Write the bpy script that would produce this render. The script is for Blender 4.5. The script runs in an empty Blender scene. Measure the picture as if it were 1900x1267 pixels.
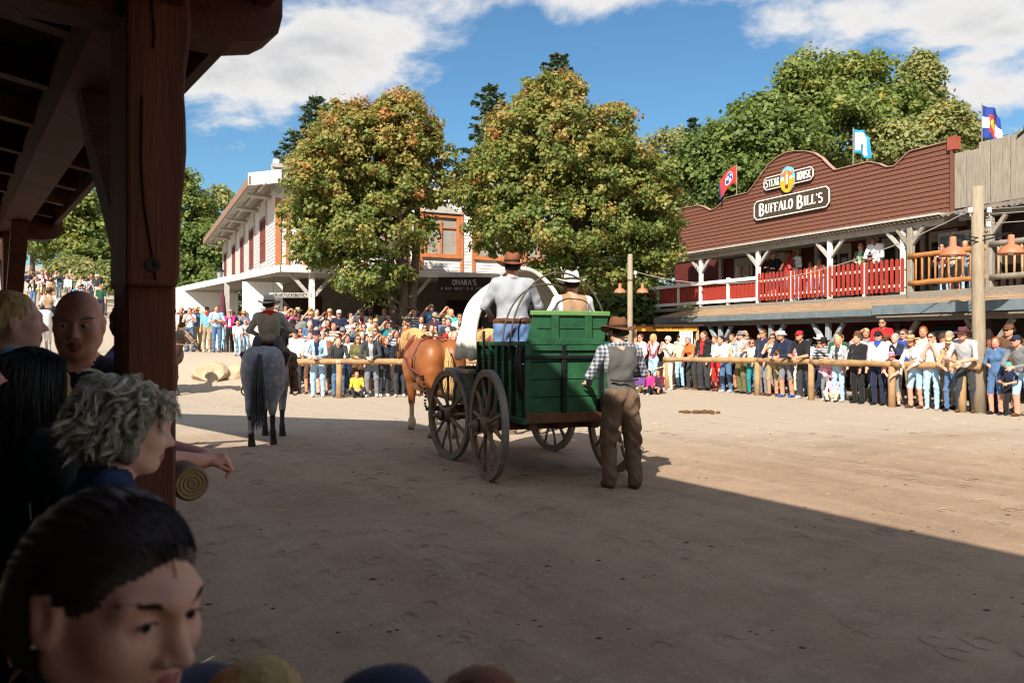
import bpy, bmesh, math, random
import numpy as np
from mathutils import Vector, Matrix, noise as mnoise

# ------------------------------------------------------------------ camera, sky, sun, exposure
scene = bpy.context.scene
coll = scene.collection
R = math.radians
CAM_H = 1.5
FPX = 1478.0                       # focal length in pixels of a 1900 px wide picture
cam_data = bpy.data.cameras.new("camera")
cam_data.sensor_width = 36.0
cam_data.lens = 36.0 * FPX / 1900.0
cam_data.clip_start = 0.05
cam_data.clip_end = 3000.0
cam = bpy.data.objects.new("camera", cam_data)
cam.location = (0, 0, CAM_H)
cam.rotation_euler = (R(90), 0, 0)
coll.objects.link(cam)
scene.camera = cam
cam_data.dof.use_dof = True
cam_data.dof.focus_distance = 10.5
cam_data.dof.aperture_fstop = 5.0

SUN_EL, SUN_DIR = 38.0, Vector((-0.35, -0.94, 0)).normalized()   # horizontal direction towards the sun
world = bpy.data.worlds.new("World")
scene.world = world
world.use_nodes = True


def build_sky():
    nt = world.node_tree
    N, L = nt.nodes, nt.links
    N.clear()
    out = N.new('ShaderNodeOutputWorld')
    bg = N.new('ShaderNodeBackground')
    bg.inputs[1].default_value = 0.061
    sky = N.new('ShaderNodeTexSky')
    sky.sky_type = 'NISHITA'
    sky.sun_disc = False
    sky.sun_elevation = R(SUN_EL)
    sky.sun_rotation = math.atan2(SUN_DIR.x, SUN_DIR.y)
    sky.air_density = 1.25
    sky.dust_density = 0.25
    sky.ozone_density = 2.2
    tc = N.new('ShaderNodeTexCoord')
    sep = N.new('ShaderNodeSeparateXYZ')
    L.new(tc.outputs['Generated'], sep.inputs[0])

    def m(op, a, b=None, c=None, clamp=False):
        n = N.new('ShaderNodeMath'); n.operation = op; n.use_clamp = clamp
        for i, v in enumerate((a, b, c)):
            if v is None: continue
            if isinstance(v, (int, float)): n.inputs[i].default_value = v
            else: L.new(v, n.inputs[i])
        return n.outputs[0]
    # clouds lie on a flat layer: direction / (z + c)
    zz = m('ADD', m('MAXIMUM', sep.outputs[2], 0.0), 0.22)
    px, py = m('DIVIDE', sep.outputs[0], zz), m('DIVIDE', sep.outputs[1], zz)
    comb = N.new('ShaderNodeCombineXYZ')
    L.new(px, comb.inputs[0]); L.new(py, comb.inputs[1])

    def noise(scale, detail, rough, off, src=None, dist=0.0):
        mp = N.new('ShaderNodeMapping'); mp.inputs['Location'].default_value = off
        L.new(src or comb.outputs[0], mp.inputs[0])
        n = N.new('ShaderNodeTexNoise')
        n.inputs['Scale'].default_value = scale; n.inputs['Detail'].default_value = detail
        n.inputs['Roughness'].default_value = rough; n.inputs['Distortion'].default_value = dist
        L.new(mp.outputs[0], n.inputs[0])
        return n.outputs[0]
    big = noise(0.55, 2.0, 0.5, CLOUD_OFF)
    fine = noise(3.6, 10.0, 0.6, (3.1, 7.7, 0.0), None, 0.25)
    dens = m('ADD', m('MULTIPLY', big, 0.8), m('ADD', m('MULTIPLY', fine, 0.85), CLOUD_COVER))
    # cloud banks at fixed directions; negative ones thin the added cover within the view
    for (bx, by, sx, sy, amp) in CLOUD_BANKS:
        dx = m('DIVIDE', m('SUBTRACT', px, bx), sx); dy = m('DIVIDE', m('SUBTRACT', py, by), sy)
        d2 = m('ADD', m('MULTIPLY', dx, dx), m('MULTIPLY', dy, dy))
        g = m('POWER', 2.718, m('MULTIPLY', d2, -1.0))
        dens = m('ADD', dens, m('MULTIPLY', g, amp))
    mask = N.new('ShaderNodeMapRange'); mask.interpolation_type = 'SMOOTHSTEP'
    mask.inputs['From Min'].default_value = 0.99; mask.inputs['From Max'].default_value = 1.17
    L.new(dens, mask.inputs[0])
    thick = N.new('ShaderNodeMapRange'); thick.interpolation_type = 'SMOOTHSTEP'
    thick.inputs['From Min'].default_value = 1.12; thick.inputs['From Max'].default_value = 1.6
    L.new(dens, thick.inputs[0])
    ramp = N.new('ShaderNodeMix'); ramp.data_type = 'RGBA'
    ramp.inputs[6].default_value = (8.7, 8.6, 8.5, 1); ramp.inputs[7].default_value = (4.3, 4.5, 4.9, 1)
    shade = m('MULTIPLY', thick.outputs[0], noise(1.7, 6.0, 0.6, (9.0, 1.0, 0.0)), None, True)
    L.new(m('MULTIPLY', shade, 2.0, None, True), ramp.inputs[0])
    # a photograph's deeper blue
    tint = N.new('ShaderNodeMix'); tint.data_type = 'RGBA'; tint.blend_type = 'MULTIPLY'
    tint.inputs[0].default_value = 1.0; tint.inputs[7].default_value = (0.68, 1.03, 1.24, 1)
    L.new(sky.outputs[0], tint.inputs[6])
    mix = N.new('ShaderNodeMix'); mix.data_type = 'RGBA'
    L.new(mask.outputs[0], mix.inputs[0]); L.new(tint.outputs[2], mix.inputs[6]); L.new(ramp.outputs[2], mix.inputs[7])
    L.new(mix.outputs[2], bg.inputs[0]); L.new(bg.outputs[0], out.inputs[0])


CLOUD_OFF, CLOUD_COVER = (0.0, 0.0, 0.0), 0.23  # cover raised so that clouds out of view whiten the ambient light
CLOUD_BANKS = [(-0.45, 1.76, 0.30, 0.27, 0.40), (0.17, 1.47, 0.26, 0.07, 0.16), (0.33, 1.66, 0.12, 0.04, 0.14),
               (0.86, 1.52, 0.26, 0.10, 0.20), (1.08, 1.70, 0.20, 0.08, 0.22), (0.25, 1.95, 0.75, 0.42, -0.30), (0.45, 2.6, 0.8, 0.5, -0.22), (-0.80, 2.35, 0.40, 0.28, -0.26), (0.02, 1.62, 0.10, 0.2, -0.12)]
build_sky()
sun_data = bpy.data.lights.new("sun", 'SUN')
sun_data.energy = 5.0
sun_data.angle = R(0.55)
sun_data.color = (1.0, 0.93, 0.82)
sun = bpy.data.objects.new("sun", sun_data)
_d = Vector((SUN_DIR.x * math.cos(R(SUN_EL)), SUN_DIR.y * math.cos(R(SUN_EL)), math.sin(R(SUN_EL))))
sun.rotation_euler = _d.to_track_quat('Z', 'Y').to_euler()
coll.objects.link(sun)
scene.view_settings.view_transform = 'Standard'
scene.view_settings.look = 'None'
scene.view_settings.gamma = 1.0
scene.view_settings.exposure = 0.72
scene.render.engine = 'CYCLES'
scene.cycles.use_denoising = True
scene.cycles.max_bounces = 6
scene.cycles.diffuse_bounces = 3
scene.cycles.transparent_max_bounces = 6
scene.cycles.use_adaptive_sampling = True
scene.cycles.filter_width = 1.15

# ------------------------------------------------------------------ helpers
CX, CY = 950.0, 633.5


def at(px, py, Y):
    return Vector(((px - CX) / FPX * Y, Y, CAM_H - (py - CY) / FPX * Y))


def sl(r, g, b):
    f = lambda c: ((c / 255.0 + 0.055) / 1.055) ** 2.4 if c > 10 else c / 255.0 / 12.92
    return (f(r), f(g), f(b))


def smooth(a, b, x):
    t = max(0.0, min(1.0, (x - a) / (b - a)))
    return t * t * (3 - 2 * t)


def link(o, parent=None):
    coll.objects.link(o)
    if parent is not None:
        o.parent = parent
    return o


def tag(o, label=None, cat=None, group=None, kind=None):
    if label: o['label'] = label
    if cat: o['category'] = cat
    if group: o['group'] = group
    if kind: o['kind'] = kind
    return o


def empty(name, loc=(0, 0, 0), rz=0.0, label=None, cat=None, group=None):
    o = bpy.data.objects.new(name, None)
    o.empty_display_size = 0.1
    o.location = loc
    o.rotation_euler = (0, 0, rz)
    link(o)
    return tag(o, label, cat, group)


MATS = {}


def mat(name, col, rough=0.7, var=0.25, scale=6.0, bump=0.0, bscale=40.0, col2=None, stretch=(1, 1, 1), spec=0.3, metal=0.0, sheen=0.0, sss=0.0):
    """principled material with a two-tone noise in object space and fine relief"""
    if name in MATS: return MATS[name]
    m = bpy.data.materials.new(name)
    m.use_nodes = True
    nt = m.node_tree; N, L = nt.nodes, nt.links
    b = N['Principled BSDF']
    b.inputs['Roughness'].default_value = rough
    b.inputs['Specular IOR Level'].default_value = spec
    b.inputs['Metallic'].default_value = metal
    if sheen: b.inputs['Sheen Weight'].default_value = sheen
    if sss:
        b.inputs['Subsurface Weight'].default_value = sss
        b.inputs['Subsurface Radius'].default_value = (0.012, 0.005, 0.003)
        b.inputs['Subsurface Scale'].default_value = 1.0
    tc = N.new('ShaderNodeTexCoord')
    mp = N.new('ShaderNodeMapping'); mp.inputs['Scale'].default_value = stretch
    oi = N.new('ShaderNodeObjectInfo')
    av = N.new('ShaderNodeVectorMath'); av.operation = 'ADD'
    sc_ = N.new('ShaderNodeVectorMath'); sc_.operation = 'SCALE'; sc_.inputs[3].default_value = 37.0
    cmb = N.new('ShaderNodeCombineXYZ')
    L.new(oi.outputs['Random'], cmb.inputs[0]); L.new(oi.outputs['Random'], cmb.inputs[1])
    L.new(cmb.outputs[0], sc_.inputs[0])
    L.new(tc.outputs['Object'], av.inputs[0]); L.new(sc_.outputs[0], av.inputs[1])
    L.new(av.outputs[0], mp.inputs[0])
    no = N.new('ShaderNodeTexNoise'); no.inputs['Scale'].default_value = scale; no.inputs['Detail'].default_value = 6; no.inputs['Roughness'].default_value = 0.6
    L.new(mp.outputs[0], no.inputs[0])
    mx = N.new('ShaderNodeMix'); mx.data_type = 'RGBA'
    c2 = col2 or tuple(c * (1 - var) for c in col)
    c1 = col if col2 else tuple(min(1.0, c * (1 + var)) for c in col)
    mx.inputs[6].default_value = (*c1, 1); mx.inputs[7].default_value = (*c2, 1)
    cr = N.new('ShaderNodeMapRange'); cr.inputs['From Min'].default_value = 0.3; cr.inputs['From Max'].default_value = 0.7
    L.new(no.outputs[0], cr.inputs[0]); L.new(cr.outputs[0], mx.inputs[0])
    L.new(mx.outputs[2], b.inputs['Base Color'])
    if bump:
        nb = N.new('ShaderNodeTexNoise'); nb.inputs['Scale'].default_value = bscale; nb.inputs['Detail'].default_value = 4
        L.new(mp.outputs[0], nb.inputs[0])
        bp = N.new('ShaderNodeBump'); bp.inputs['Strength'].default_value = min(1.0, bump); bp.inputs['Distance'].default_value = 0.01
        L.new(nb.outputs[0], bp.inputs['Height']); L.new(bp.outputs[0], b.inputs['Normal'])
    MATS[name] = m
    return m


class MB:
    """collects boxes, prisms and tubes, and links them as one mesh object"""
    def __init__(s):
        s.v, s.f, s.m = [], [], []

    def add(s, vs, fs, mi=0):
        o = len(s.v)
        s.v.extend([tuple(p) for p in vs])
        s.f.extend([tuple(i + o for i in f) for f in fs])
        s.m.extend([mi] * len(fs))
        return s

    def box(s, c, size, rot=None, mi=0, bev=0.0):
        hx, hy, hz = size[0] / 2, size[1] / 2, size[2] / 2
        if bev <= 0:
            vs = [Vector((x, y, z)) for x in (-hx, hx) for y in (-hy, hy) for z in (-hz, hz)]
            fs = [(0, 1, 3, 2), (4, 6, 7, 5), (0, 4, 5, 1), (2, 3, 7, 6), (0, 2, 6, 4), (1, 5, 7, 3)]
        else:
            b = min(bev, hx * .45, hy * .45, hz * .45)
            vs, idx = [], {}
            for sx in (-1, 1):
                for sy in (-1, 1):
                    for sz in (-1, 1):
                        for ax in range(3):
                            p = [sx * hx, sy * hy, sz * hz]
                            for k in range(3):
                                if k != ax: p[k] -= (sx, sy, sz)[k] * b
                            idx[(sx, sy, sz, ax)] = len(vs); vs.append(Vector(p))
            fs = []
            sg = (-1, 1)
            for ax in range(3):
                o1, o2 = [k for k in range(3) if k != ax]
                for d in sg:
                    q = []
                    for a, c_ in ((-1, -1), (1, -1), (1, 1), (-1, 1)):
                        k = [0, 0, 0]; k[ax] = d; k[o1] = a; k[o2] = c_
                        q.append(idx[(*k, ax)])
                    fs.append(tuple(q))
            for ax in range(3):
                o1, o2 = [k for k in range(3) if k != ax]
                for a in sg:
                    for c_ in sg:
                        q = []
                        for d, fx in ((-1, o1), (1, o1), (1, o2), (-1, o2)):
                            k = [0, 0, 0]; k[ax] = d; k[o1] = a; k[o2] = c_
                            q.append(idx[(*k, fx)])
                        fs.append(tuple(q))
            for sx in sg:
                for sy in sg:
                    for sz in sg:
                        fs.append(tuple(idx[(sx, sy, sz, ax)] for ax in range(3)))
        M = rot if rot is not None else None
        c = Vector(c)
        vs = [(M @ p if M is not None else p) + c for p in vs]
        return s.add(vs, fs, mi)

    def bar(s, a, b, w, h, mi=0, up=Vector((0, 0, 1)), bev=0.0):
        """a squared bar from a to b: w across, h along up"""
        a, b = Vector(a), Vector(b)
        d = b - a
        y = d.normalized()
        x = y.cross(up)
        if x.length < 1e-4: x = Vector((1, 0, 0))
        x.normalize()
        z = x.cross(y)
        M = Matrix((x, y, z)).transposed()
        return s.box((a + b) / 2, (w, d.length, h), M, mi, bev)

    def prism(s, poly, o, ux, uy, un, th, mi=0):
        """polygon (2-D points) in the plane o + ux*x + uy*y, thickness th along un, centred"""
        o, ux, uy, un = Vector(o), Vector(ux), Vector(uy), Vector(un)
        n = len(poly)
        vs = [o + ux * p[0] + uy * p[1] + un * (th / 2) for p in poly] + [o + ux * p[0] + uy * p[1] - un * (th / 2) for p in poly]
        fs = [tuple(range(n)), tuple(range(2 * n - 1, n - 1, -1))]
        fs += [(i, i + n, (i + 1) % n + n, (i + 1) % n) for i in range(n)]
        return s.add(vs, fs, mi)

    def tube(s, path, rad, n=8, mi=0, caps=True, squash=1.0):
        path = [Vector(p) for p in path]
        if isinstance(rad, (int, float)): rad = [rad] * len(path)
        vs, fs = [], []
        ref = None
        for i, p in enumerate(path):
            t = (path[min(i + 1, len(path) - 1)] - path[max(i - 1, 0)])
            t = t.normalized() if t.length > 1e-9 else Vector((0, 0, 1))
            if ref is None:
                ref = t.orthogonal().normalized()
            ref = (ref - t * ref.dot(t))
            ref = ref.normalized() if ref.length > 1e-6 else t.orthogonal().normalized()
            bi = t.cross(ref)
            for k in range(n):
                a = 2 * math.pi * k / n
                vs.append(p + (ref * math.cos(a) + bi * math.sin(a) * squash) * rad[i])
        for i in range(len(path) - 1):
            for k in range(n):
                k2 = (k + 1) % n
                fs.append((i * n + k, i * n + k2, (i + 1) * n + k2, (i + 1) * n + k))
        if caps:
            fs.append(tuple(range(n - 1, -1, -1)))
            fs.append(tuple((len(path) - 1) * n + k for k in range(n)))
        return s.add(vs, fs, mi)

    def lathe(s, prof, o=(0, 0, 0), n=20, mi=0, M=None, sx=1.0, sy=1.0):
        """profile [(r, z)] turned round z"""
        o = Vector(o)
        vs, fs = [], []
        for r, z in prof:
            for k in range(n):
                a = 2 * math.pi * k / n
                p = Vector((r * math.cos(a) * sx, r * math.sin(a) * sy, z))
                vs.append((M @ p if M is not None else p) + o)
        for i in range(len(prof) - 1):
            for k in range(n):
                k2 = (k + 1) % n
                fs.append((i * n + k, i * n + k2, (i + 1) * n + k2, (i + 1) * n + k))
        return s.add(vs, fs, mi)

    def mesh(s, name):
        me = bpy.data.meshes.new(name)
        me.from_pydata(s.v, [], s.f)
        me.polygons.foreach_set('material_index', s.m)
        bm = bmesh.new(); bm.from_mesh(me); bmesh.ops.recalc_face_normals(bm, faces=bm.faces); bm.to_mesh(me); bm.free()
        return me

    def build(s, name, mats, parent=None, smooth_=False, loc=None, rot=None):
        me = s.mesh(name)
        if not isinstance(mats, (list, tuple)): mats = [mats]
        for m_ in mats: me.materials.append(m_)
        if smooth_: me.polygons.foreach_set('use_smooth', [True] * len(me.polygons))
        me.update()
        o = bpy.data.objects.new(name, me)
        if loc is not None: o.location = loc
        if rot is not None: o.rotation_euler = rot
        return link(o, parent)


def shared(name, me, parent=None, loc=(0, 0, 0), rot=(0, 0, 0), scale=(1, 1, 1)):
    o = bpy.data.objects.new(name, me)
    o.location, o.rotation_euler, o.scale = loc, rot, scale
    return link(o, parent)


# ------------------------------------------------------------------ signed-distance modelling: bodies grow as one surface
class SDF:
    def __init__(s):
        s.p = []

    def cap(s, a, b, ra, rb, m=0, k=0.03, sc=None, sub=False):
        s.p.append(('c', np.array(a, float), np.array(b, float), ra, rb, m, k, sc, sub)); return s

    def ell(s, c, r, m=0, k=0.03, rot=None, sub=False):
        s.p.append(('e', np.array(c, float), np.array(r, float), None, rot, m, k, None, sub)); return s

    def chain(s, pts, rads, m=0, k=0.03, sc=None):
        for i in range(len(pts) - 1):
            s.cap(pts[i], pts[i + 1], rads[i], rads[i + 1], m if not isinstance(m, (list, tuple)) else m[i], k, sc)
        return s

    @staticmethod
    def dist(p, q):
        if p[0] == 'c':
            a, b, ra, rb, sc = p[1], p[2], p[3], p[4], p[7]
            if sc is not None:
                sc = np.array(sc, float)
                mid = (a + b) / 2
                q = (q - mid) / sc + mid
            ab = b - a
            L2 = max(ab @ ab, 1e-12)
            t = np.clip(((q - a) @ ab) / L2, 0, 1)
            d = np.linalg.norm(q - a - t[..., None] * ab, axis=-1) - (ra + (rb - ra) * t)
            return d * (min(sc) if sc is not None else 1.0)
        c, r, rot = p[1], p[2], p[4]
        q = q - c
        if rot is not None: q = q @ np.array(rot)      # rows are world; columns of rot are the local axes
        k0 = np.linalg.norm(q / r, axis=-1)
        k1 = np.linalg.norm(q / (r * r), axis=-1)
        return np.where(k1 > 1e-9, k0 * (k0 - 1) / np.maximum(k1, 1e-9), -min(r))

    def bounds(s, p):
        if p[0] == 'c':
            r = max(p[3], p[4])
            if p[7] is not None:
                sc = np.array(p[7], float); mid = (p[1] + p[2]) / 2
                lo = np.minimum(p[1], p[2]) - r; hi = np.maximum(p[1], p[2]) + r
                return mid + (lo - mid) * np.maximum(sc, 1), mid + (hi - mid) * np.maximum(sc, 1)
            return np.minimum(p[1], p[2]) - r, np.maximum(p[1], p[2]) + r
        r = p[2] if p[4] is None else np.full(3, max(p[2]))
        return p[1] - r, p[1] + r

    def mesh(s, name, h, disp=None, recol=None):
        adds = [p for p in s.p if not p[8]]
        lo = np.min([s.bounds(p)[0] for p in adds], axis=0) - 3 * h
        hi = np.max([s.bounds(p)[1] for p in adds], axis=0) + 3 * h
        n = np.ceil((hi - lo) / h).astype(int) + 1
        f = np.full(n, 1.0, np.float32)
        ax = [lo[i] + h * np.arange(n[i]) for i in range(3)]
        for p in s.p:
            b0, b1 = s.bounds(p)
            mg = p[6] * 1.5 + 4 * h
            i0 = np.maximum(((b0 - mg - lo) / h).astype(int), 0)
            i1 = np.minimum(((b1 + mg - lo) / h).astype(int) + 2, n)
            sl_ = tuple(slice(i0[i], i1[i]) for i in range(3))
            g = np.stack(np.meshgrid(*[ax[i][sl_[i]] for i in range(3)], indexing='ij'), -1)
            d = s.dist(p, g).astype(np.float32)
            k = max(p[6], 1e-4)
            cur = f[sl_]
            if p[8]:
                d = -d
                hh = np.maximum(k - np.abs(cur - d), 0) / k
                f[sl_] = np.maximum(cur, d) + hh * hh * k * 0.25
            else:
                hh = np.maximum(k - np.abs(cur - d), 0) / k
                f[sl_] = np.minimum(cur, d) - hh * hh * k * 0.25
        # surface nets
        neg = f < 0
        cn = n - 1
        acc = np.zeros((*cn, 3), np.float32); cnt = np.zeros(cn, np.float32)
        def cs(o): return tuple(slice(o[i], o[i] + cn[i]) for i in range(3))
        for axis in range(3):
            oth = [k for k in range(3) if k != axis]
            for u in (0, 1):
                for w in (0, 1):
                    o0 = [0, 0, 0]; o0[oth[0]] = u; o0[oth[1]] = w
                    o1 = list(o0); o1[axis] = 1
                    fa, fb = f[cs(o0)], f[cs(o1)]
                    x = (fa < 0) != (fb < 0)
                    t = np.where(x, fa / np.where(x, fa - fb, 1), 0)
                    for k in range(3):
                        acc[..., k] += np.where(x, (t if k == axis else o0[k]), 0)
                    cnt += x
        act = cnt > 0
        ids = np.full(cn, -1, np.int64)
        ids[act] = np.arange(act.sum())
        ijk = np.argwhere(act)
        V = lo + h * (ijk + acc[act] / cnt[act][:, None])
        faces = []
        for axis in range(3):
            a, b = [k for k in range(3) if k != axis]
            if axis == 1: a, b = b, a
            o1 = [slice(None)] * 3; o1[axis] = slice(1, None)
            o0 = [slice(None)] * 3; o0[axis] = slice(0, -1)
            e = neg[tuple(o0)] != neg[tuple(o1)]
            pos = np.argwhere(e)
            pos = pos[(pos[:, a] > 0) & (pos[:, b] > 0) & (pos[:, a] < cn[a]) & (pos[:, b] < cn[b])]
            if not len(pos): continue
            st = neg[tuple(pos.T)]
            def cid(da, db):
                q = pos.copy(); q[:, a] -= da; q[:, b] -= db
                return ids[tuple(q.T)]
            q = np.stack([cid(1, 1), cid(0, 1), cid(0, 0), cid(1, 0)], 1)
            q[~st] = q[~st][:, ::-1]
            faces.append(q)
        Fq = np.concatenate(faces)
        Fq = Fq[(Fq >= 0).all(1)]
        # relax a little, so that the voxel grid does not show
        nv = len(V)
        for _ in range(2):
            s_ = np.zeros_like(V); c_ = np.zeros(nv)
            for k in range(4):
                np.add.at(s_, Fq[:, k], V[Fq[:, (k + 1) % 4]] + V[Fq[:, (k + 3) % 4]])
                np.add.at(c_, Fq[:, k], 2)
            V = V * 0.5 + 0.5 * s_ / np.maximum(c_, 1)[:, None]
        best = np.full(nv, 9.0); mi = np.zeros(nv, int)
        for p in adds:
            d = s.dist(p, V)
            up = d < best
            best[up] = d[up]; mi[up] = p[5]
        fc = V[Fq].mean(1)
        fm = mi[Fq[:, 0]]
        # majority of two opposite corners
        fm = np.where(mi[Fq[:, 1]] == mi[Fq[:, 2]], mi[Fq[:, 1]], fm)
        if recol is not None: fm = recol(fc, fm)
        if disp is not None: V = disp(V, mi)
        me = bpy.data.meshes.new(name)
        me.from_pydata([], [], [])
        me.vertices.add(nv); me.vertices.foreach_set('co', V.astype(np.float32).ravel())
        nf = len(Fq)
        me.loops.add(nf * 4); me.loops.foreach_set('vertex_index', Fq.astype(np.int32).ravel())
        me.polygons.add(nf)
        me.polygons.foreach_set('loop_start', (np.arange(nf) * 4).astype(np.int32))
        me.polygons.foreach_set('material_index', fm.astype(np.int32))
        me.polygons.foreach_set('use_smooth', np.ones(nf, bool))
        me.update(calc_edges=True)
        me.validate()
        return me


def folds(amp, mats_, seed=0.0, freq=19.0):
    """small cloth folds, by a sum of warped sines"""
    ms = set(mats_)
    def fn(V, mi):
        w = np.isin(mi, list(ms)).astype(float)
        x, y, z = V[:, 0] + seed, V[:, 1] + seed * .7, V[:, 2]
        a = np.sin(freq * (z * 1.9 + 1.1 * x) + 2.2 * np.sin(freq * .6 * (x * 1.3 + y)) + seed)
        b = np.sin(freq * 1.7 * (z * .8 - 1.5 * x + .6 * y) + 1.7 * np.sin(freq * .8 * z))
        e = np.sin(freq * 2.6 * (z + .5 * x * np.sign(y)) + 2.5 * np.sin(freq * x))
        k = .35 + .65 * (.5 + .5 * np.sin(5.3 * z + 3 * x + seed)) + .6 * np.exp(-((z - .5) / .09) ** 2) + .7 * np.exp(-((z - .13) / .07) ** 2) + .5 * np.exp(-((z - 1.0) / .07) ** 2)
        d = amp * (a * 0.55 + b * 0.45 + e * .35) * k * w
        c = V.copy()
        c[:, 0] += d * .8; c[:, 1] += d * np.where(V[:, 1] > 0, 1, -1)
        return c
    return fn
# ------------------------------------------------------------------ people: one continuous body mesh each, hair and hats as children
# material slots: 0 skin, 1 top, 2 thigh and hip, 3 shoe, 4 dark of eyes, 5 forearm, 6 calf, 7 lips, 8 waistcoat back
def hand(S, wrist, d, up, side, k=0.006, curl=0.5, size=1.0, m=0):
    """palm, four unequal fingers with a bend and a thumb at the side of the palm; d forward, up = back of the hand"""
    w, d, up = Vector(wrist), Vector(d).normalized(), Vector(up)
    up = (up - d * up.dot(d)).normalized()
    x = d.cross(up) * side
    P = lambda a, b, c: tuple(w + (d * a + x * b + up * c) * size)
    for b in (-.026, -.009, .009, .026):
        S.cap(P(.012, b * .7, 0), P(.085, b, 0), .015 * size, .0125 * size, m, .012)
    c = math.cos(curl), math.sin(curl)
    c2 = math.cos(curl * 2.2), math.sin(curl * 2.2)
    for b, l in ((-.028, .062), (-.0095, .078), (.0095, .084), (.028, .074)):
        p0 = (.085, b, 0)
        p1 = (.085 + l * .5 * c[0], b * 1.06, -l * .5 * c[1])
        p2 = (p1[0] + l * .5 * c2[0], b * 1.1, p1[2] - l * .5 * c2[1])
        S.cap(P(*p0), P(*p1), .0098 * size, .0088 * size, m, k)
        S.cap(P(*p1), P(*p2), .0088 * size, .0072 * size, m, k)
    S.cap(P(.028, .03, -.004), P(.062, .054, -.016), .0135 * size, .0105 * size, m, .012)
    S.cap(P(.062, .054, -.016), P(.092, .056, -.026), .0105 * size, .008 * size, m, k)


def mitt(S, wrist, d, side):
    w, d = Vector(wrist), Vector(d).normalized()
    x = d.cross(Vector((0, 0, 1)))
    x = x.normalized() * side if x.length > .1 else Vector((side, 0, 0))
    S.cap(tuple(w), tuple(w + d * .07), .033, .036, 0, .02)
    for j in (-.5, .5):
        S.cap(tuple(w + d * .07 + x * .03 * j), tuple(w + d * .15 + x * .035 * j + Vector((0, 0, -.03))), .02, .013, 0, .012)
    S.cap(tuple(w + d * .03), tuple(w + d * .07 + x * -.055), .016, .012, 0, .01)


def head(S, M, fine=False, ears=True, female=False, eye=.0042):
    """M places the head frame (x right, y face, z up; origin at mid head, 0.23 tall)"""
    T = lambda *p: tuple(M @ Vector(p))
    rot = np.array(M.to_3x3().normalized())
    s = M.median_scale
    E = lambda c, r, m=0, k=.03, sub=False: S.ell(T(*c), [v * s for v in r], m, k * s, rot, sub)
    C = lambda a, b, ra, rb, m=0, k=.02, sub=False: S.cap(T(*a), T(*b), ra * s, rb * s, m, k * s, None, sub)
    E((0, -.014, .028), (.075, .095, .088))
    jw = .050 if female else .056
    E((0, .022, -.040), (jw + .006, .068, .072), 0, .03)
    E((0, .046, -.078), (jw * .62, .036, .032), 0, .03)
    C((0, .066, -.098), (0, .06, -.092), .018, .02, 0, .025)
    for x in (-1, 1):
        E((x * .040, .052, -.026), (.026, .03, .028), 0, .03)
        C((x * .055, -.005, -.055), (x * .034, .048, -.090), .018, .016, 0, .035)
        if ears:
            E((x * .077, -.012, -.008), (.009, .02, .032), 0, .006)
            if fine:
                C((x * .080, -.026, .012), (x * .080, -.006, .020), .007, .006, 0, .006)
                C((x * .080, -.028, .010), (x * .079, -.014, -.03), .006, .006, 0, .006)
                E((x * .088, -.008, -.002), (.008, .010, .016), 0, .006, True)
    C((0, .079, .020), (0, .090, -.006), .012, .010, 0, .02)
    C((0, .090, -.006), (0, .111, -.032), .0095, .0115, 0, .012)
    for x in (-1, 1):
        E((x * .013, .098, -.036), (.009, .011, .008), 0, .008)
        C((x * .014, .081, .022), (x * .046, .066, .022), .013, .011, 0, .022)
    if fine:
        for x in (-1, 1):
            E((x * .032, .094, .004), (.021, .021, .013), 0, .016, True)
            E((x * .031, .071, .002), (.0165, .0155, .0150), 0, .004)          # lids round the eyeball
            E((x * .031, .0895, .0000), (.0128, .009, eye), 0, .003, True)    # the opening between them
            E((x * .007, .104, -.044), (.004, .006, .004), 0, .004, True)
        C((-.021, .078, -.064), (0, .0905, -.0605), .0042, .0062, 7, .008)
        C((.021, .078, -.064), (0, .0905, -.0605), .0042, .0062, 7, .008)
        C((-.018, .078, -.067), (0, .0885, -.0725), .0045, .0080, 7, .006)
        C((.018, .078, -.067), (0, .0885, -.0725), .0045, .0080, 7, .006)
    else:
        C((-.018, .082, -.066), (.018, .082, -.066), .006, .006, 7, .01)


class Pose:
    """joint layout of a person of height 1.75, facing +y"""
    def __init__(s, **k):
        s.lean = 0.0; s.yaw = 0.0; s.pitch = 0.0; s.roll = 0.0; s.girth = 1.0; s.female = False; s.belly = 0.0
        s.L = [(-.20, .03, 1.13), (-.20, .14, .92)]      # elbow, wrist as displacements in the upright frame
        s.R = [(.20, .03, 1.13), (.20, .14, .92)]
        s.feet = [(-.10, 0.0), (.10, 0.0)]
        s.sit = None
        s.legs = None
        s.eye = .0042
        s.curl = .55
        s.baggy = 0.0
        s.handdir = None
        s.fine = False
        s.hand_up = None
        for a, b in k.items(): setattr(s, a, b)


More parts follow.
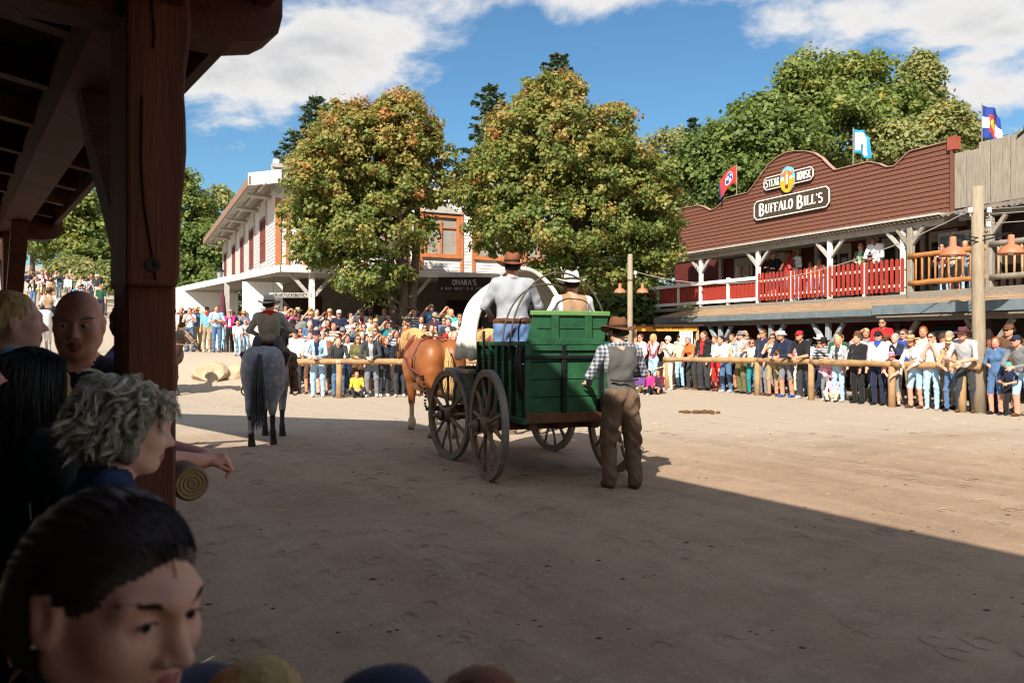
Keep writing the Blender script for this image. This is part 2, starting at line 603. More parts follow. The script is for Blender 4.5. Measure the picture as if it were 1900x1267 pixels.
def make_body(name, P, h=0.014, fold=0.004, mats_shirt=(1, 2, 5, 6, 8), hands=True, vest=False, collar=False, extra=None):
    S = SDF()
    g = P.girth
    pz = .93 if P.sit is None else P.sit
    base = Vector((0, 0, pz))
    Rl = Matrix.Rotation(-P.lean, 3, 'X')

    def up(p):
        p = Vector(p)
        return tuple(base + Rl @ (p - Vector((0, 0, .93))))
    fem = P.female
    sh = .165 if fem else .190
    # trunk
    S.ell(up((0, -.01, .955)), (.155 * g + (.012 if fem else 0), .112 * g, .115), 2, .05)
    S.ell(up((0, .002 + P.belly * .5, 1.07)), (.146 * g * (.92 if fem else 1), .106 * g + P.belly, .17), 1, .06)
    S.ell(up((0, -.005, 1.27)), (.165 * g * (.9 if fem else 1), .112 * g, .19), 1, .06, np.array(Rl))
    if fem:
        for x in (-1, 1): S.ell(up((x * .07, .085, 1.27)), (.062, .05, .06), 1, .04)
    else:
        for x in (-1, 1): S.ell(up((x * .085, -.075, 1.33)), (.085, .05, .12), 1, .05)
    S.cap(up((-sh + .04, -.012, 1.415)), up((sh - .04, -.012, 1.415)), .062 * g, .062 * g, 1, .05)
    for x in (-1, 1): S.cap(up((x * .05, -.015, 1.47)), up((x * sh, -.012, 1.425)), .045, .055, 1, .05)
    # neck and head
    S.cap(up((0, -.022, 1.44)), up((0, .002, 1.56)), .058 * (.86 if fem else 1), .052 * (.86 if fem else 1), 0, .035)
    hc = Vector(up((0, .022, 1.63)))
    M = Matrix.Translation(hc) @ (Rl @ Matrix.Rotation(P.lean, 3, 'X')).to_4x4() @ Matrix.Rotation(P.yaw, 4, 'Z') @ Matrix.Rotation(P.pitch, 4, 'X') @ Matrix.Rotation(P.roll, 4, 'Y')
    head(S, M, P.fine, True, fem, P.eye)
    # arms
    for sd, (el, wr) in ((-1, P.L), (1, P.R)):
        a = up((sd * sh, -.012, 1.415))
        e, w = up(el), up(wr)
        S.cap(a, e, .056 * g, .046 * g, 1, .04)
        S.cap(e, w, .045, .031, 5, .025)
        d = Vector(w) - Vector(e)
        if hands:
            if P.fine: hand(S, w, P.handdir or d, P.hand_up or Vector((0, 0, 1)), sd, curl=P.curl)
            else: mitt(S, w, P.handdir or d, sd)
    # legs
    for i, sd in ((0, -1), (1, 1)):
        fx, fy = P.feet[i]
        hip = up((sd * .085 * g, 0, .92))
        if P.sit is None:
            kn = (fx * .85 + sd * .02, fy * .6 + .035, .50); an = (fx, fy - .02, .085)
        else:
            kn = (sd * .15, .40, pz + .06 if P.sit > .3 else .42); an = (sd * .13, .45 if P.sit > .3 else .30, .08)
            if P.sit <= .3: kn = (sd * .2, .33, .33)
        if P.legs: kn, an = P.legs[i]
        bg = P.baggy
        S.cap(hip, kn, .090 * g + bg * .6, .066 + bg, 2, .04)
        S.cap(kn, an, .062 + bg, .048 + bg, 6, .03)
        S.ell((Vector(hip) + Vector((0, -.05, .0)))[:], (.085 * g, .085, .1), 2, .04)
        S.cap((an[0], an[1] - .03, an[2] - .04), (an[0] + sd * .015, an[1] + .15, an[2] - .05), .042, .036, 3, .02)
    if collar:
        ring = [(.066 * math.cos(t), .062 * math.sin(t) - .018, 1.485 + .012 * (math.sin(t) < 0)) for t in [2 * math.pi * i / 12 for i in range(13)]]
        for a, b_ in zip(ring, ring[1:]): S.cap(up(a), up(b_), .016, .016, 1, .008)
    if extra: extra(S, up)
    eyes = [np.array(M @ Vector((x * .032, .078, .004))) for x in (-1, 1)]

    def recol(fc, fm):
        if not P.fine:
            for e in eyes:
                fm[np.linalg.norm(fc - e, axis=1) < .0135] = 4  # one dark patch for each eye and its socket shadow
        if vest:
            q = fc - np.array(up((0, 0, 1.27)))
            v = (fm == 1) & (np.abs(q[:, 0]) < sh - .035) & (q[:, 2] > -.36) & (q[:, 2] < (.205 if collar else 9))
            fm[v] = 8
        else:
            q = fc - np.array(up((0, 0, 1.27)))
            fm[(fm == 1) & (q[:, 1] > .03) & (np.abs(q[:, 0]) < .045 + .02 * (q[:, 2] > .05)) & (q[:, 2] > -.22)] = 8
        return fm
    me = S.mesh(name, h, folds(fold, mats_shirt, seed=len(name) * 1.37), recol)
    me['head'] = [v for r in M for v in r]
    return me, M


def sharp_hat(kind):
    """hats in the head frame (origin mid head)"""
    b = MB()
    if kind == 'cowboy_hat':
        n = 28
        rings = []
        prof = [(.096, .035), (.10, .05), (.098, .085), (.088, .125), (.070, .148), (.030, .142), (.0, .138)]
        def brim(r, a):
            side = abs(math.cos(a)) ** 2
            k = (r - .096) / .10
            return .035 - .012 * k + side * k * k * .055 - (1 - side) * k * .018
        for r in (.175, .172, .15, .125, .104):
            rings.append([((r if r != .175 else .174) * math.cos(2 * math.pi * i / n) * .95, r * math.sin(2 * math.pi * i / n) * 1.12 - .012,
                           brim(r, 2 * math.pi * i / n) - (.007 if r == .175 else 0)) for i in range(n)])
        for r, z in prof:
            ring = []
            for i in range(n):
                a = 2 * math.pi * i / n
                x, y = r * math.cos(a) * .86, r * math.sin(a) * 1.06 - .012
                dz = -.022 * math.exp(-(x / .03) ** 2) if z > .12 else 0
                ring.append((x, y, z + dz))
            rings.append(ring)
        vs = [p for r_ in rings for p in r_]
        fs = []
        for j in range(len(rings) - 1):
            for i in range(n):
                fs.append((j * n + i, j * n + (i + 1) % n, (j + 1) * n + (i + 1) % n, (j + 1) * n + i))
        b.add(vs, fs)
        # underside of the brim
        vs = [(p[0], p[1], p[2] - .004) for p in rings[0]] + [(p[0], p[1], p[2] - .006) for p in rings[4]]
        b.add(vs, [(i, (i + 1) % n, n + (i + 1) % n, n + i) for i in range(n)])
        # band
        vs = []
        for r, z in ((.0995, .042), (.1015, .062)):
            vs += [(r * math.cos(2 * math.pi * i / n) * .87, r * math.sin(2 * math.pi * i / n) * 1.07 - .012, z) for i in range(n)]
        b.add(vs, [(i, (i + 1) % n, n + (i + 1) % n, n + i) for i in range(n)], 1)
    elif kind == 'cap':
        prof = [(.092, .03), (.092, .05), (.084, .09), (.06, .118), (.02, .128), (0, .129)]
        b.lathe(prof, (0, -.012, 0), 20, 0, None, .9, 1.12)
        vs, m = [], 9
        for z, k in ((.036, 0), (.030, 1)):
            for i in range(m):
                a = math.pi * (i / (m - 1))
                vs.append((.078 * math.cos(a), .065 + .035 * math.sin(a) * 0, z))
            for i in range(m):
                a = math.pi * (i / (m - 1))
                vs.append((.074 * math.cos(a), .07 + .085 * math.sin(a), z - .012))
        for o in (0, 2 * m):
            b.add(vs[o:o + 2 * m], [(i, i + 1, m + i + 1, m + i) for i in range(m - 1)])
    elif kind == 'bucket_hat':
        b.lathe([(.145, .02), (.14, .026), (.10, .05), (.094, .1), (.07, .118), (0, .122)], (0, -.012, 0), 22, 0, None, .92, 1.08)
        b.lathe([(.145, .019), (.098, .044)], (0, -.012, 0), 22, 0, None, .92, 1.08)
    return b.mesh(kind)


def hair_mesh(kind, h=.012, extra=0.0):
    S = SDF()
    S.ell((0, -.024, .036), (.084 + extra, .098 + extra, .090 + extra), 0, .02)
    if kind == 'short_hair':
        S.cap((-.05, -.075, -.01), (.05, -.075, -.01), .04, .04, 0, .04)
    elif kind == 'long_hair':
        S.ell((0, -.075, -.05), (.085, .055, .12), 0, .04)
        for x in (-1, 1): S.cap((x * .066, -.005, .02), (x * .075, -.012, -.17), .024, .02, 0, .03)
        S.ell((0, -.075, -.16), (.08, .035, .09), 0, .04)
    elif kind == 'bob_hair':
        S.ell((0, -.06, -.03), (.09, .065, .09), 0, .04)
        for x in (-1, 1): S.cap((x * .066, 0, .02), (x * .072, .0, -.07), .026, .024, 0, .03)
    elif kind == 'bun_hair':
        S.cap((-.05, -.07, 0), (.05, -.07, 0), .035, .035, 0, .04)
        S.ell((0, -.13, .06), (.04, .035, .04), 0, .02)
    # the face stays free
    S.ell((0, .10, -.03), (.066, .085, .088), 0, .012, None, True)
    if kind == 'short_hair':
        for x in (-1, 1): S.ell((x * .085, .02, -.06), (.03, .06, .055), 0, .01, None, True)
    def disp(V, mi):
        a = np.arctan2(V[:, 0], V[:, 1] + .02)
        r = .0035 * np.sin(a * 23 + V[:, 2] * 30) + .003 * np.sin(a * 41 - V[:, 2] * 70)
        C = V.copy(); C[:, 0] += r * np.sin(a); C[:, 1] += r * np.cos(a)
        return C
    return S.mesh(kind, h, disp)


def glasses_mesh():
    b = MB()
    for x in (-1, 1):
        b.box((x * .034, .093, .004), (.05, .006, .034), Matrix.Rotation(x * -.22, 3, 'Z'), 0, .004)
        b.bar((x * .058, .088, .01), (x * .078, -.005, .006), .004, .006)
    b.bar((-.012, .1, .008), (.012, .1, .008), .004, .006)
    return b.mesh('sunglasses')


COL = {
    'white': sl(236, 234, 228), 'cream': sl(225, 210, 180), 'light grey': sl(170, 172, 174), 'grey': sl(120, 122, 124), 'charcoal': sl(52, 54, 58),
    'black': sl(26, 26, 29), 'navy': sl(28, 38, 66), 'royal blue': sl(38, 76, 158), 'sky blue': sl(110, 168, 212), 'light blue': sl(160, 196, 222),
    'denim blue': sl(78, 108, 146), 'teal': sl(30, 130, 138), 'turquoise': sl(70, 190, 190), 'olive': sl(104, 98, 58), 'khaki': sl(160, 140, 104),
    'forest green': sl(36, 80, 52), 'mint': sl(160, 206, 184), 'red': sl(196, 34, 36), 'maroon': sl(98, 24, 36), 'orange': sl(222, 110, 48),
    'pink': sl(232, 168, 184), 'magenta': sl(190, 40, 120), 'purple': sl(96, 62, 120), 'yellow': sl(222, 190, 66), 'tan': sl(186, 150, 110),
    'brown': sl(98, 68, 46), 'peach': sl(228, 180, 146), 'rust': sl(158, 78, 44), 'plum': sl(74, 40, 60),
}


def cloth(c, kind='plain'):
    nm = 'cloth %s %s' % (c, kind)
    if nm in MATS: return MATS[nm]
    m = mat(nm, COL[c], .85, .12, 9, .35, 260, sheen=.15)
    if kind != 'plain':
        nt = m.node_tree; N, L = nt.nodes, nt.links
        b = N['Principled BSDF']
        src = b.inputs['Base Color'].links[0].from_socket
        tc = N.new('ShaderNodeTexCoord')
        facs = []
        for ax, on in (('Z', True), ('X', kind == 'plaid')):
            if not on: continue
            w = N.new('ShaderNodeTexWave'); w.bands_direction = ax; w.inputs['Scale'].default_value = 4.2 if kind == 'striped' else 7.5
            w.inputs['Distortion'].default_value = .4
            L.new(tc.outputs['Object'], w.inputs[0])
            r = N.new('ShaderNodeMapRange'); r.inputs['From Min'].default_value = .45; r.inputs['From Max'].default_value = .6
            L.new(w.outputs['Fac'], r.inputs[0]); facs.append(r.outputs[0])
        f = facs[0]
        if len(facs) > 1:
            q = N.new('ShaderNodeMath'); q.operation = 'MULTIPLY_ADD'; q.inputs[1].default_value = .5
            L.new(facs[0], q.inputs[0])
            q2 = N.new('ShaderNodeMath'); q2.operation = 'MULTIPLY'; q2.inputs[1].default_value = .5
            L.new(facs[1], q2.inputs[0]); L.new(q2.outputs[0], q.inputs[2]); f = q.outputs[0]
        mx = N.new('ShaderNodeMix'); mx.data_type = 'RGBA'
        lum = sum(COL[c]) / 3
        o = sl(232, 230, 224) if lum < .3 else sl(52, 58, 86)
        mx.inputs[7].default_value = (*o, 1)
        L.new(f, mx.inputs[0]); L.new(src, mx.inputs[6]); L.new(mx.outputs[2], b.inputs['Base Color'])
    return m


SKINS = [mat('skin pale', sl(222, 172, 146), .55, .08, 14, .15, 300, sss=.08), mat('skin tan', sl(196, 142, 112), .55, .08, 14, .15, 300, sss=.08),
         mat('skin ruddy', sl(212, 150, 126), .55, .08, 14, .15, 300, sss=.08), mat('skin brown', sl(128, 84, 62), .55, .08, 14, .15, 300, sss=.05)]
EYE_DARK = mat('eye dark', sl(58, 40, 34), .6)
LIPS = mat('lips', sl(176, 98, 92), .5, .08)
HAIRC = {'blond': sl(196, 160, 104), 'brown': sl(84, 56, 36), 'dark': sl(34, 26, 22), 'grey': sl(150, 146, 142), 'auburn': sl(140, 74, 38), 'white-haired': sl(206, 202, 196)}
HAIRM = {k: mat('hair ' + k, v, .55, .35, 30, .6, 120, stretch=(3, 3, .6)) for k, v in HAIRC.items()}
SHOES = [mat('shoe black', sl(30, 29, 30), .6), mat('shoe white', sl(214, 212, 208), .6), mat('shoe brown', sl(90, 62, 42), .6), mat('shoe blue', sl(46, 92, 168), .6)]
HATM = {'straw': mat('hat straw', sl(206, 176, 122), .9, .2, 30, .5, 200), 'black': mat('hat black', sl(30, 28, 28), .85, .2, 12), 'brown': mat('hat brown', sl(104, 66, 42), .85, .2, 12),
        'white': mat('hat white', sl(232, 226, 214), .85, .1, 12), 'pink': mat('hat pink', sl(234, 150, 176), .85, .1, 12), 'red': mat('hat red', sl(200, 36, 40), .8, .1, 12),
        'grey': mat('hat grey', sl(128, 126, 122), .85, .15, 12), 'turquoise': mat('hat turquoise', sl(64, 190, 186), .8, .1, 12), 'navy': mat('hat navy', sl(30, 38, 62), .8, .1, 12),
        'tan': mat('hat tan', sl(188, 152, 108), .85, .15, 12), 'plum': mat('hat plum', sl(92, 52, 62), .85, .15, 12)}
BAND = mat('hat band', sl(46, 34, 28), .7)
GLASS = mat('dark lens', sl(18, 18, 20), .15, .05, spec=.6)
# ------------------------------------------------------------------ horses (one continuous body mesh; mane, tail and tack as children)
# slots: 0 coat, 1 dark points, 2 hoof, 3 pale stockings
def horse_body(name, h=.02, hind=((-.04, .0), (.10, .0)), fore=((.05, .0), (-.05, .0)), headpos=None, draft=1.0, points=1, feather=False):
    """withers near 1.55 m, facing +y, origin on the ground under the barrel. hind/fore: (forward shift, lift) for the two feet"""
    S = SDF()
    d = draft
    S.ell((0, -.05, 1.16), (.30 * d, .62, .34), 0, .10)
    S.ell((0, .42, 1.18), (.25 * d, .36, .36), 0, .10)
    S.ell((0, -.02, 1.06), (.29 * d, .5, .30), 0, .10)
    S.cap((0, .42, 1.44), (0, .18, 1.44), .10, .10, 0, .10)          # withers
    S.cap((0, .1, 1.40), (0, -.45, 1.43), .10, .12, 0, .10)
    for x in (-1, 1):
        S.ell((x * .135 * d, -.60, 1.26), (.19 * d, .32, .28), 0, .08)
        S.ell((x * .150 * d, -.72, 1.10), (.155 * d, .19, .26), 0, .07)
        S.ell((x * .14 * d, .56, 1.12), (.14 * d, .20, .26), 0, .08)
    for i, x in ((0, -1), (1, 1)):
        f, l = hind[i]
        st = (x * .175 * d, -.50 + f * .3, .88); hk = (x * .155 * d, -.86 + f * .8, .57 + l * .5); ft = (x * .15 * d, -.80 + f, .20 + l); ho = (x * .15 * d, -.74 + f, .07 + l)
        S.cap((x * .15 * d, -.66, 1.12), st, .17 * d, .125 * d, 0, .06)
        S.cap((x * .15 * d, -.76, 1.0), hk, .135 * d, .058, 0, .06)
        S.cap(st, hk, .11 * d, .056, 0, .05)
        S.cap((hk[0], hk[1] - .03, hk[2] + .03), (hk[0], hk[1] - .005, hk[2] - .06), .045, .042, 0, .03)
        S.cap(hk, ft, .046 * d, .040 * d, 3 if points == 3 else 1, .03)
        S.cap((ft[0], ft[1] - .01, ft[2]), ft, .05 * d, .048 * d, 3 if points == 3 else 1, .03)
        S.cap(ft, ho, .046, .050, 3 if points == 3 else 1, .02)
        S.cap((ho[0], ho[1], ho[2] + .01), (ho[0], ho[1] + .015, l + .022), .054, .062, 2, .01)
        if feather: S.ell((ft[0], ft[1] - .02, ft[2] - .05), (.075, .075, .10), 3, .03)
        f, l = fore[i]
        el = (x * .17 * d, .46, .95); kn = (x * .15 * d, .52 + f * .75, .50 + l * .6); ft = (x * .15 * d, .50 + f, .18 + l); ho = (x * .15 * d, .55 + f, .07 + l)
        S.cap((x * .16 * d, .50, 1.05), el, .13 * d, .11 * d, 0, .06)
        S.cap(el, kn, .10 * d, .056, 0, .04)
        S.cap((kn[0], kn[1] + .01, kn[2] + .03), (kn[0], kn[1] + .008, kn[2] - .03), .055, .05, 0, .02)
        S.cap(kn, ft, .044, .040, 3 if points == 3 else 1, .03)
        S.cap(ft, ho, .050, .048, 3 if points == 3 else 1, .02)
        S.cap((ho[0], ho[1], ho[2] + .01), (ho[0], ho[1] + .015, l + .022), .054, .062, 2, .01)
        if feather: S.ell((ft[0], ft[1] - .02, ft[2] - .05), (.07, .07, .10), 3, .03)
    poll = Vector(headpos or (0, 1.22, 1.90))
    nb = Vector((0, .55, 1.33))
    side = Vector((poll.x, 0, 0))
    mid = nb.lerp(poll, .5) + Vector((0, -.03, .04))
    sc = (.62, 1, 1)
    S.cap(nb, mid, .27, .19, 0, .10, sc)
    S.cap(mid, poll - Vector((0, .03, .04)), .19, .125, 0, .08, (.66, 1, 1))
    dn = Vector((poll.x * .25, .40, -.40)).normalized()
    hp = lambda t, u=0: poll + dn * t + Vector((0, .7, .7)) * u
    S.cap(hp(0), hp(.28), .105, .085, 0, .05, (.8, 1, 1))
    S.cap(hp(.22), hp(.5), .085, .058, 0, .05, (.85, 1, 1))
    S.cap(hp(.10, -.10), hp(.24, -.085), .075, .055, 0, .04, (.8, 1, 1))
    S.cap(hp(.50), hp(.54, -.01), .060, .055, 1, .03, (.95, 1, 1))
    for x in (-1, 1):
        e0 = poll + Vector((x * .055, -.01, .06))
        S.cap(e0, e0 + Vector((x * .012, .01, .12)), .030, .008, 0, .02, (1, .6, 1))
        S.ell(hp(.14, .02) + Vector((x * .075, 0, 0)), (.018, .024, .022), 1, .008)
    me = S.mesh(name, h)
    return me, poll, dn


def strand_tail(name, root, end, n, width, mats_, parent, seed, bulge=.1, seg=9, thick=.006):
    rnd = random.Random(seed)
    b = MB()
    root, end = Vector(root), Vector(end)
    for i in range(n):
        a = rnd.random() * 2 * math.pi; q = math.sqrt(rnd.random())
        ox, oy = math.cos(a) * q, math.sin(a) * q
        l = .72 + .32 * rnd.random()
        pts = []
        for j in range(seg):
            t = j / (seg - 1) * l
            w = width * (.35 + 1.4 * math.sin(min(1, t * 1.1) * math.pi * .62)) * (1 - .5 * max(0, t - .75) / .3)
            p = root.lerp(end, t) + Vector((ox * w, oy * w * .7 - bulge * math.sin(math.pi * min(1, t * 1.6)) * .6, 0))
            p += Vector((rnd.gauss(0, .004), rnd.gauss(0, .004), 0))
            pts.append(p)
        b.tube(pts, [thick * 1.2] * (seg - 2) + [thick * .8, thick * .25], 4, 0, False)
    return b.build(name, mats_, parent, True)


def dapple_mat():
    m = mat('dapple grey coat', sl(122, 123, 130), .55, .25, 3, .2, 300)
    nt = m.node_tree; N, L = nt.nodes, nt.links
    b = N['Principled BSDF']
    src = b.inputs['Base Color'].links[0].from_socket
    tc = N.new('ShaderNodeTexCoord')
    v = N.new('ShaderNodeTexVoronoi'); v.inputs['Scale'].default_value = 11
    L.new(tc.outputs['Object'], v.inputs[0])
    r = N.new('ShaderNodeMapRange'); r.inputs['From Min'].default_value = .15; r.inputs['From Max'].default_value = .5
    r.inputs['To Min'].default_value = .42; r.inputs['To Max'].default_value = 0
    L.new(v.outputs['Distance'], r.inputs[0])
    mx = N.new('ShaderNodeMix'); mx.data_type = 'RGBA'; mx.inputs[7].default_value = (*sl(176, 176, 180), 1)
    L.new(r.outputs[0], mx.inputs[0]); L.new(src, mx.inputs[6]); L.new(mx.outputs[2], b.inputs['Base Color'])
    return m


LEATHER = mat('saddle leather', sl(84, 52, 32), .5, .3, 8, .3, 80)
DARK_LEATHER = mat('dark leather', sl(40, 30, 26), .5, .3, 8, .3, 80)
HOOF = mat('hoof', sl(60, 50, 42), .6, .3, 8)
HOOF_PALE = mat('pale hoof', sl(120, 104, 84), .6, .3, 8)


def mane_mesh(poll, seed, n=130, length=.28, parent=None, m=None, both=False):
    rnd = random.Random(seed)
    b = MB()
    w0 = Vector((0, .42, 1.56))
    for i in range(n):
        t = rnd.random()
        mid = w0.lerp(poll, t) + Vector((0, -.06 + .05 * t, .06 + .08 * math.sin(t * 3.1)))
        sd = rnd.choice((-1, 1)) if both else 1
        l = length * (.7 + .5 * rnd.random())
        pts = [mid + Vector((sd * .01, 0, .0)), mid + Vector((sd * .07, -.02, -.03)), mid + Vector((sd * .12, -.03 + rnd.gauss(0, .02), -l * .6)), mid + Vector((sd * (.12 + rnd.random() * .03), rnd.gauss(0, .03), -l))]
        b.tube(pts, [.010, .010, .008, .002], 4, 0, False)
    return b.build('mane', m, parent, True)


def tack(parent, poll, dn, m, reins=True):
    """bridle straps and bit"""
    b = MB()
    hp = lambda t, u=0, x=0: poll + dn * t + Vector((0, .7, .7)) * u + Vector((x, 0, 0))
    for t, r in ((.06, .10), (.34, .076)):
        c = hp(t)
        ring = []
        for i in range(17):
            a = 2 * math.pi * i / 16
            ring.append(c + Vector((math.cos(a) * r * .92, 0, 0)) + Vector((0, .7, .7)) * math.sin(a) * r * 1.08)
        b.tube(ring, .009, 5, 0, False)
    for x in (-1, 1):
        b.tube([hp(.06, 0, x * .09), hp(.2, 0, x * .086), hp(.40, -.02, x * .066)], .008, 5)
        if reins: b.tube([hp(.42, -.03, x * .07), Vector((x * .16, .8, 1.42)), Vector((x * .06, .2, 1.62))], .007, 5)
    return b.build('bridle', m, parent, True)


def place_horse(loc, rz, me, label, group, mats_):
    o = bpy.data.objects.new('horse', me)
    for m_ in mats_: me.materials.append(m_)
    o.location = loc; o.rotation_euler = (0, 0, rz)
    link(o)
    return tag(o, label, 'horse', group)
# ------------------------------------------------------------------ ground
D1 = Vector((-0.433, 0.901, 0))      # along the street
D2 = Vector((0.901, 0.433, 0))       # across it, away from the camera
UP = Vector((0, 0, 1))
RZ1 = math.atan2(D2.y, D2.x)         # frame: x = D2, y = D1


def gz(x, y):
    z = 1.1 * smooth(22.3, 28.5, y) * (1 - smooth(0.5, 6.0, x))
    hill = smooth(-11, -18, x) * smooth(30, 44, y)
    z += hill * (0.10 * max(0, y - 32) + 0.10 * max(0, -x - 18))
    return z


def ground_mat():
    m = bpy.data.materials.new('trodden dirt'); m.use_nodes = True
    nt = m.node_tree; N, L = nt.nodes, nt.links
    b = N['Principled BSDF']; b.inputs['Roughness'].default_value = .95; b.inputs['Specular IOR Level'].default_value = .15
    g = N.new('ShaderNodeNewGeometry')

    def noise(scale, det, rot=0.0, st=(1, 1, 1), rough=.6):
        mp = N.new('ShaderNodeMapping'); mp.vector_type = 'TEXTURE'; mp.inputs['Rotation'].default_value = (0, 0, rot); mp.inputs['Scale'].default_value = st
        L.new(g.outputs['Position'], mp.inputs[0])
        n = N.new('ShaderNodeTexNoise'); n.inputs['Scale'].default_value = scale; n.inputs['Detail'].default_value = det; n.inputs['Roughness'].default_value = rough
        L.new(mp.outputs[0], n.inputs[0]); return n.outputs[0]

    def rng(s, a, b_, lo=0, hi=1):
        r = N.new('ShaderNodeMapRange'); r.interpolation_type = 'SMOOTHSTEP'
        for i, v in enumerate((a, b_, lo, hi)): r.inputs[i + 1].default_value = v
        L.new(s, r.inputs[0]); return r.outputs[0]

    def mix(f, a, b_):
        x = N.new('ShaderNodeMix'); x.data_type = 'RGBA'
        if isinstance(f, float): x.inputs[0].default_value = f
        else: L.new(f, x.inputs[0])
        for i, v in ((6, a), (7, b_)):
            if isinstance(v, tuple): x.inputs[i].default_value = (*v, 1)
            else: L.new(v, x.inputs[i])
        return x.outputs[2]
    tracks = noise(1.3, 5, math.atan2(-.86, .51), (5.5, .55, 1))        # wheel and hoof tracks run down the street
    c = mix(rng(noise(.35, 5), .38, .62), (.365, .252, .168), (.285, .190, .124))
    c = mix(rng(tracks, .44, .66, 0, .6), c, (.40, .288, .20))
    c = mix(rng(noise(.8, 6, .4, (1.6, .7, 1)), .58, .74, 0, .75), c, (.235, .165, .115))
    c = mix(rng(noise(9, 6), .53, .72, 0, .65), c, (.27, .20, .145))
    c = mix(rng(noise(34, 3), .62, .74, 0, .75), c, (.16, .115, .085))
    c = mix(rng(noise(55, 2), .70, .78, 0, .6), c, (.62, .55, .47))
    c = mix(rng(noise(3.2, 9, .9, (1.3, .8, 1), .72), .47, .66, 0, .55), c, (.24, .165, .112))
    c = mix(rng(noise(14, 8, .2, (1.2, .9, 1), .75), .54, .68, 0, .6), c, (.46, .36, .27))
    # paler tone farther from the camera, along a noisy edge
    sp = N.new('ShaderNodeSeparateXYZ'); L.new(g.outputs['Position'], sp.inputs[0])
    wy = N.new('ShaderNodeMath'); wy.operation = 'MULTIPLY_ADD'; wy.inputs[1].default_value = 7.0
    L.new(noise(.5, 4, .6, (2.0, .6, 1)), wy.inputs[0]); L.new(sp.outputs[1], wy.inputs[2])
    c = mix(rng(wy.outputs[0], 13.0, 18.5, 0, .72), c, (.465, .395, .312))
    L.new(c, b.inputs['Base Color'])
    bp = N.new('ShaderNodeBump'); bp.inputs['Strength'].default_value = .55; bp.inputs['Distance'].default_value = .06
    h1 = N.new('ShaderNodeMath'); h1.operation = 'MULTIPLY_ADD'; h1.inputs[1].default_value = .35
    L.new(noise(26, 6, 0, (1, 1, 1), .7), h1.inputs[0]); L.new(tracks, h1.inputs[2])
    L.new(h1.outputs[0], bp.inputs['Height']); L.new(bp.outputs[0], b.inputs['Normal'])
    return m


def make_ground():
    xs = sorted(set([-900, -400, -200, -120, -90] + [-70 + i * 2.0 for i in range(70)] + [80, 120, 200, 400, 900]))
    ys = sorted(set([-300, -80, -30] + [-16 + i * 1.0 for i in range(90)] + [80, 90, 110, 160, 300, 600, 1500]))
    rnd = random.Random(4)
    vs = []
    for y in ys:
        for x in xs:
            vs.append((x, y, gz(x, min(y, 85)) + 0.012 * mnoise.noise(Vector((x * .5, y * .5, 0)))))
    n = len(xs)
    fs = [(j * n + i, j * n + i + 1, (j + 1) * n + i + 1, (j + 1) * n + i) for j in range(len(ys) - 1) for i in range(n - 1)]
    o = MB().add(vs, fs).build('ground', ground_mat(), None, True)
    tag(o, kind='structure')
    # loose bits: pebbles and dark crumbs of dung and earth
    for name, n, cols, lab, szr in (('pebbles', 420, sl(150, 140, 128), 'small pale pebbles scattered over the dirt street', (.006, .02)), ('dirt_crumbs', 520, sl(80, 62, 48), 'dark crumbs of earth and straw trodden into the dirt street', (.004, .028))):
        b = MB()
        for i in range(n):
            if name == 'dirt_crumbs' and i % 6:
                x, y = cx_ + rnd.gauss(0, .16), cy_ + rnd.gauss(0, .10)
            else:
                y = 2.2 + 14 * rnd.random() ** 1.6; x = (rnd.random() * 1.5 - .55) * y * .9
                cx_, cy_ = x, y
            s = szr[0] + (szr[1] - szr[0]) * rnd.random() ** 2
            z = gz(x, y)
            a = rnd.random() * 6.28
            q = []
            for k in range(5):
                r = s * (.6 + .6 * rnd.random())
                q.append((x + r * math.cos(a + k * 1.256) * 1.4, y + r * math.sin(a + k * 1.256), z - .002))
            vs = q + [(x, y, z + s * (.5 if name == 'pebbles' else .35))]
            b.add(vs, [(k, (k + 1) % 5, 5) for k in range(5)])
        tag(b.build(name, mat(name, cols, .9, .35, 50)), lab, name.split('_')[-1], kind='stuff')


make_ground()


def hoof_prints():
    rnd = random.Random(91)
    b = MB()
    for i in range(620):
        if i % 8 == 0:
            y = 2.4 + 15 * rnd.random() ** 1.3; x = (rnd.random() * 1.5 - .5) * y * .9
            d = R(30 + rnd.gauss(0, 14)); 
        else:
            x += -math.sin(d) * rnd.uniform(.35, .7) + rnd.gauss(0, .12); y += math.cos(d) * rnd.uniform(.35, .7)
        if y > 19: continue
        a0 = d + rnd.gauss(0, .25); r = rnd.uniform(.055, .075)
        pts = [Vector((x + r * math.cos(a0 + t) * .9, y + r * math.sin(a0 + t) * 1.1, .002)) for t in [-.6 + k * .54 for k in range(9)]]
        h_ = rnd.uniform(.006, .014)
        n = len(pts); vs = []
        for k, p in enumerate(pts):
            o_ = (p - Vector((x, y, 0))); o_.z = 0; o_.normalize()
            e_ = math.sin(math.pi * k / (n - 1))
            vs += [p - o_ * .012, p + Vector((0, 0, h_ * e_)), p + o_ * .03]
        b.add(vs, [(k * 3 + j, k * 3 + j + 1, k * 3 + j + 4, k * 3 + j + 3) for k in range(n - 1) for j in range(2)])
    tag(b.build('hoof_prints', bpy.data.materials['trodden dirt'], None, True), 'crescent hoof prints pressed into the dirt street', 'prints', kind='stuff')


hoof_prints()
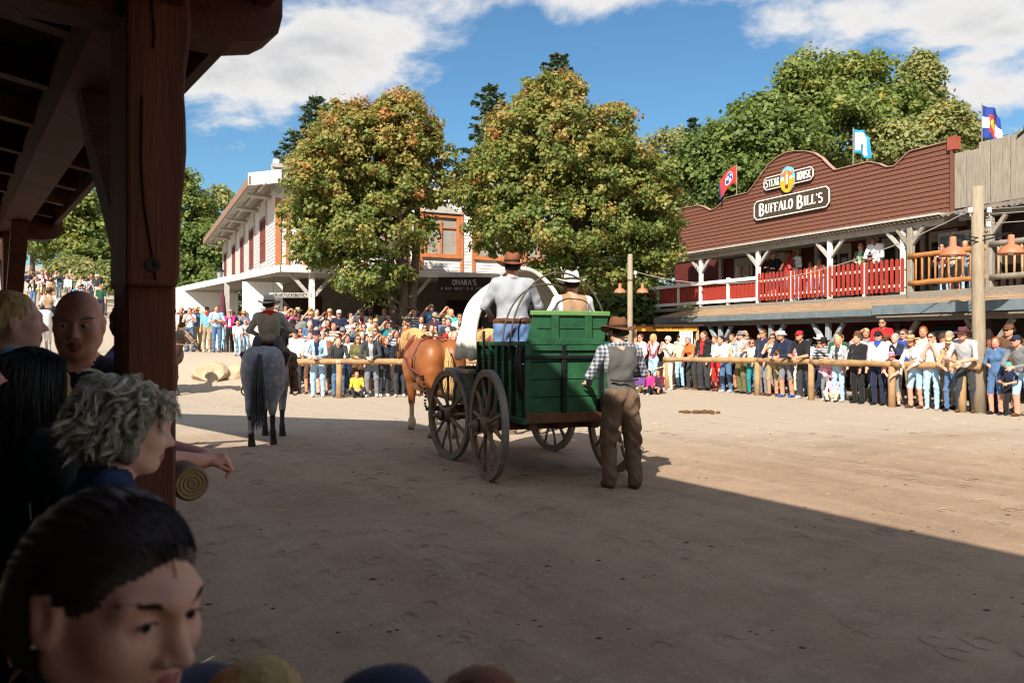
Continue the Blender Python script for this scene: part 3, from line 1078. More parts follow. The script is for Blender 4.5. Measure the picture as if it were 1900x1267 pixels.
# a dropping heap on the lit street, a straw, rope
b = MB()
rnd = random.Random(8)
for i in range(26):
    x, y = rnd.gauss(0, .20), rnd.gauss(0, .12)
    r = .03 + .03 * rnd.random()
    b.lathe([(0.001, -r), (r * .8, -r * .5), (r, 0), (r * .7, r * .6), (0, r * .8)], (x, y, r * .55), 8, 0, None, 1.2, .9)
p = at(1298, 767, 16.6)
tag(b.build('dung_heap', mat('dung', sl(96, 68, 40), .95, .3, 20, .5, 60), None, False, (p.x, 16.6, gz(p.x, 16.6))), 'small heap of brown horse droppings lying on the sunlit street', 'droppings', kind='stuff')
p = at(512, 950, 7.0)
tag(MB().tube([(-.12, 0, .012), (0, .03, .02), (.13, .02, .012)], .004, 5).build('straw', mat('straw', sl(214, 190, 130), .8), None, False, (p.x, 7.0, 0)), 'single pale straw stalk lying on the shaded dirt', 'straw')

# ------------------------------------------------------------------ wood and paint
RED_BOARD = mat('oxblood board paint', sl(114, 73, 58), .75, .28, 5, .3, 60, stretch=(.4, 6, 6))
RED_BRIGHT = mat('bright red fence paint', sl(160, 58, 46), .6, .15, 4, .15, 60)
WHITE_PAINT = mat('white paint', sl(226, 222, 214), .6, .07, 5, .1, 60)
GREY_WHITE = mat('weathered white paint', sl(176, 172, 164), .7, .18, 5, .2, 60)
GREY_WOOD = mat('weathered grey wood', sl(148, 138, 124), .85, .28, 7, .5, 50, stretch=(5, 5, .35))
GREY_WOOD_H = mat('weathered grey beam', sl(140, 130, 116), .85, .28, 7, .5, 50, stretch=(5, .35, 5))
DARK_WOOD = mat('dark brown wood', sl(52, 38, 30), .7, .3, 5, .3, 50)
LOG_ORANGE = mat('peeled orange log', sl(176, 118, 66), .6, .25, 5, .3, 40)
LOG_PALE = mat('peeled pale log', sl(178, 148, 108), .75, .25, 5, .4, 40)
ORANGE_TRIM = mat('orange brown trim', sl(184, 116, 74), .6, .15, 5, .15, 50)
CORR = mat('corrugated fibre sheet', sl(112, 100, 88), .8, .3, 4, .2, 40)
ROOF_TAN = mat('dusty roofing felt', sl(160, 134, 108), .9, .22, 3, .3, 40)
SLATE_EDGE = mat('blue grey fascia', sl(110, 122, 126), .7, .2, 4, .2, 40)
IRON = mat('dark iron', sl(40, 40, 42), .5, .2, 12, .1, 80, metal=.6)
COPPER = mat('copper enamel', sl(178, 112, 80), .5, .15, 5, .05, 40, spec=.5)
GLASS_DARK = mat('window glass', sl(34, 36, 40), .08, .1, 2, spec=.9)
INTERIOR = mat('dim plaster', sl(120, 112, 100), .9, .15, 2)
CERAMIC = mat('white ceramic', sl(230, 230, 232), .25, .05)
BOARD_WALL = mat('dark red wall boards', sl(92, 38, 34), .8, .2, 4, .2, 40)
TEXT_WHITE = mat('white lettering', sl(238, 234, 226), .6, .05)
SIGN_BROWN = mat('dark sign board', sl(72, 60, 46), .75, .22, 6, .2, 50)

# ------------------------------------------------------------------ lettering: slab-serif strokes
def _arc(cx, cy, rx, ry, a0, a1, n=7):
    return [(cx + rx * math.cos(R(a0 + (a1 - a0) * i / n)), cy + ry * math.sin(R(a0 + (a1 - a0) * i / n))) for i in range(n + 1)]


TK, TN = .17, .07
GLYPH = {
    'A': ([((0, 0), (.27, 1)), TN], [((.27, 1), (.56, 0)), TK], [((.1, .33), (.44, .33)), TN], [((-.07, .03), (.1, .03)), TN], [((.42, .03), (.66, .03)), TN]),
    'B': ([((.1, 0), (.1, 1)), TK], [tuple(_arc(.14, .75, .32, .25, 90, -90)), .11], [tuple(_arc(.14, .27, .38, .27, 90, -90)), .12], [((0, .97), (.2, .97)), TN], [((0, .03), (.2, .03)), TN]),
    'C': ([tuple(_arc(.3, .5, .26, .48, 50, 310, 10)), .13],),
    'E': ([((.1, 0), (.1, 1)), TK], [((0, .97), (.48, .97)), TN], [((0, .03), (.5, .03)), TN], [((.1, .52), (.36, .52)), TN], [((.47, .82), (.47, 1)), TN], [((.49, 0), (.49, .2)), TN]),
    'F': ([((.12, 0), (.12, 1)), TK], [((0, .97), (.5, .97)), TN], [((.1, .52), (.38, .52)), TN], [((0, .03), (.26, .03)), TN], [((.48, .8), (.48, 1)), TN]),
    'H': ([((.1, 0), (.1, 1)), TK], [((.5, 0), (.5, 1)), TK], [((.1, .52), (.5, .52)), TN], [((0, .03), (.22, .03)), TN], [((.38, .03), (.62, .03)), TN], [((0, .97), (.22, .97)), TN], [((.38, .97), (.62, .97)), TN]),
    'I': ([((.12, 0), (.12, 1)), TK], [((0, .03), (.25, .03)), TN], [((0, .97), (.25, .97)), TN]),
    'K': ([((.1, 0), (.1, 1)), TK], [((.14, .45), (.5, 1)), .08], [((.22, .55), (.52, 0)), .15], [((0, .03), (.22, .03)), TN], [((0, .97), (.22, .97)), TN]),
    'L': ([((.12, 0), (.12, 1)), TK], [((0, .03), (.48, .03)), TN], [((0, .97), (.26, .97)), TN], [((.47, 0), (.47, .2)), TN]),
    'O': ([tuple(_arc(.3, .5, .25, .47, 0, 360, 16)), .14],),
    'R': ([((.1, 0), (.1, 1)), TK], [tuple(_arc(.14, .74, .32, .25, 90, -90)), .11], [((.26, .5), (.54, 0)), .15], [((0, .03), (.22, .03)), TN], [((0, .97), (.2, .97)), TN]),
    'S': ([tuple(_arc(.26, .74, .2, .23, 40, 270, 8) + _arc(.26, .27, .22, .25, 90, -140, 8)), .12],),
    'T': ([((.28, 0), (.28, 1)), TK], [((0, .97), (.56, .97)), TN], [((.15, .03), (.41, .03)), TN], [((.02, .8), (.02, 1)), TN], [((.54, .8), (.54, 1)), TN]),
    'U': ([((.1, 1), (.1, .3)), TK], [tuple(_arc(.3, .3, .2, .28, 180, 360, 8)), .11], [((.5, .3), (.5, 1)), .1], [((0, .97), (.22, .97)), TN], [((.4, .97), (.6, .97)), TN]),
    "'": ([((.05, .78), (.09, 1)), .11],),
    'Ü': ([((.1, .8), (.1, .3)), TK], [tuple(_arc(.3, .3, .2, .28, 180, 360, 8)), .11], [((.5, .3), (.5, .8)), .1], [((.18, .9), (.18, 1.0)), .1], [((.42, .9), (.42, 1.0)), .1]),
}
GW = {'I': .25, "'": .16, 'L': .5, 'F': .5, 'E': .52, ' ': .3}


def lettering(txt, o, ux, uy, un, hgt, width, m, parent, th=.012, big=None, name='lettering'):
    """mesh letters; the line is fitted to `width`. big: initials drawn larger"""
    b = MB()
    adv = []
    for i, ch in enumerate(txt):
        k = 1.35 if big and i in big else 1.0
        adv.append((ch, k, GW.get(ch, .6) * k + .10))
    tot = sum(a for _, _, a in adv) - .10
    sx = width / tot
    x = 0.0
    for ch, k, a in adv:
        for poly, t in GLYPH.get(ch, ()):
            for i in range(len(poly) - 1):
                p0 = Vector(((x + poly[i][0] * k) * sx, (poly[i][1] - .5) * k * hgt)); p1 = Vector(((x + poly[i + 1][0] * k) * sx, (poly[i + 1][1] - .5) * k * hgt))
                d = p1 - p0
                if d.length < 1e-6: continue
                d.normalize(); n = Vector((-d.y, d.x))
                w = t * k * (sx * abs(n.x) + hgt * abs(n.y)) / 2
                e = d * w * (.3 if len(poly) > 2 else 0)
                q = [p0 - n * w - e, p1 - n * w + e, p1 + n * w + e, p0 + n * w - e]
                b.prism([(v.x, v.y) for v in q], Vector(o) + Vector(un) * (.0004 * i), ux, uy, un, th)
        x += a
    return b.build(name, m, parent)


def marks(n, o, ux, uy, un, hgt, width, m, parent, seed=1):
    """small lettering too far away to read: upright strokes and bars"""
    rnd = random.Random(seed); b = MB()
    w = width / n
    for i in range(n):
        if rnd.random() < .12: continue
        x = (i + .5) * w
        for k in (-.22, .22):
            if rnd.random() < .85: b.prism([(x + k * w - w * .09, -hgt / 2), (x + k * w + w * .09, -hgt / 2), (x + k * w + w * .09, hgt / 2), (x + k * w - w * .09, hgt / 2)], o, ux, uy, un, .01)
        for yy in (-.42, 0, .42):
            if rnd.random() < .5: b.prism([(x - w * .13, yy * hgt - hgt * .08), (x + w * .13, yy * hgt - hgt * .08), (x + w * .13, yy * hgt + hgt * .08), (x - w * .13, yy * hgt + hgt * .08)], o, ux, uy, un, .008)
    return b.build('lettering', m, parent)


# ------------------------------------------------------------------ steak house (red board false front, balcony) on the far side
def bb(px, c):
    """where the sight line of a column px meets the upright plane D2.P = c : returns the distance along -D1 (t) and depth"""
    r = (px - CX) / FPX
    Y = c / (.901 * r + .433)
    P = Vector((r * Y, Y, 0))
    return -P.dot(D1), Y


def bbz(px, py, c):
    t, Y = bb(px, c)
    return t, CAM_H - (py - CY) / FPX * Y


def P3(t, c, z):
    """point at t along -D1, c across, height z"""
    v = D2 * c - D1 * t
    return Vector((v.x, v.y, z))


E1 = -D1            # towards the camera end of the street
steak = empty('steak_house', P3(-20, 19.2, 0), 0, 'red board steak house with curved false front and a balcony over the crowd', 'building')
steak_off = steak.location.copy()


def put(o, parent):
    o.parent = parent
    o.matrix_parent_inverse = Matrix.Translation(-Vector(parent.location)) if parent.rotation_euler.z == 0 else parent.matrix_basis.inverted()
    return o


FC = 19.25
prof_px = [(1259, 389), (1297, 381.6), (1308, 385), (1319.5, 391), (1328, 388), (1336, 381.6), (1348, 368), (1389, 358), (1402, 342), (1416, 322), (1428, 306), (1443, 293), (1460, 284), (1477, 281),
           (1496, 281.5), (1512, 285), (1526, 294), (1537, 305.6), (1549, 316), (1553, 316), (1613, 301), (1630, 304), (1646, 311), (1661, 309), (1679, 291), (1689, 282), (1767, 262)]
prof = [bbz(a, b_, FC) for a, b_ in prof_px]
T0, T1 = prof[0][0], prof[-1][0]


def top_at(t):
    if t <= prof[0][0]: return prof[0][1]
    for (a, za), (b_, zb) in zip(prof, prof[1:]):
        if a <= t <= b_: return za + (zb - za) * (t - a) / max(1e-6, b_ - a)
    return prof[-1][1]


ZB = 4.86
wall_boards = MB().prism([(T0, ZB)] + [(t, z - .03) for t, z in prof][::1] + [(T1, ZB)], D2 * (FC + .05), E1, UP, D2, .06).build('backing_wall', DARK_WOOD)
put(wall_boards, steak)
bh = .128
i = 0
rnd = random.Random(31)
z = ZB
while z < 7.6:
    # where is the front at least this high?
    N_ = 240
    seg = None
    for k in range(N_ + 1):
        t = T0 + (T1 - T0) * k / N_
        ok = top_at(t) > z + .03 and k < N_
        if ok and seg is None: seg = t
        if not ok and seg is not None:
            e = t
            if e - seg > .12:
                pts = []
                m_ = max(2, int((e - seg) / .25))
                upr = [(seg + (e - seg) * q / m_, min(z + bh, top_at(seg + (e - seg) * q / m_))) for q in range(m_ + 1)]
                poly = [(seg, z + .004), (e, z + .004)] + upr[::-1]
                o = D2 * (FC - .004) + D2 * (.004 * rnd.random())
                bd = MB()
                n = len(poly)
                vs = [o + E1 * p[0] + UP * p[1] - D2 * (.028 if p[1] < z + .01 else .004) for p in poly] + [o + E1 * p[0] + UP * p[1] + D2 * .02 for p in poly]
                bd.add(vs, [tuple(range(n)), tuple(range(2 * n - 1, n - 1, -1))] + [(a, a + n, (a + 1) % n + n, (a + 1) % n) for a in range(n)])
                put(bd.build('board', RED_BOARD), steak)
            seg = None
    z += bh
# capping along the curved top
path = [D2 * (FC + .02) + E1 * t + UP * (z_ + .012) for t, z_ in prof]
cap_ = MB()
for a, b_ in zip(path, path[1:]):
    cap_.bar(a, b_ + (b_ - a).normalized() * .01, .16, .022, 0, UP)
put(cap_.build('capping', mat('faded pink capping', sl(170, 132, 116), .8, .2)), steak)
put(MB().box((D2 * (FC - .02) + E1 * (T1 + .02) + UP * 5.78)[:], (.12, .06, 1.85), Matrix.Rotation(RZ1, 3, 'Z')).build('corner_strip', RED_BOARD), steak)
put(MB().box((D2 * FC + E1 * (T1 + .04) + UP * 6.62)[:], (.2, .24, .34), Matrix.Rotation(RZ1, 3, 'Z')).build('chimney', mat('brick red', sl(150, 78, 62), .85, .2)), steak)


def corrugated(parent, t0, t1, c0, z0, c1, z1, name='corrugated_roof', wl=.14, amp=.022, m=CORR):
    b = MB()
    n = int((t1 - t0) / wl * 6)
    vs = []
    for k in range(n + 1):
        t = t0 + (t1 - t0) * k / n
        w = amp * math.sin(2 * math.pi * k / 6)
        for c, z_ in ((c0, z0), (c1, z1)):
            vs.append(D2 * c + E1 * t + UP * (z_ + w))
        for c, z_ in ((c1, z1), (c0, z0)):
            vs.append(D2 * c + E1 * t + UP * (z_ + w - .012))
    fs = []
    for k in range(n):
        a, b_ = k * 4, k * 4 + 4
        for j in range(4): fs.append((a + j, b_ + j, b_ + (j + 1) % 4, a + (j + 1) % 4))
    return put(b.add(vs, fs).build(name, m), parent)


TR = T1 + 6.5                       # the grey building goes on towards the camera
corrugated(steak, T0 - .05, T1 + .35, 18.72, 4.70, 19.6, 4.98)
W_ = 21.2                           # wall of the upper floor
put(MB().box((D2 * 20.2 + E1 * ((T0 + T1) / 2) + UP * 4.78)[:], (3.0, T1 - T0, .06), Matrix.Rotation(RZ1, 3, 'Z')).build('porch_ceiling', GREY_WHITE), steak)
put(MB().box((D2 * 24.4 + E1 * ((T0 + T1) / 2 - 1.4) + UP * 2.4)[:], (6.4, T1 - T0 + 2.8, 4.8), Matrix.Rotation(RZ1, 3, 'Z')).build('wall', BOARD_WALL), steak)
M1 = Matrix.Rotation(RZ1, 3, 'Z')    # local x = D2, y = D1
ZF = 2.78                           # balcony floor
put(MB().box((D2 * 20.05 + E1 * ((T0 + T1) / 2 - .6) + UP * (ZF - .06))[:], (2.3, T1 - T0 + 1.6, .12), M1).build('balcony_floor', GREY_WOOD_H), steak)
put(MB().box((D2 * 18.98 + E1 * ((T0 + T1) / 2) + UP * 4.60)[:], (.12, T1 - T0, .16), M1).build('eave_beam', GREY_WHITE), steak)
# balcony posts with braces
post_px = [1222, 1301, 1407, 1540, 1676]
PC = 18.98
post_t = [bb(p_, PC)[0] for p_ in post_px]
for t in post_t[1:]:
    b = MB()
    b.box((D2 * PC + E1 * t + UP * 3.63)[:], (.13, .13, 1.86), M1, 0, .012)
    put(b.build('post', WHITE_PAINT), steak)
    for s in (-1, 1):
        b = MB().bar(D2 * PC + E1 * (t + s * .03) + UP * 4.02, D2 * PC + E1 * (t + s * .52) + UP * 4.53, .09, .09, 0, D2)
        put(b.build('brace', GREY_WHITE), steak)
mids = [(a + b_) / 2 for a, b_ in zip(post_t, post_t[1:])]
for t in [post_t[0]] + [m_ for m_ in mids]:
    put(MB().box((D2 * PC + E1 * t + UP * 3.22)[:], (.11, .11, 1.04), M1, 0, .01).build('rail_post', WHITE_PAINT), steak)
tl = post_t[0] - 2.0
t2 = post_t[2]
for zz, hh in ((3.62, .12), (2.92, .11)):
    put(MB().box((D2 * (PC - .075) + E1 * ((tl + t2) / 2) + UP * zz)[:], (.04, t2 - tl, hh), M1).build('white_rail', WHITE_PAINT), steak)
slat = MB().box((0, 0, 0), (.022, .085, .62)).mesh('slat')
slat.materials.append(RED_BRIGHT)
nsl = int((t2 - tl) / .097)
for k in range(nsl):
    put(shared('slat', slat, None, D2 * (PC + .01 + (k % 2) * .014) + E1 * (tl + .05 + k * .097) + UP * 3.27, (0, 0, RZ1)), steak)
# picket fence of the open bays
pk = MB()
pk.prism([(-.05, 0), (.05, 0), (.05, .86), (.035, .9), (0, .92), (-.035, .9), (-.05, .86)], (0, 0, 0), (0, 1, 0), (0, 0, 1), (1, 0, 0), .024)
pk = pk.mesh('picket'); pk.materials.append(RED_BRIGHT)
t3 = post_t[4] + .1
npk = int((t3 - t2) / .165)
for k in range(npk):
    put(shared('picket', pk, None, D2 * (PC - .07) + E1 * (t2 + .12 + k * .165) + UP * (ZF + .07 + .012 * math.sin(k * 2.1)), (0, 0, RZ1)), steak)
for zz in (3.50, 3.02):
    put(MB().box((D2 * (PC - .035) + E1 * ((t2 + t3) / 2) + UP * zz)[:], (.04, t3 - t2, .075), M1).build('white_rail', WHITE_PAINT), steak)
# doors and windows of the upper wall
for t, w in ((post_t[1] - .2, 1.0), (post_t[1] + 1.5, .9), (post_t[2] + 1.4, 1.0), (post_t[3] + .6, 1.1), (post_t[4] - .4, .9)):
    dr = put(MB().box((D2 * (W_ - .03) + E1 * t + UP * 3.75)[:], (.05, w, 1.9), M1).build('door', GREY_WHITE), steak)
    for s in (-1, 1):
        for zz in (3.4, 4.1):
            q = MB().box((D2 * (W_ - .07) + E1 * (t + s * w * .22) + UP * zz)[:], (.03, w * .32, .55), M1).build('pane', GLASS_DARK)
            q.parent = dr; q.matrix_parent_inverse = dr.matrix_basis.inverted()
for t in [T0 + .25, post_t[1] + .6, post_t[2] - .35, post_t[2] + .5, post_t[3] - .4, post_t[3] + 1.5]:
    put(MB().box((D2 * (W_ - .06) + E1 * t + UP * 3.78)[:], (.12, .16, 2.0), M1).build('wall_stud', GREY_WHITE), steak)
# lower canopy: dusty roof planks, fascia, posts with braces
t_l, t_m, t_r = bb(1215, 17.6)[0], bb(1622, 17.5)[0], TR
for k in range(7):
    a, b_ = k / 7, (k + 1) / 7
    ca, cb = 17.6 + 1.55 * a, 17.6 + 1.55 * b_
    za, zb = 2.36 + .33 * a, 2.36 + .33 * b_
    b = MB().bar(D2 * ((ca + cb) / 2) + E1 * t_l + UP * ((za + zb) / 2 + .012 * (k % 2)), D2 * ((ca + cb) / 2) + E1 * t_r + UP * ((za + zb) / 2 + .012 * (k % 2)), (cb - ca) * 1.02, .035, 0, (D2 * -.2 + UP).normalized())
    put(b.build('roof_plank', ROOF_TAN), steak)
put(MB().box((D2 * 17.57 + E1 * ((t_l + t_m) / 2) + UP * 2.26)[:], (.06, t_m - t_l, .17), M1).build('fascia', SLATE_EDGE), steak)
put(MB().box((D2 * 17.45 + E1 * ((t_m + t_r) / 2) + UP * 2.31)[:], (.07, t_r - t_m, .24), M1).build('fascia', SLATE_EDGE), steak)
put(MB().box((D2 * 17.85 + E1 * ((t_l + t_r) / 2) + UP * 2.10)[:], (.16, t_r - t_l, .16), M1).build('canopy_beam', GREY_WOOD_H), steak)
YG = mat('blue grey painted timber', sl(150, 156, 158), .75, .15, 4, .2, 40)
for px in (1250, 1337, 1431, 1537, 1668, 1836, 2060):
    t = bb(px, 17.85)[0]
    put(MB().box((D2 * 17.85 + E1 * t + UP * 1.01)[:], (.13, .13, 2.02), M1, 0, .01).build('canopy_post', YG if px < 1600 else DARK_WOOD), steak)
    for s in (-1, 1):
        put(MB().bar(D2 * 17.85 + E1 * (t + s * .05) + UP * 1.32, D2 * 17.85 + E1 * (t + s * .55) + UP * 2.02, .10, .11, 0, D2).build('canopy_brace', YG if px < 1600 else GREY_WOOD), steak)
# ground floor wall behind the crowd, with door and window openings framed
for t, w, hh in ((post_t[1] - 1, 1.3, 1.9), (post_t[2], 1.4, 1.9), (post_t[3] - .4, 1.3, 1.9), (post_t[4], 1.5, 1.9)):
    wd = put(MB().box((D2 * (W_ - .03) + E1 * t + UP * (hh / 2 + .05))[:], (.06, w, hh), M1).build('window', mat('green frame', sl(40, 62, 54), .6)), steak)
    for s in (-1, 1):
        q = MB().box((D2 * (W_ - .07) + E1 * (t + s * w * .24) + UP * (hh / 2 + .1))[:], (.03, w * .4, hh * .8), M1).build('pane', GLASS_DARK)
        q.parent = wd; q.matrix_parent_inverse = wd.matrix_basis.inverted()
# name boards
def notched(w, h, k):
    return [(-w / 2 + k, -h / 2), (w / 2 - k, -h / 2), (w / 2 - k * .2, -h / 2 + k * .8), (w / 2, -h / 2 + k), (w / 2, h / 2 - k), (w / 2 - k * .2, h / 2 - k * .8), (w / 2 - k, h / 2), (-w / 2 + k, h / 2),
            (-w / 2 + k * .2, h / 2 - k * .8), (-w / 2, h / 2 - k), (-w / 2, -h / 2 + k), (-w / 2 + k * .2, -h / 2 + k * .8)]


SC = FC - .075
tb0, zb0 = bbz(1401, 393, SC); tb1, zb1 = bbz(1540, 366, SC)
w_, zc_ = tb1 - tb0, (zb0 + zb1) / 2 + .02
sg = empty('name_board', D2 * SC + E1 * ((tb0 + tb1) / 2) + UP * zc_, 0, 'long dark board with notched corners reading buffalo bill\'s in white slab letters', 'sign')
o_ = D2 * SC + E1 * ((tb0 + tb1) / 2) + UP * zc_
hb = .62
put(MB().prism(notched(w_, hb, .12), o_, E1, UP, D2, .05).build('board', SIGN_BROWN), sg)
ed = notched(w_, hb, .12)
eb = MB()
for a, b_ in zip(ed, ed[1:] + ed[:1]):
    eb.bar(o_ - D2 * .03 + E1 * a[0] + UP * a[1], o_ - D2 * .03 + E1 * b_[0] + UP * b_[1], .03, .03, 0, D2)
put(eb.build('border', TEXT_WHITE), sg)
put(lettering("BUFFALO BILL'S", o_ - E1 * w_ * .43 - D2 * .04, E1, UP, -D2, .30, w_ * .86, TEXT_WHITE, None, .014, big={0, 8}), sg)
ts0, zs0 = bbz(1419, 344, SC); ts1, zs1 = bbz(1510, 320, SC)
w2, zc2 = ts1 - ts0, (zs0 + zs1) / 2
o2 = D2 * SC + E1 * ((ts0 + ts1) / 2) + UP * zc2
sg2 = empty('round_emblem_board', o2, 0, 'small dark board reading steak house split by an oval emblem of a bull head', 'sign')
put(MB().prism(notched(w2, .40, .1), o2, E1, UP, D2, .05).build('board', SIGN_BROWN), sg2)
ed = notched(w2, .40, .1)
eb = MB()
for a, b_ in zip(ed, ed[1:] + ed[:1]):
    eb.bar(o2 - D2 * .03 + E1 * a[0] + UP * a[1], o2 - D2 * .03 + E1 * b_[0] + UP * b_[1], .025, .025, 0, D2)
put(eb.build('border', TEXT_WHITE), sg2)
put(lettering("STEAK", o2 - E1 * w2 * .46 - D2 * .04, E1, UP, -D2, .25, w2 * .29, TEXT_WHITE, None, .014), sg2)
put(lettering("HOUSE", o2 + E1 * w2 * .19 - D2 * .04, E1, UP, -D2, .25, w2 * .27, TEXT_WHITE, None, .014), sg2)
oc = o2 + UP * -.02 - D2 * .02
rx_, rz_ = .31, .42
ell_ = lambda a0, a1, kx=1, kz=1, n=24: [(rx_ * kx * math.cos(R(a0 + (a1 - a0) * i / n)), rz_ * kz * math.sin(R(a0 + (a1 - a0) * i / n))) for i in range(n + 1)]
put(MB().prism(ell_(0, 360)[:-1], oc, E1, UP, D2, .07).build('oval', mat('emblem sky', sl(120, 190, 222), .5, .1)), sg2)
put(MB().prism(ell_(180, 360) + [(.12, .1), (0, .02), (-.14, -.02)], oc - D2 * .036, E1, UP, D2, .012).build('emblem_ground', mat('emblem gold', sl(226, 170, 44), .5, .2)), sg2)
put(MB().prism([(-.3, .0), (-.2, .12), (-.08, .05), (.1, .14), (.29, .03), (.1, -.02), (-.1, -.04)], oc - D2 * .037, E1, UP, D2, .016).build('emblem_snow', TEXT_WHITE), sg2)
hd = [(-.05, -.28), (.05, -.28), (.07, -.1), (.13, .08), (.24, .16), (.26, .28), (.18, .2), (.12, .26), (0, .3), (-.12, .26), (-.18, .2), (-.26, .28), (-.24, .16), (-.13, .08), (-.07, -.1)]
put(MB().prism(hd, oc - D2 * .044, E1, UP, D2, .016).build('emblem_bull_head', mat('emblem orange', sl(206, 124, 60), .5, .2)), sg2)
put(MB().prism([(-.03, -.2), (.03, -.2), (.04, .1), (0, .24), (-.04, .1)], oc - D2 * .052, E1, UP, D2, .014).build('emblem_blaze', TEXT_WHITE), sg2)
put(MB().prism([(-.05, -.27), (.05, -.27), (.055, -.17), (-.055, -.17)], oc - D2 * .062, E1, UP, D2, .012).build('emblem_muzzle', mat('emblem plum', sl(98, 44, 52), .5)), sg2)

# ------------------------------------------------------------------ grey plank building with a log balcony, next to the steak house
grey = empty('grey_plank_building', P3(T1 + 3, 19.2, 0), 0, 'weathered grey plank building with a log railed balcony beside the steak house', 'building')
put(MB().box((D2 * 22.8 + E1 * (T1 + 3.6) + UP * 2.4)[:], (6.8, 6.6, 4.8), M1).build('wall', DARK_WOOD), grey)
rnd = random.Random(77)
t = T1 + .06
while t < TR:
    w = .2 + .16 * rnd.random()
    px_t = t - T1
    ztop = 6.36 + (.13 if px_t > .5 else 0) + (0.0 if px_t < 1.75 else min(1.25, .25 + (px_t - 1.75) * .62)) + rnd.uniform(-.02, .02)
    put(MB().box((D2 * (FC + .0 + .018 * rnd.random()) + E1 * (t + w / 2) + UP * ((4.92 + ztop) / 2))[:], (.03, w - .012, ztop - 4.92), M1, 0, .006).build('plank', GREY_WOOD), grey)
    t += w
corrugated(grey, T1 + .36, TR, 18.75, 4.72, 19.6, 5.0)
put(MB().box((D2 * 19.0 + E1 * ((T1 + TR) / 2 + .2) + UP * 4.62)[:], (.12, TR - T1 - .4, .14), M1).build('eave_beam', GREY_WOOD_H), grey)
put(MB().box((D2 * 19.28 + E1 * ((T1 + TR) / 2 + .2) + UP * 4.90)[:], (.04, TR - T1 - .5, .12), M1).build('skirt_board', GREY_WOOD_H), grey)
tc_ = bb(1690, 18.92)[0]
tp2 = bb(1826, 18.92)[0]
for t in (tc_, tp2 + .15, tp2 + 2.9):
    put(MB().box((D2 * 18.92 + E1 * t + UP * 3.6)[:], (.16, .16, 1.9), M1, 0, .02).build('balcony_post', GREY_WOOD), grey)
    for s in (-1, 1):
        put(MB().bar(D2 * 18.92 + E1 * (t + s * .05) + UP * 4.1, D2 * 18.92 + E1 * (t + s * .4) + UP * 4.54, .09, .1, 0, D2).build('brace', GREY_WOOD), grey)
put(MB().box((D2 * 18.86 + E1 * ((tc_ + TR) / 2) + UP * (ZF - .08))[:], (.14, TR - tc_, .24), M1).build('floor_beam', GREY_WOOD_H), grey)
put(MB().box((D2 * 20.05 + E1 * ((tc_ + TR) / 2 + .8) + UP * (ZF - .02))[:], (2.2, TR - tc_ - 1.6, .08), M1).build('balcony_floor', GREY_WOOD_H), grey)


def wob_log(a, b_, r, seed, m, parent, name='log', n=9, sag=0):
    rnd = random.Random(seed)
    a, b_ = Vector(a), Vector(b_)
    pts, rr = [], []
    for k in range(n):
        t = k / (n - 1)
        p = a.lerp(b_, t) + Vector((rnd.gauss(0, r * .05), rnd.gauss(0, r * .05), rnd.gauss(0, r * .07) - sag * math.sin(math.pi * t)))
        pts.append(p); rr.append(r * (1 + .10 * math.sin(t * 7 + seed)))
    o = MB().tube(pts, rr, 10).build(name, m, None, True)
    return put(o, parent) if parent is not None else o


for k, (ta, tb_, mm, zt) in enumerate(((tc_, tp2 + .1, LOG_ORANGE, 3.78), (tp2 + .2, tp2 + 2.9, GREY_WOOD_H, 3.86))):
    wob_log(D2 * 18.86 + E1 * ta + UP * zt, D2 * 18.86 + E1 * tb_ + UP * (zt + .02), .075, 3 + k, mm, grey, 'log_rail')
    wob_log(D2 * 18.86 + E1 * ta + UP * 3.06, D2 * 18.86 + E1 * tb_ + UP * 3.06, .07, 5 + k, mm, grey, 'log_rail')
    n = int((tb_ - ta) / .19)
    for q in range(1, n + 1):
        t = ta + q * .19
        wob_log(D2 * 18.87 + E1 * t + UP * 3.06, D2 * 18.87 + E1 * (t + .02 * math.sin(q * 3)) + UP * zt, .028, q, LOG_PALE if k else LOG_ORANGE, grey, 'baluster', 4)
for t, w in ((tc_ + .9, .8), (tp2 - .3, .9), (tp2 + 1.5, 1.0)):
    wd = put(MB().box((D2 * 19.36 + E1 * t + UP * 3.7)[:], (.05, w, 1.3), M1).build('window', GREY_WOOD), grey)
    q = MB().box((D2 * 19.32 + E1 * t + UP * 3.7)[:], (.03, w * .8, 1.1), M1).build('pane', GLASS_DARK)
    q.parent = wd; q.matrix_parent_inverse = wd.matrix_basis.inverted()
rf = MB().prism([(0, 0), (0, .04), (2.2, 1.4), (2.2, 1.36)], D2 * 21.0 + E1 * (T1 + 1.7) + UP * 6.4, E1, UP, D2, 3.6)
put(rf.build('roof', DARK_WOOD), grey)

# ------------------------------------------------------------------ kiosk under the steak house end
kp = at(1236, 700, 25.6)
ki = empty('snack_kiosk', (kp.x, kp.y, 0), 0, 'small wooden snack kiosk with an orange name board and a paper menu', 'kiosk')
for x in (-1.05, 1.05):
    put(MB().box((kp.x + x * .95, 25.6, 1.0), (.09, .09, 2.0)).build('post', LOG_PALE), ki)
put(MB().box((kp.x, 26.5, 1.0), (2.0, .05, 2.0)).build('back_panel', DARK_WOOD), ki)
put(MB().box((kp.x, 26.0, 2.02), (2.3, 1.2, .06)).build('roof', DARK_WOOD), ki)
ob = put(MB().box((kp.x, 25.52, 1.93), (1.95, .04, .20)).build('name_board', mat('orange sign', sl(222, 148, 52), .6, .12)), ki)
put(marks(15, (kp.x - .45, 25.495, 1.93), (1, 0, 0), (0, 0, 1), (0, 1, 0), .09, 1.0, DARK_WOOD, None, 4), ki)
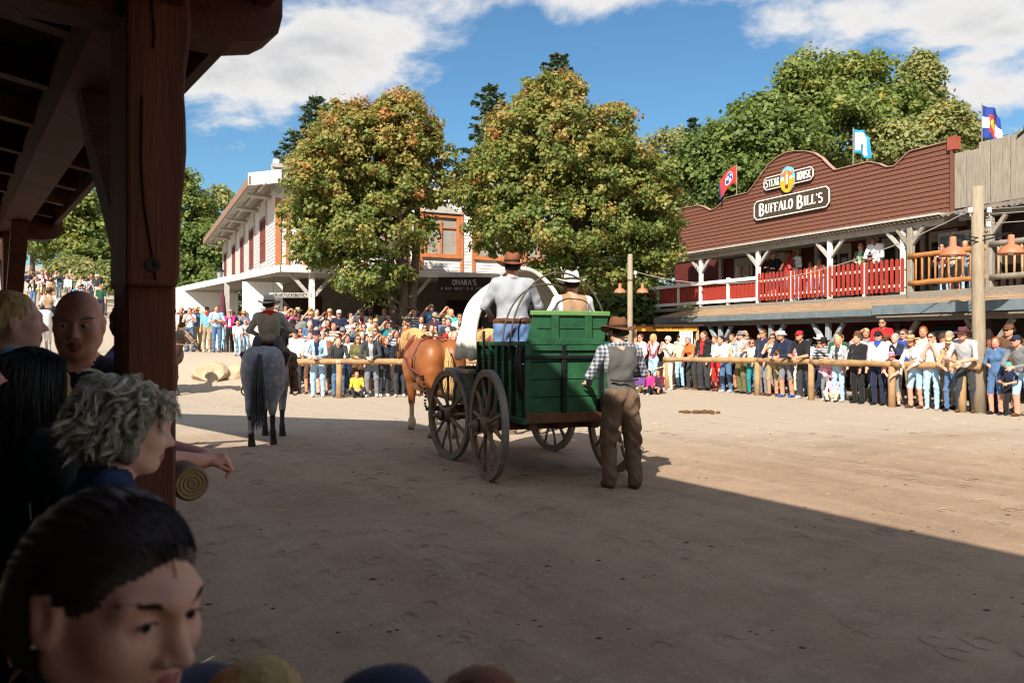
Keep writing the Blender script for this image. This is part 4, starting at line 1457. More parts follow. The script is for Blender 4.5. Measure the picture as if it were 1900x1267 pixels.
put(MB().box((kp.x + .62, 25.5, 1.58), (.42, .02, .5)).build('menu', mat('menu paper', sl(216, 226, 236), .7, .04)), ki)
for k in range(3):
    put(marks(9, (kp.x + .46, 25.486, 1.74 - k * .12), (1, 0, 0), (0, 0, 1), (0, 1, 0), .05, .32, mat('menu ink', sl(60, 80, 140), .7), None, 6 + k), ki)

# ------------------------------------------------------------------ white clapboard building behind the maples
WC = Vector((-8.9, 30.0, 0))
wh = empty('clapboard_building', (WC.x, WC.y, 1.1), 0, 'white clapboard two-storey building with orange trim behind the maple trees', 'building')
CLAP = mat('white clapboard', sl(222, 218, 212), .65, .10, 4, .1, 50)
CLAP_S = mat('shaded clapboard', sl(206, 200, 194), .7, .12, 4, .1, 50)  # greyer copy for the side wall, its weaker light put into the colour


def wp(s, c, z):
    """s along the front, c back along the street, z up"""
    v = WC + D2 * s + D1 * c
    return Vector((v.x, v.y, z))


ZU, ZT, LF, LS = 4.12, 8.05, 14.0, 18.8
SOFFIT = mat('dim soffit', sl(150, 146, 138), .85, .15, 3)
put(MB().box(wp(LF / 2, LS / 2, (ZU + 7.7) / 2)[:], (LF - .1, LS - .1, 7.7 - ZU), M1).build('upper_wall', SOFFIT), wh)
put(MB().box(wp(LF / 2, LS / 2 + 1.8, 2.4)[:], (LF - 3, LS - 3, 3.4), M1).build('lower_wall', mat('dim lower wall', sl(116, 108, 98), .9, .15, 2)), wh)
# front clapboards
fw = [(1.1, 2.75), (3.45, 5.1), (5.8, 7.45), (8.1, 9.75), (10.4, 12.05)]
ch = .135
clap_cache = {}


def clap(a, b_, zz, side, last=False):
    L_ = round(b_ - a, 3)
    key = (L_, side)
    if key not in clap_cache:
        bd = MB()
        pr = [(-.012, 0), (-.03, .004), (-.008, ch), (.0, ch)]
        n = 4
        if side:      # on the left side wall, running along D1 ; local x = D2
            vs = [(p[0], y, p[1]) for y in (-L_ / 2, L_ / 2) for p in pr]
        else:
            vs = [(x, p[0], p[1]) for x in (-L_ / 2, L_ / 2) for p in pr]
        bd.add(vs, [(0, 1, 2, 3), (7, 6, 5, 4)] + [(i, i + 4, (i + 1) % 4 + 4, (i + 1) % 4) for i in range(4)])
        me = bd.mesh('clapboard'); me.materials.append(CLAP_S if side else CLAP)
        clap_cache[key] = me
    c = wp(0, (a + b_) / 2, zz) if side else wp((a + b_) / 2, 0, zz)
    put(shared('clapboard', clap_cache[key], None, c, (0, 0, RZ1)), wh)


nrow = int((ZT - ZU - .1) / ch)
for r_ in range(nrow):
    zz = ZU + .05 + r_ * ch
    if 4.98 < zz < 6.75:
        edges = [0.0] + [v for w in fw for v in w] + [LF]
        for k in range(0, len(edges), 2):
            if edges[k] > 12: continue
            clap(edges[k], edges[k + 1], zz, False)
    else:
        clap(0, LF, zz, False)
for s in [.06, .41, 1.05] + [v for w in fw for v in (w[0] - .06, w[1] + .06)][2:]:
    wdt = .2 if s < .1 else .13
    put(MB().box(wp(s + .02, -.045, (ZU + 6.9) / 2)[:], (wdt, .06, 6.9 - ZU), M1).build('pilaster', ORANGE_TRIM), wh)
for a, b_ in fw:
    w = b_ - a
    s = (a + b_) / 2
    fr = put(MB().box(wp(s, .10, 5.87)[:], (w, .05, 1.76), M1).build('window', GLASS_DARK), wh)
    def sub(ob):
        ob.parent = fr; ob.matrix_parent_inverse = fr.matrix_basis.inverted()
    f = MB()
    f.box(wp(s, .0, 5.05)[:], (w, .12, .12), M1); f.box(wp(s, .0, 6.68)[:], (w, .12, .14), M1)
    f.box(wp(a + .07, .0, 5.87)[:], (.14, .12, 1.5), M1); f.box(wp(b_ - .07, .0, 5.87)[:], (.14, .12, 1.5), M1)
    sub(f.build('frame', ORANGE_TRIM))
    f = MB().box(wp(s, .02, 5.8)[:], (.10, .08, 1.38), M1)
    f.box(wp(s, .022, 6.2)[:], (w - .28, .07, .07), M1)
    sub(f.build('mullion', ORANGE_TRIM))
    sub(MB().box(wp(s, -.06, 4.96)[:], (w + .1, .14, .05), M1).build('sill', ORANGE_TRIM))
    gb = MB().prism([(-w / 2 - .12, 6.78), (w / 2 + .12, 6.78), (0, 7.3)], WC + D2 * s - D1 * .08, D2, UP, D1, .12)
    sub(gb.build('pediment', GREY_WHITE))
put(MB().box(wp(LF / 2, -.05, ZT + .05)[:], (LF + .3, .3, .14), M1).build('cornice', GREY_WHITE), wh)
put(MB().box(wp(.02, -.03, 7.6)[:], (.34, .2, 1.0), M1).build('corner_block', GREY_WHITE), wh)
put(MB().box(wp(0.0, -.06, ZT + .2)[:], (.2, .2, .16), M1).build('finial', WHITE_PAINT), wh)
# left side wall: window bays under a wide eave
side_w = [(2.1, 3.7), (5.5, 7.0), (8.8, 10.3), (12.2, 13.7), (16.2, 17.8)]
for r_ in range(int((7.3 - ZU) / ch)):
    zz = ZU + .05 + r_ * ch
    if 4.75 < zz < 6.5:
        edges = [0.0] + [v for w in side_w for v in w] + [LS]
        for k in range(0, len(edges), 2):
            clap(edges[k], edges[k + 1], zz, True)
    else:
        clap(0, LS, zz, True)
MULL = mat('red window bars', sl(120, 62, 56), .6, .15)
for a, b_ in side_w:
    w = b_ - a
    fr = put(MB().box(wp(.09, (a + b_) / 2, 5.7)[:], (.05, w, 1.75), M1).build('window', GLASS_DARK), wh)
    f = MB()
    for q in range(4):
        f.box(wp(-.0, a + .06 + (w - .12) * q / 3, 5.65)[:], (.10, .10 if q in (0, 3) else .06, 1.7), M1)
    f.box(wp(-.005, (a + b_) / 2, 4.82)[:], (.12, w, .09), M1); f.box(wp(-.005, (a + b_) / 2, 6.46)[:], (.12, w, .09), M1); f.box(wp(.0, (a + b_) / 2, 5.6)[:], (.07, w, .05), M1)
    ob = f.build('frame', MULL); ob.parent = fr; ob.matrix_parent_inverse = fr.matrix_basis.inverted()
    ob = MB().box(wp(-.03, (a + b_) / 2, 6.82)[:], (.1, w + .1, .55), M1).build('panel', GREY_WHITE)
    ob.parent = fr; ob.matrix_parent_inverse = fr.matrix_basis.inverted()
    for e in (a - .12, b_ + .12):
        put(MB().box(wp(-.045, e, 5.7)[:], (.05, .10, 3.1), M1).build('side_batten', GREY_WHITE), wh)
# eave with round log brackets
ev = MB()
ev.prism([(-1.0, 7.24), (.2, 7.55), (.2, 7.72), (-1.0, 7.40)], WC + D1 * (LS / 2), D2, UP, D1, LS + 1.2)
put(ev.build('eave', GREY_WHITE), wh)
put(MB().box(wp(-1.03, LS / 2 - .15, 7.35)[:], (.06, LS + 1.1, .3), M1).build('gutter', mat('brown gutter', sl(140, 112, 92), .7)), wh)
put(MB().prism([(-1.08, 7.16), (.1, 7.36), (.1, 7.85), (-1.08, 7.62)], WC - D1 * .66, D2, UP, D1, .06).build('barge_board', WHITE_PAINT), wh)
for k in range(6):
    c = 1.0 + k * 3.45
    wob_log(wp(-.9, c, 7.12), wp(.05, c, 7.06), .09, k, GREY_WHITE, wh, 'bracket', 4)
    wob_log(wp(-.5, c - 1.7, 7.26), wp(-.5, c + 1.7, 7.26), .06, k + 20, GREY_WHITE, wh, 'purlin', 3)
# canopy round both sides
cz = 3.95
can = MB()
pts = [wp(LF, -2.4, cz), wp(-.2, -2.4, cz), wp(-1.2, 2.4, cz - .03), wp(-3.2, 11.8, cz - .1), wp(-.2, 12, cz), wp(-.1, .1, cz), wp(LF, .1, cz)]
can.add([p for p in pts] + [p + UP * .16 for p in pts], [tuple(range(7)), tuple(range(13, 6, -1))] + [(i, i + 7, (i + 1) % 7 + 7, (i + 1) % 7) for i in range(7)])
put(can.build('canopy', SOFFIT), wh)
for a, b_ in ((pts[0], pts[1]), (pts[1], pts[2]), (pts[2], pts[3])):
    n_ = (b_ - a).cross(UP).normalized() * -.06
    put(MB().bar(a + n_ + UP * .09, b_ + n_ + UP * .09, .05, .24, 0, UP).build('canopy_fascia', WHITE_PAINT), wh)
for s, br in ((.9, True), (4.6, True), (8.3, True), (12, True)):
    g_ = gz(*wp(s, -2.2, 0)[:2])
    put(MB().box(wp(s, -2.2, (g_ + cz) / 2)[:], (.2, .2, cz - g_), M1, 0, .02).build('canopy_post', WHITE_PAINT), wh)
    for q in (-1, 1):
        put(MB().bar(wp(s + q * .06, -2.2, cz - .85), wp(s + q * .75, -2.2, cz - .05), .12, .12, 0, D1).build('brace', GREY_WHITE), wh)
for c in (.4, 6.0):
    pp = pts[2].lerp(pts[3], .04 + c / 7)
    put(MB().box((pp.x, pp.y, (cz + gz(pp.x, pp.y)) / 2), (.18, .18, cz - gz(pp.x, pp.y)), M1).build('canopy_post', GREY_WHITE), wh)
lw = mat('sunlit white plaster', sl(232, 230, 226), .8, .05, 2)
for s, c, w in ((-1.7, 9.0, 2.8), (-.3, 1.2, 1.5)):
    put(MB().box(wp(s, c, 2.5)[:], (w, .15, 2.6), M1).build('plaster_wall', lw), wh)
for s in (1.6, 5.2, 9.0):
    dr = put(MB().box(wp(s, 3.28, 2.35)[:], (1.7, .06, 2.1), M1).build('door', DARK_WOOD), wh)
# hanging signs
hs = at(539, 548, 27.6)
s1 = empty('hanging_board', hs, 0, 'white hanging board reading frühstücksbuffet in dark letters', 'sign')
put(MB().box(hs[:], (1.46, .04, .17), None, 0, .01).build('board', GREY_WHITE), s1)
put(lettering('FRÜHSTÜCKSBUFFET', hs + Vector((-.58, -.03, 0)), (1, 0, 0), (0, 0, 1), (0, 1, 0), .11, 1.16, DARK_WOOD, None, .01), s1)
for x in (-.6, .6): put(MB().tube([hs + Vector((x, 0, .08)), hs + Vector((x, 0, .62))], .008, 5).build('chain', IRON), s1)
hs = at(862, 528, 30.2)
s2 = empty('tavern_board', hs, 0, "dark board reading ohara's in white slab letters over the porch", 'sign')
put(MB().box(hs[:], (2.0, .06, .56), None, 0, .01).build('board', mat('dark plum board', sl(52, 38, 36), .8, .2)), s2)
put(lettering("OHARA'S", hs + Vector((-.46, -.045, .08)), (1, 0, 0), (0, 0, 1), (0, 1, 0), .2, .92, GREY_WHITE, None, .012), s2)
put(marks(22, hs + Vector((-.9, -.045, -.15)), (1, 0, 0), (0, 0, 1), (0, 1, 0), .10, 1.8, GREY_WHITE, None, 3), s2)
# folded parasol and lantern by the canopy
pp = at(413, 600, 31)
pa = empty('folded_parasol', (pp.x, pp.y, gz(pp.x, pp.y)), 0, 'folded plum parasol standing under the white canopy', 'parasol')
put(MB().tube([(pp.x, pp.y, gz(pp.x, pp.y)), (pp.x, pp.y, 3.4)], .025, 6).build('pole', IRON), pa)
put(MB().lathe([(.04, 3.45), (.09, 3.2), (.15, 2.6), (.19, 2.2), (.12, 2.15)], (pp.x, pp.y, 0), 10).build('canopy', mat('plum canvas', sl(94, 48, 62), .8)), pa)
la = at(408, 509, 36.5)
ln = empty('canopy_lantern', la, 0, 'iron lantern standing on the white canopy roof edge', 'lantern')
put(MB().lathe([(.10, -.25), (.16, .1), (.16, .12)], la, 6).build('glass', mat('lantern glass', sl(150, 156, 160), .3)), ln)
put(MB().lathe([(.22, .12), (.1, .26), (.03, .34)], la, 6).build('hood', IRON), ln)
put(MB().tube([la + Vector((0, 0, -.6)), la + Vector((0, 0, -.25))], .03, 6).build('stem', IRON), ln)
# ------------------------------------------------------------------ poles, lamps, wires, flags, rails, boulders
POLE = mat('weathered pole', sl(152, 138, 116), .85, .22, 6, .5, 40, stretch=(5, 5, .5))
poles = {}


def lamp_shade(parent, p, s=1.0):
    put(MB().lathe([(.02 * s, .30 * s), (.055 * s, .29 * s), (.06 * s, .12 * s), (.17 * s, .07 * s), (.23 * s, -.04 * s), (.235 * s, -.07 * s), (.22 * s, -.065 * s), (.16 * s, .05 * s)], p, 20).build('lamp_shade', COPPER, None, True), parent)
    put(MB().lathe([(0, -.09 * s), (.05 * s, -.06 * s), (.05 * s, .02 * s), (.02 * s, .06 * s)], p, 10).build('bulb', CERAMIC, None, True), parent)


def insulator(parent, p):
    put(MB().lathe([(.01, -.1), (.02, -.02), (.05, -.02), (.05, .03), (.03, .035), (.045, .05), (.04, .09), (0, .1)], p, 10).build('insulator', CERAMIC, None, True), parent)
    put(MB().tube([p + Vector((0, 0, -.1)), p + Vector((-.05, 0, -.14)), p + Vector((-.1, 0, -.1))], .012, 6).build('hook', IRON), parent)


p = at(1817, 766, 16.75)
u1 = empty('utility_pole', (p.x, p.y, 0), 0, 'stout weathered wooden pole with insulators and two copper lamp shades', 'pole')
ztop = 4.75
put(MB().tube([(p.x, p.y, -.1), (p.x - .01, p.y, 1.5), (p.x - .03, p.y, 3), (p.x - .04, p.y, ztop)], [.135, .128, .122, .116], 14).build('shaft', POLE, None, True), u1)
for x, z in ((-.2, 4.22), (.2, 4.22), (.18, 3.92)): insulator(u1, Vector((p.x + x, p.y - .02, z)))
for x in (-.62, .62):
    lz = 3.36 if x < 0 else 3.40
    b = MB().tube([(p.x - .03, p.y - .1, lz + .20), (p.x + x, p.y - .1, lz + .36), (p.x + x, p.y - .1, lz + .26)], .014, 6)
    b.tube([(p.x - .03, p.y - .1, lz + .30), (p.x + x, p.y - .1, lz + .37)], .012, 6)
    put(b.build('lamp_arm', IRON), u1)
    lamp_shade(u1, Vector((p.x + x * .98, p.y - .1, lz)), 1.12)
W1 = Vector((p.x - .2, p.y, 4.25))
q = at(1169, 700, 24.2)
u2 = empty('lamp_pole', (q.x, q.y, 0), 0, 'slim grey wooden pole with two small copper lamps by the maple', 'pole')
put(MB().tube([(q.x, q.y, -.1), (q.x, q.y, 4.15)], [.09, .075], 12).build('shaft', POLE, None, True), u2)
insulator(u2, Vector((q.x + .16, q.y, 3.55)))
for x in (-.32, .36):
    put(MB().tube([(q.x, q.y - .08, 3.35), (q.x + x * .7, q.y - .1, 3.42), (q.x + x, q.y - .1, 3.30)], .012, 6).build('lamp_arm', IRON), u2)
    lamp_shade(u2, Vector((q.x + x, q.y - .1, 3.02)), .8)
W2 = Vector((q.x + .16, q.y, 3.62))


def wire(a, b_, sag, r=.008):
    n = 18
    pts = [a.lerp(b_, k / n) + Vector((0, 0, -sag * 4 * (k / n) * (1 - k / n))) for k in range(n + 1)]
    return MB().tube(pts, r, 5)


WIRE = mat('wire', sl(150, 144, 138), .5, .1)
tag(wire(W2, W1, .85, .011).build('overhead_wire', WIRE), 'thin sagging wire strung between the two lamp poles', 'wire')
for k, (z, dz) in enumerate(((4.28, .1), (4.18, .05), (3.98, .12))):
    tag(wire(Vector((p.x + .2, p.y, z)), Vector((p.x + 4.5, p.y - 5.5, z + dz)), .12, .009).build('service_wire', WIRE), ('upper', 'middle', 'lowest')[k] + ' of three wires leaving the stout pole away from the maple', 'wire')

# flags on the roofs
def flag(px, py_top, py_base, c, w, h, draw, label, droop=.4, dirx=1):
    t, Y = bb(px, c)
    zt = CAM_H - (py_top - CY) / FPX * Y; zb = CAM_H - (py_base - CY) / FPX * Y
    P = P3(t, c, zb)
    e = empty('flag', P, 0, label, 'flag', 'flags flying over the roofs')
    put(MB().tube([P + UP * -.4, P3(t, c, zt + .05)], .014, 6).build('flagpole', GREY_WOOD), e)
    nx, nz = 40, 24
    vs, fs, mi = [], [], []
    ms = []
    for j in range(nz + 1):
        for i in range(nx + 1):
            u, v = i / nx, j / nz
            x = u * w * dirx
            fold = .10 * math.sin(u * 9 + v * 2) * u
            vs.append(P3(t, c, zt) + Vector((x * .82, fold, -v * h - droop * u * u * .6 - .05 * math.sin(u * 7 + v * 3) * u)))
    b = MB()
    for j in range(nz):
        for i in range(nx):
            a = j * (nx + 1) + i
            b.f.append((a, a + 1, a + nx + 2, a + nx + 1)); b.m.append(draw((i + .5) / nx, (j + .5) / nz))
    b.v = vs
    FL = [mat('flag red', sl(206, 52, 48), .7, .05), mat('flag white', sl(236, 236, 238), .7, .03), mat('flag blue', sl(34, 62, 140), .7, .05), mat('flag teal', sl(40, 140, 170), .7, .05), mat('flag yellow', sl(236, 200, 60), .7, .05)]
    ob = b.build('cloth', FL, None, True)
    md = ob.modifiers.new('thick', 'SOLIDIFY'); md.thickness = .004
    put(ob, e)


def three_stars(u, v):
    dx, dy = (u - .45) * 1.6, v - .5
    r = math.hypot(dx, dy)
    if u > .93: return 2
    if r > .34: return 0
    if r > .30: return 1
    for a in (90, 210, 330):
        if math.hypot(dx - .15 * math.cos(R(a + 12)), dy - .15 * math.sin(R(a + 12))) < .085: return 1
    return 2


flag(1367, 308, 364, FC + .3, .75, .62, three_stars, 'drooping red flag with three white stars in a blue disc', 1.1, -1)
flag(1583, 240, 310, FC + .3, .62, .72, lambda u, v: (3 if v < .12 or u > .84 or v > .86 else (2 if u < .1 else (3 if abs(u - .5) < .07 and v > .6 else 1))),
     'small white flag with a teal border beside the curved false front', .35)
flag(1822, 196, 262, FC + .35, .6, .85, lambda u, v: (0 if .35 < u < .75 and .25 < v < .8 and (u - .55) ** 2 + (v - .5) ** 2 > .02 else (4 if (u - .55) ** 2 + (v - .5) ** 2 <= .02 else (1 if .33 < v < .66 else 2))),
     'blue and white flag with a red and yellow ring over the grey planks', .5)

# spectator rails
RAILW = mat('rail log', sl(160, 128, 90), .75, .25, 5, .4, 40)


def rail(name_lab, pts, posts, r=.075, seed=1):
    e = empty('spectator_rail', (pts[0][0], pts[0][1], 0), 0, name_lab, 'rail', 'log rails holding the spectators back')
    for k, (a, b_) in enumerate(zip(pts, pts[1:])):
        wob_log(a, b_, r, seed + k, RAILW, e, 'rail_log', 12)
    for k, q in enumerate(posts):
        x, y, z = q
        put(MB().tube([(x, y, -.15), (x, y, z - .02)], [.085, .075], 10).build('rail_post', RAILW, None, True), e)
    return e


rp = lambda px, py: (lambda Y: ((px - CX) / FPX * Y, Y))(CAM_H * FPX / (py - CY))
A_, B_, C_, D_ = rp(1238, 726), rp(1405, 733), rp(1505, 742), rp(1655, 755)
E_ = (9.75, 16.55)
pts = [(A_[0] - .1, A_[1], .97), (*B_, .98), (*C_, .98), (*D_, .98), (*E_, .97)]
rail('weathered log rail on posts along the steak house side', pts, [(*A_, .95), (*B_, .95), (*C_, .95), (*D_, .95), (9.55, 16.9, .95)], .078, 3)
rail('weathered log rail beyond the stout pole', [(10.15, 16.2, .93), (12.2, 12.2, .93)], [(10.9, 14.7, .9), (12.0, 12.5, .9)], .075, 9)
pts = [(-5.75, 21.2, .96), (-2.7, 21.25, .97), (.6, 21.9, .97), (2.2, 22.6, .97)]
rail('orange log rail in front of the white building crowd', pts, [(-4.6, 21.2, .94), (-1.2, 21.5, .94), (1.6, 22.3, .94)], .078, 14)
tag(wire(Vector((A_[0] - .1, A_[1], .75)), Vector((2.2, 22.6, .6)), .12, .016).build('barrier_rope', mat('rope', sl(206, 190, 164), .9, .2)), 'pale rope barrier hanging between the two log rails', 'rope')

# boulders
def boulder(px, py, Y, s, seed, label, stretch=(1.3, 1, .8)):
    q = at(px, py, Y)
    bm = bmesh.new()
    bmesh.ops.create_icosphere(bm, subdivisions=4, radius=1)
    rnd = random.Random(seed)
    pl = [(Vector((rnd.gauss(0, 1), rnd.gauss(0, 1), rnd.gauss(0, 1))).normalized(), .62 + .25 * rnd.random()) for _ in range(11)]
    for v in bm.verts:
        for n_, d_ in pl:
            k = v.co.dot(n_) - d_
            if k > 0: v.co -= n_ * k
        v.co += v.co.normalized() * .04 * mnoise.noise(v.co * 3 + Vector((seed, 0, 0)))
        v.co = Vector((v.co.x * stretch[0], v.co.y * stretch[1], v.co.z * stretch[2])) * s
    me = bpy.data.meshes.new('boulder'); bm.to_mesh(me); bm.free()
    me.materials.append(mat('sandstone', sl(178, 156, 128), .9, .25, 4, .6, 30))
    o = bpy.data.objects.new('boulder', me); o.location = (q.x, q.y, gz(q.x, q.y) + s * .3); link(o)
    tag(o, label, 'rock', 'boulders at the mouth of the side street')


boulder(395, 672, 24.6, .5, 3, 'broad tan sandstone boulder with an undercut lower edge')
boulder(441, 668, 24.8, .42, 9, 'smaller tan sandstone boulder behind the grey horse', (1.0, 1, .9))
# ------------------------------------------------------------------ trees
def leaf_mat(name, stops, transl=.35):
    m = bpy.data.materials.new(name); m.use_nodes = True
    nt = m.node_tree; N, L = nt.nodes, nt.links
    out = N['Material Output']; b = N['Principled BSDF']
    b.inputs['Roughness'].default_value = .5; b.inputs['Specular IOR Level'].default_value = .35
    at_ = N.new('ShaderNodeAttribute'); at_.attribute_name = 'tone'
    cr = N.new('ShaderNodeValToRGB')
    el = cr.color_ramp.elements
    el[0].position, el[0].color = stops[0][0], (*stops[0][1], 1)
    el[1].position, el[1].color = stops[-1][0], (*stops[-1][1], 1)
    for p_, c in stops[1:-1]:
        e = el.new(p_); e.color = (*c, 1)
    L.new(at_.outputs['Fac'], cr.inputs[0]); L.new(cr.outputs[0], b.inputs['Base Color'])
    tr = N.new('ShaderNodeBsdfTranslucent')
    L.new(cr.outputs[0], tr.inputs[0])
    mx = N.new('ShaderNodeMixShader'); mx.inputs[0].default_value = transl
    L.new(b.outputs[0], mx.inputs[1]); L.new(tr.outputs[0], mx.inputs[2]); L.new(mx.outputs[0], out.inputs[0])
    return m


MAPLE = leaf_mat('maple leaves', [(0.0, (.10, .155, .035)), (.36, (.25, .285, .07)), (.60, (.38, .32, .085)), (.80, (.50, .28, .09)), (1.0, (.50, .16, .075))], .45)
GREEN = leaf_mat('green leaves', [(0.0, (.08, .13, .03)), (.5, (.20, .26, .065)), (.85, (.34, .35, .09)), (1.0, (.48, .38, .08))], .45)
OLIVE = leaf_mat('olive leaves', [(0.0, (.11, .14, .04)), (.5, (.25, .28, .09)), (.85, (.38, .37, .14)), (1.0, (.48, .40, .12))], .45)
NEEDLE = leaf_mat('spruce needles', [(0.0, (.04, .075, .045)), (.6, (.08, .13, .07)), (1.0, (.15, .20, .10))], .25)
BARK = mat('maple bark', sl(108, 92, 76), .9, .3, 5, .7, 30, stretch=(4, 4, .5))


def leaf_cloud(name, P, Nrm, size, tone, m, parent, aspect=.8, seed=0):
    """one kite-shaped leaf at each point"""
    rg = np.random.default_rng(seed)
    n = len(P)
    Nrm = Nrm / np.maximum(np.linalg.norm(Nrm, axis=1), 1e-6)[:, None]
    t = rg.normal(size=(n, 3)); t -= (t * Nrm).sum(1)[:, None] * Nrm; t /= np.maximum(np.linalg.norm(t, axis=1), 1e-6)[:, None]
    u = np.cross(Nrm, t)
    s = size[:, None]
    V = np.empty((n, 4, 3))
    V[:, 0] = P - t * s * .5
    V[:, 1] = P + u * s * .5 * aspect - Nrm * s * .08
    V[:, 2] = P + t * s * .55 - Nrm * s * .12
    V[:, 3] = P - u * s * .5 * aspect - Nrm * s * .08
    me = bpy.data.meshes.new(name)
    me.vertices.add(n * 4); me.vertices.foreach_set('co', V.astype(np.float32).ravel())
    me.loops.add(n * 4); me.loops.foreach_set('vertex_index', np.arange(n * 4, dtype=np.int32))
    me.polygons.add(n); me.polygons.foreach_set('loop_start', (np.arange(n) * 4).astype(np.int32))
    a = me.attributes.new('tone', 'FLOAT', 'POINT')
    a.data.foreach_set('value', np.repeat(np.clip(tone, 0, 1), 4).astype(np.float32))
    me.materials.append(m)
    me.update(calc_edges=True)
    o = bpy.data.objects.new(name, me)
    return link(o, parent)


def limbs(b, base, tips, r0, seed, fork=.45):
    rnd = random.Random(seed)
    base = Vector(base)
    for tip in tips:
        tip = Vector(tip)
        h0 = base + Vector((0, 0, (tip.z - base.z) * fork * (.5 + .6 * rnd.random())))
        pts = []
        for k in range(7):
            t = k / 6
            p_ = h0.lerp(tip, t) + Vector((rnd.gauss(0, .10), rnd.gauss(0, .10), .35 * math.sin(t * math.pi)))
            pts.append(p_)
        b.tube(pts, [r0 * .5 * (1 - .85 * k / 6) + .01 for k in range(7)], 7)


def broad_tree(name, base, lobes, n_clump, per, leaf, m, label, cat='tree', group=None, seed=1, tone0=.35, tone_h=.3, trunk_r=.2, trunk_top=None, spread=.33, parts_trunk=True, lean=(0, 0), sink=0.0, stems=None):
    rg = np.random.default_rng(seed)
    e = empty(name, base, 0, label, cat, group)
    base = np.array(base)
    lob = [(np.array(c) - base, np.array(r)) for c, r in lobes]
    sub_ = []
    for c, r in lob:
        for _ in range(5):
            dd = rg.normal(size=3); dd /= np.linalg.norm(dd); dd[2] = abs(dd[2]) * .9 if rg.random() < .7 else dd[2]
            sub_.append((c + dd * r * .88, r * rg.uniform(.26, .44)))
    lob = lob + sub_
    vol = np.array([np.prod(r) ** (2 / 3) for _, r in lob]); vol /= vol.sum()
    li = rg.choice(len(lob), n_clump, p=vol)
    d = rg.normal(size=(n_clump, 3)); d /= np.linalg.norm(d, axis=1)[:, None]
    d[:, 2] = np.where(d[:, 2] < -.5, d[:, 2] * .6, d[:, 2])
    rad = .50 + .52 * rg.random(n_clump) ** .55
    C0 = np.array([lob[i][0] for i in li]); R0 = np.array([lob[i][1] for i in li])
    Cc = C0 + d * R0 * rad[:, None]
    zmin, zmax = Cc[:, 2].min(), Cc[:, 2].max()
    ct = rg.normal(0, .16, n_clump)
    idx = np.repeat(np.arange(n_clump), per)
    n = len(idx)
    csz = (spread * (.6 + .8 * rg.random(n_clump)))[idx]
    off = rg.normal(size=(n, 3)); off /= np.linalg.norm(off, axis=1)[:, None]
    off *= (rg.random(n) ** .5)[:, None] * csz[:, None]
    off[:, 2] *= .75
    P = Cc[idx] + off
    Nn = d[idx] * .6 + off / csz[:, None] * .7 + np.array([0, 0, .55]) + rg.normal(0, .55, (n, 3))
    hrel = (P[:, 2] - zmin) / (zmax - zmin)
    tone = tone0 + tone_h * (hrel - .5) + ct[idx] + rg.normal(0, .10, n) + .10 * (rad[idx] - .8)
    size = leaf * (.6 + .7 * rg.random(n))
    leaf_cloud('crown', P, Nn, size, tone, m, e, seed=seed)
    b = MB()
    tt = trunk_top or (zmin + (zmax - zmin) * .55)
    for k, (sx, sy) in enumerate(stems or [(0, 0)]):
        pts = [(sx * .4, sy * .4, -sink - .1), (sx * .6, sy * .6, tt * .25), (sx + .05, sy, tt * .6), (sx * 1.3 + lean[0], sy * 1.3 + lean[1], tt)]
        b.tube(pts, [trunk_r * 1.25, trunk_r, trunk_r * .8, trunk_r * .4], 10)
    tips = [Cc[i] * np.array([.9, .9, 1]) for i in rg.choice(n_clump, 16)]
    limbs(b, (0, 0, tt * .25), [Vector(t) for t in tips], trunk_r * .7, seed, .6)
    b.build('trunk', BARK, e, True)
    return e


def conifer(base, h, r, label, seed, n=5200, group=None):
    rg = np.random.default_rng(seed)
    e = empty('spruce_tree', base, 0, label, 'tree', group)
    b = MB().tube([(0, 0, -.2), (0, 0, h * .5), (0, 0, h)], [h * .014 + .05, h * .009, .01], 8)
    P, Nn, sz = [], [], []
    tiers = int(h / .42)
    for k in range(tiers):
        t = k / tiers
        z = h * (.10 + .90 * t)
        L_ = r * (1 - t) ** .8 * (.8 + .4 * rg.random()) + .28
        nb = int(5 + 4 * (1 - t))
        a0 = rg.random() * 6.28
        for j in range(nb):
            a = a0 + j * 6.283 / nb + rg.normal(0, .15)
            l = L_ * (.75 + .45 * rg.random())
            dv = np.array([math.cos(a), math.sin(a), 0])
            m_ = max(8, int((l + .3) * 26 * n / 5200))
            tip = dv * l + np.array([0, 0, z - l * .18])
            b.tube([(0, 0, z), tuple(dv * l * .5 + np.array([0, 0, z - l * .16])), tuple(tip + np.array([0, 0, l * .05]))], [.03, .02, .006], 5)
            q = rg.random(m_) ** .75
            pos = np.array([0, 0, z]) + dv * (q * l)[:, None] + np.array([0, 0, 1]) * (-.25 * np.sin(q * 2.2) * l * .8 + .06 * l * q)[:, None]
            sidev = np.array([-dv[1], dv[0], 0])
            pos = pos + sidev * (rg.normal(0, .16, m_) * (1.15 - q) * l * .55)[:, None] + np.array([0, 0, 1]) * (-np.abs(rg.normal(0, .10, m_)))[:, None]
            P.append(pos); Nn.append(np.tile(np.array([0, 0, 1.0]), (m_, 1)) + rg.normal(0, .5, (m_, 3)) + dv * .3); sz.append(.34 * (.6 + .8 * rg.random(m_)))
    P, Nn, sz = np.concatenate(P), np.concatenate(Nn), np.concatenate(sz)
    leaf_cloud('crown', P, Nn, sz, rg.random(len(P)) * .8 + .1, NEEDLE, e, .5, seed)
    b.build('trunk', BARK, e, True)
    return e


def W(px, py, Y): return tuple(at(px, py, Y))


def L_(px, py, Y, rx, rz, ry=None):
    """a lobe of foliage: centre by bearing and depth, radii in picture pixels turned into metres"""
    k = Y / FPX
    return (W(px, py, Y), (rx * k, (ry or rx) * k, rz * k))


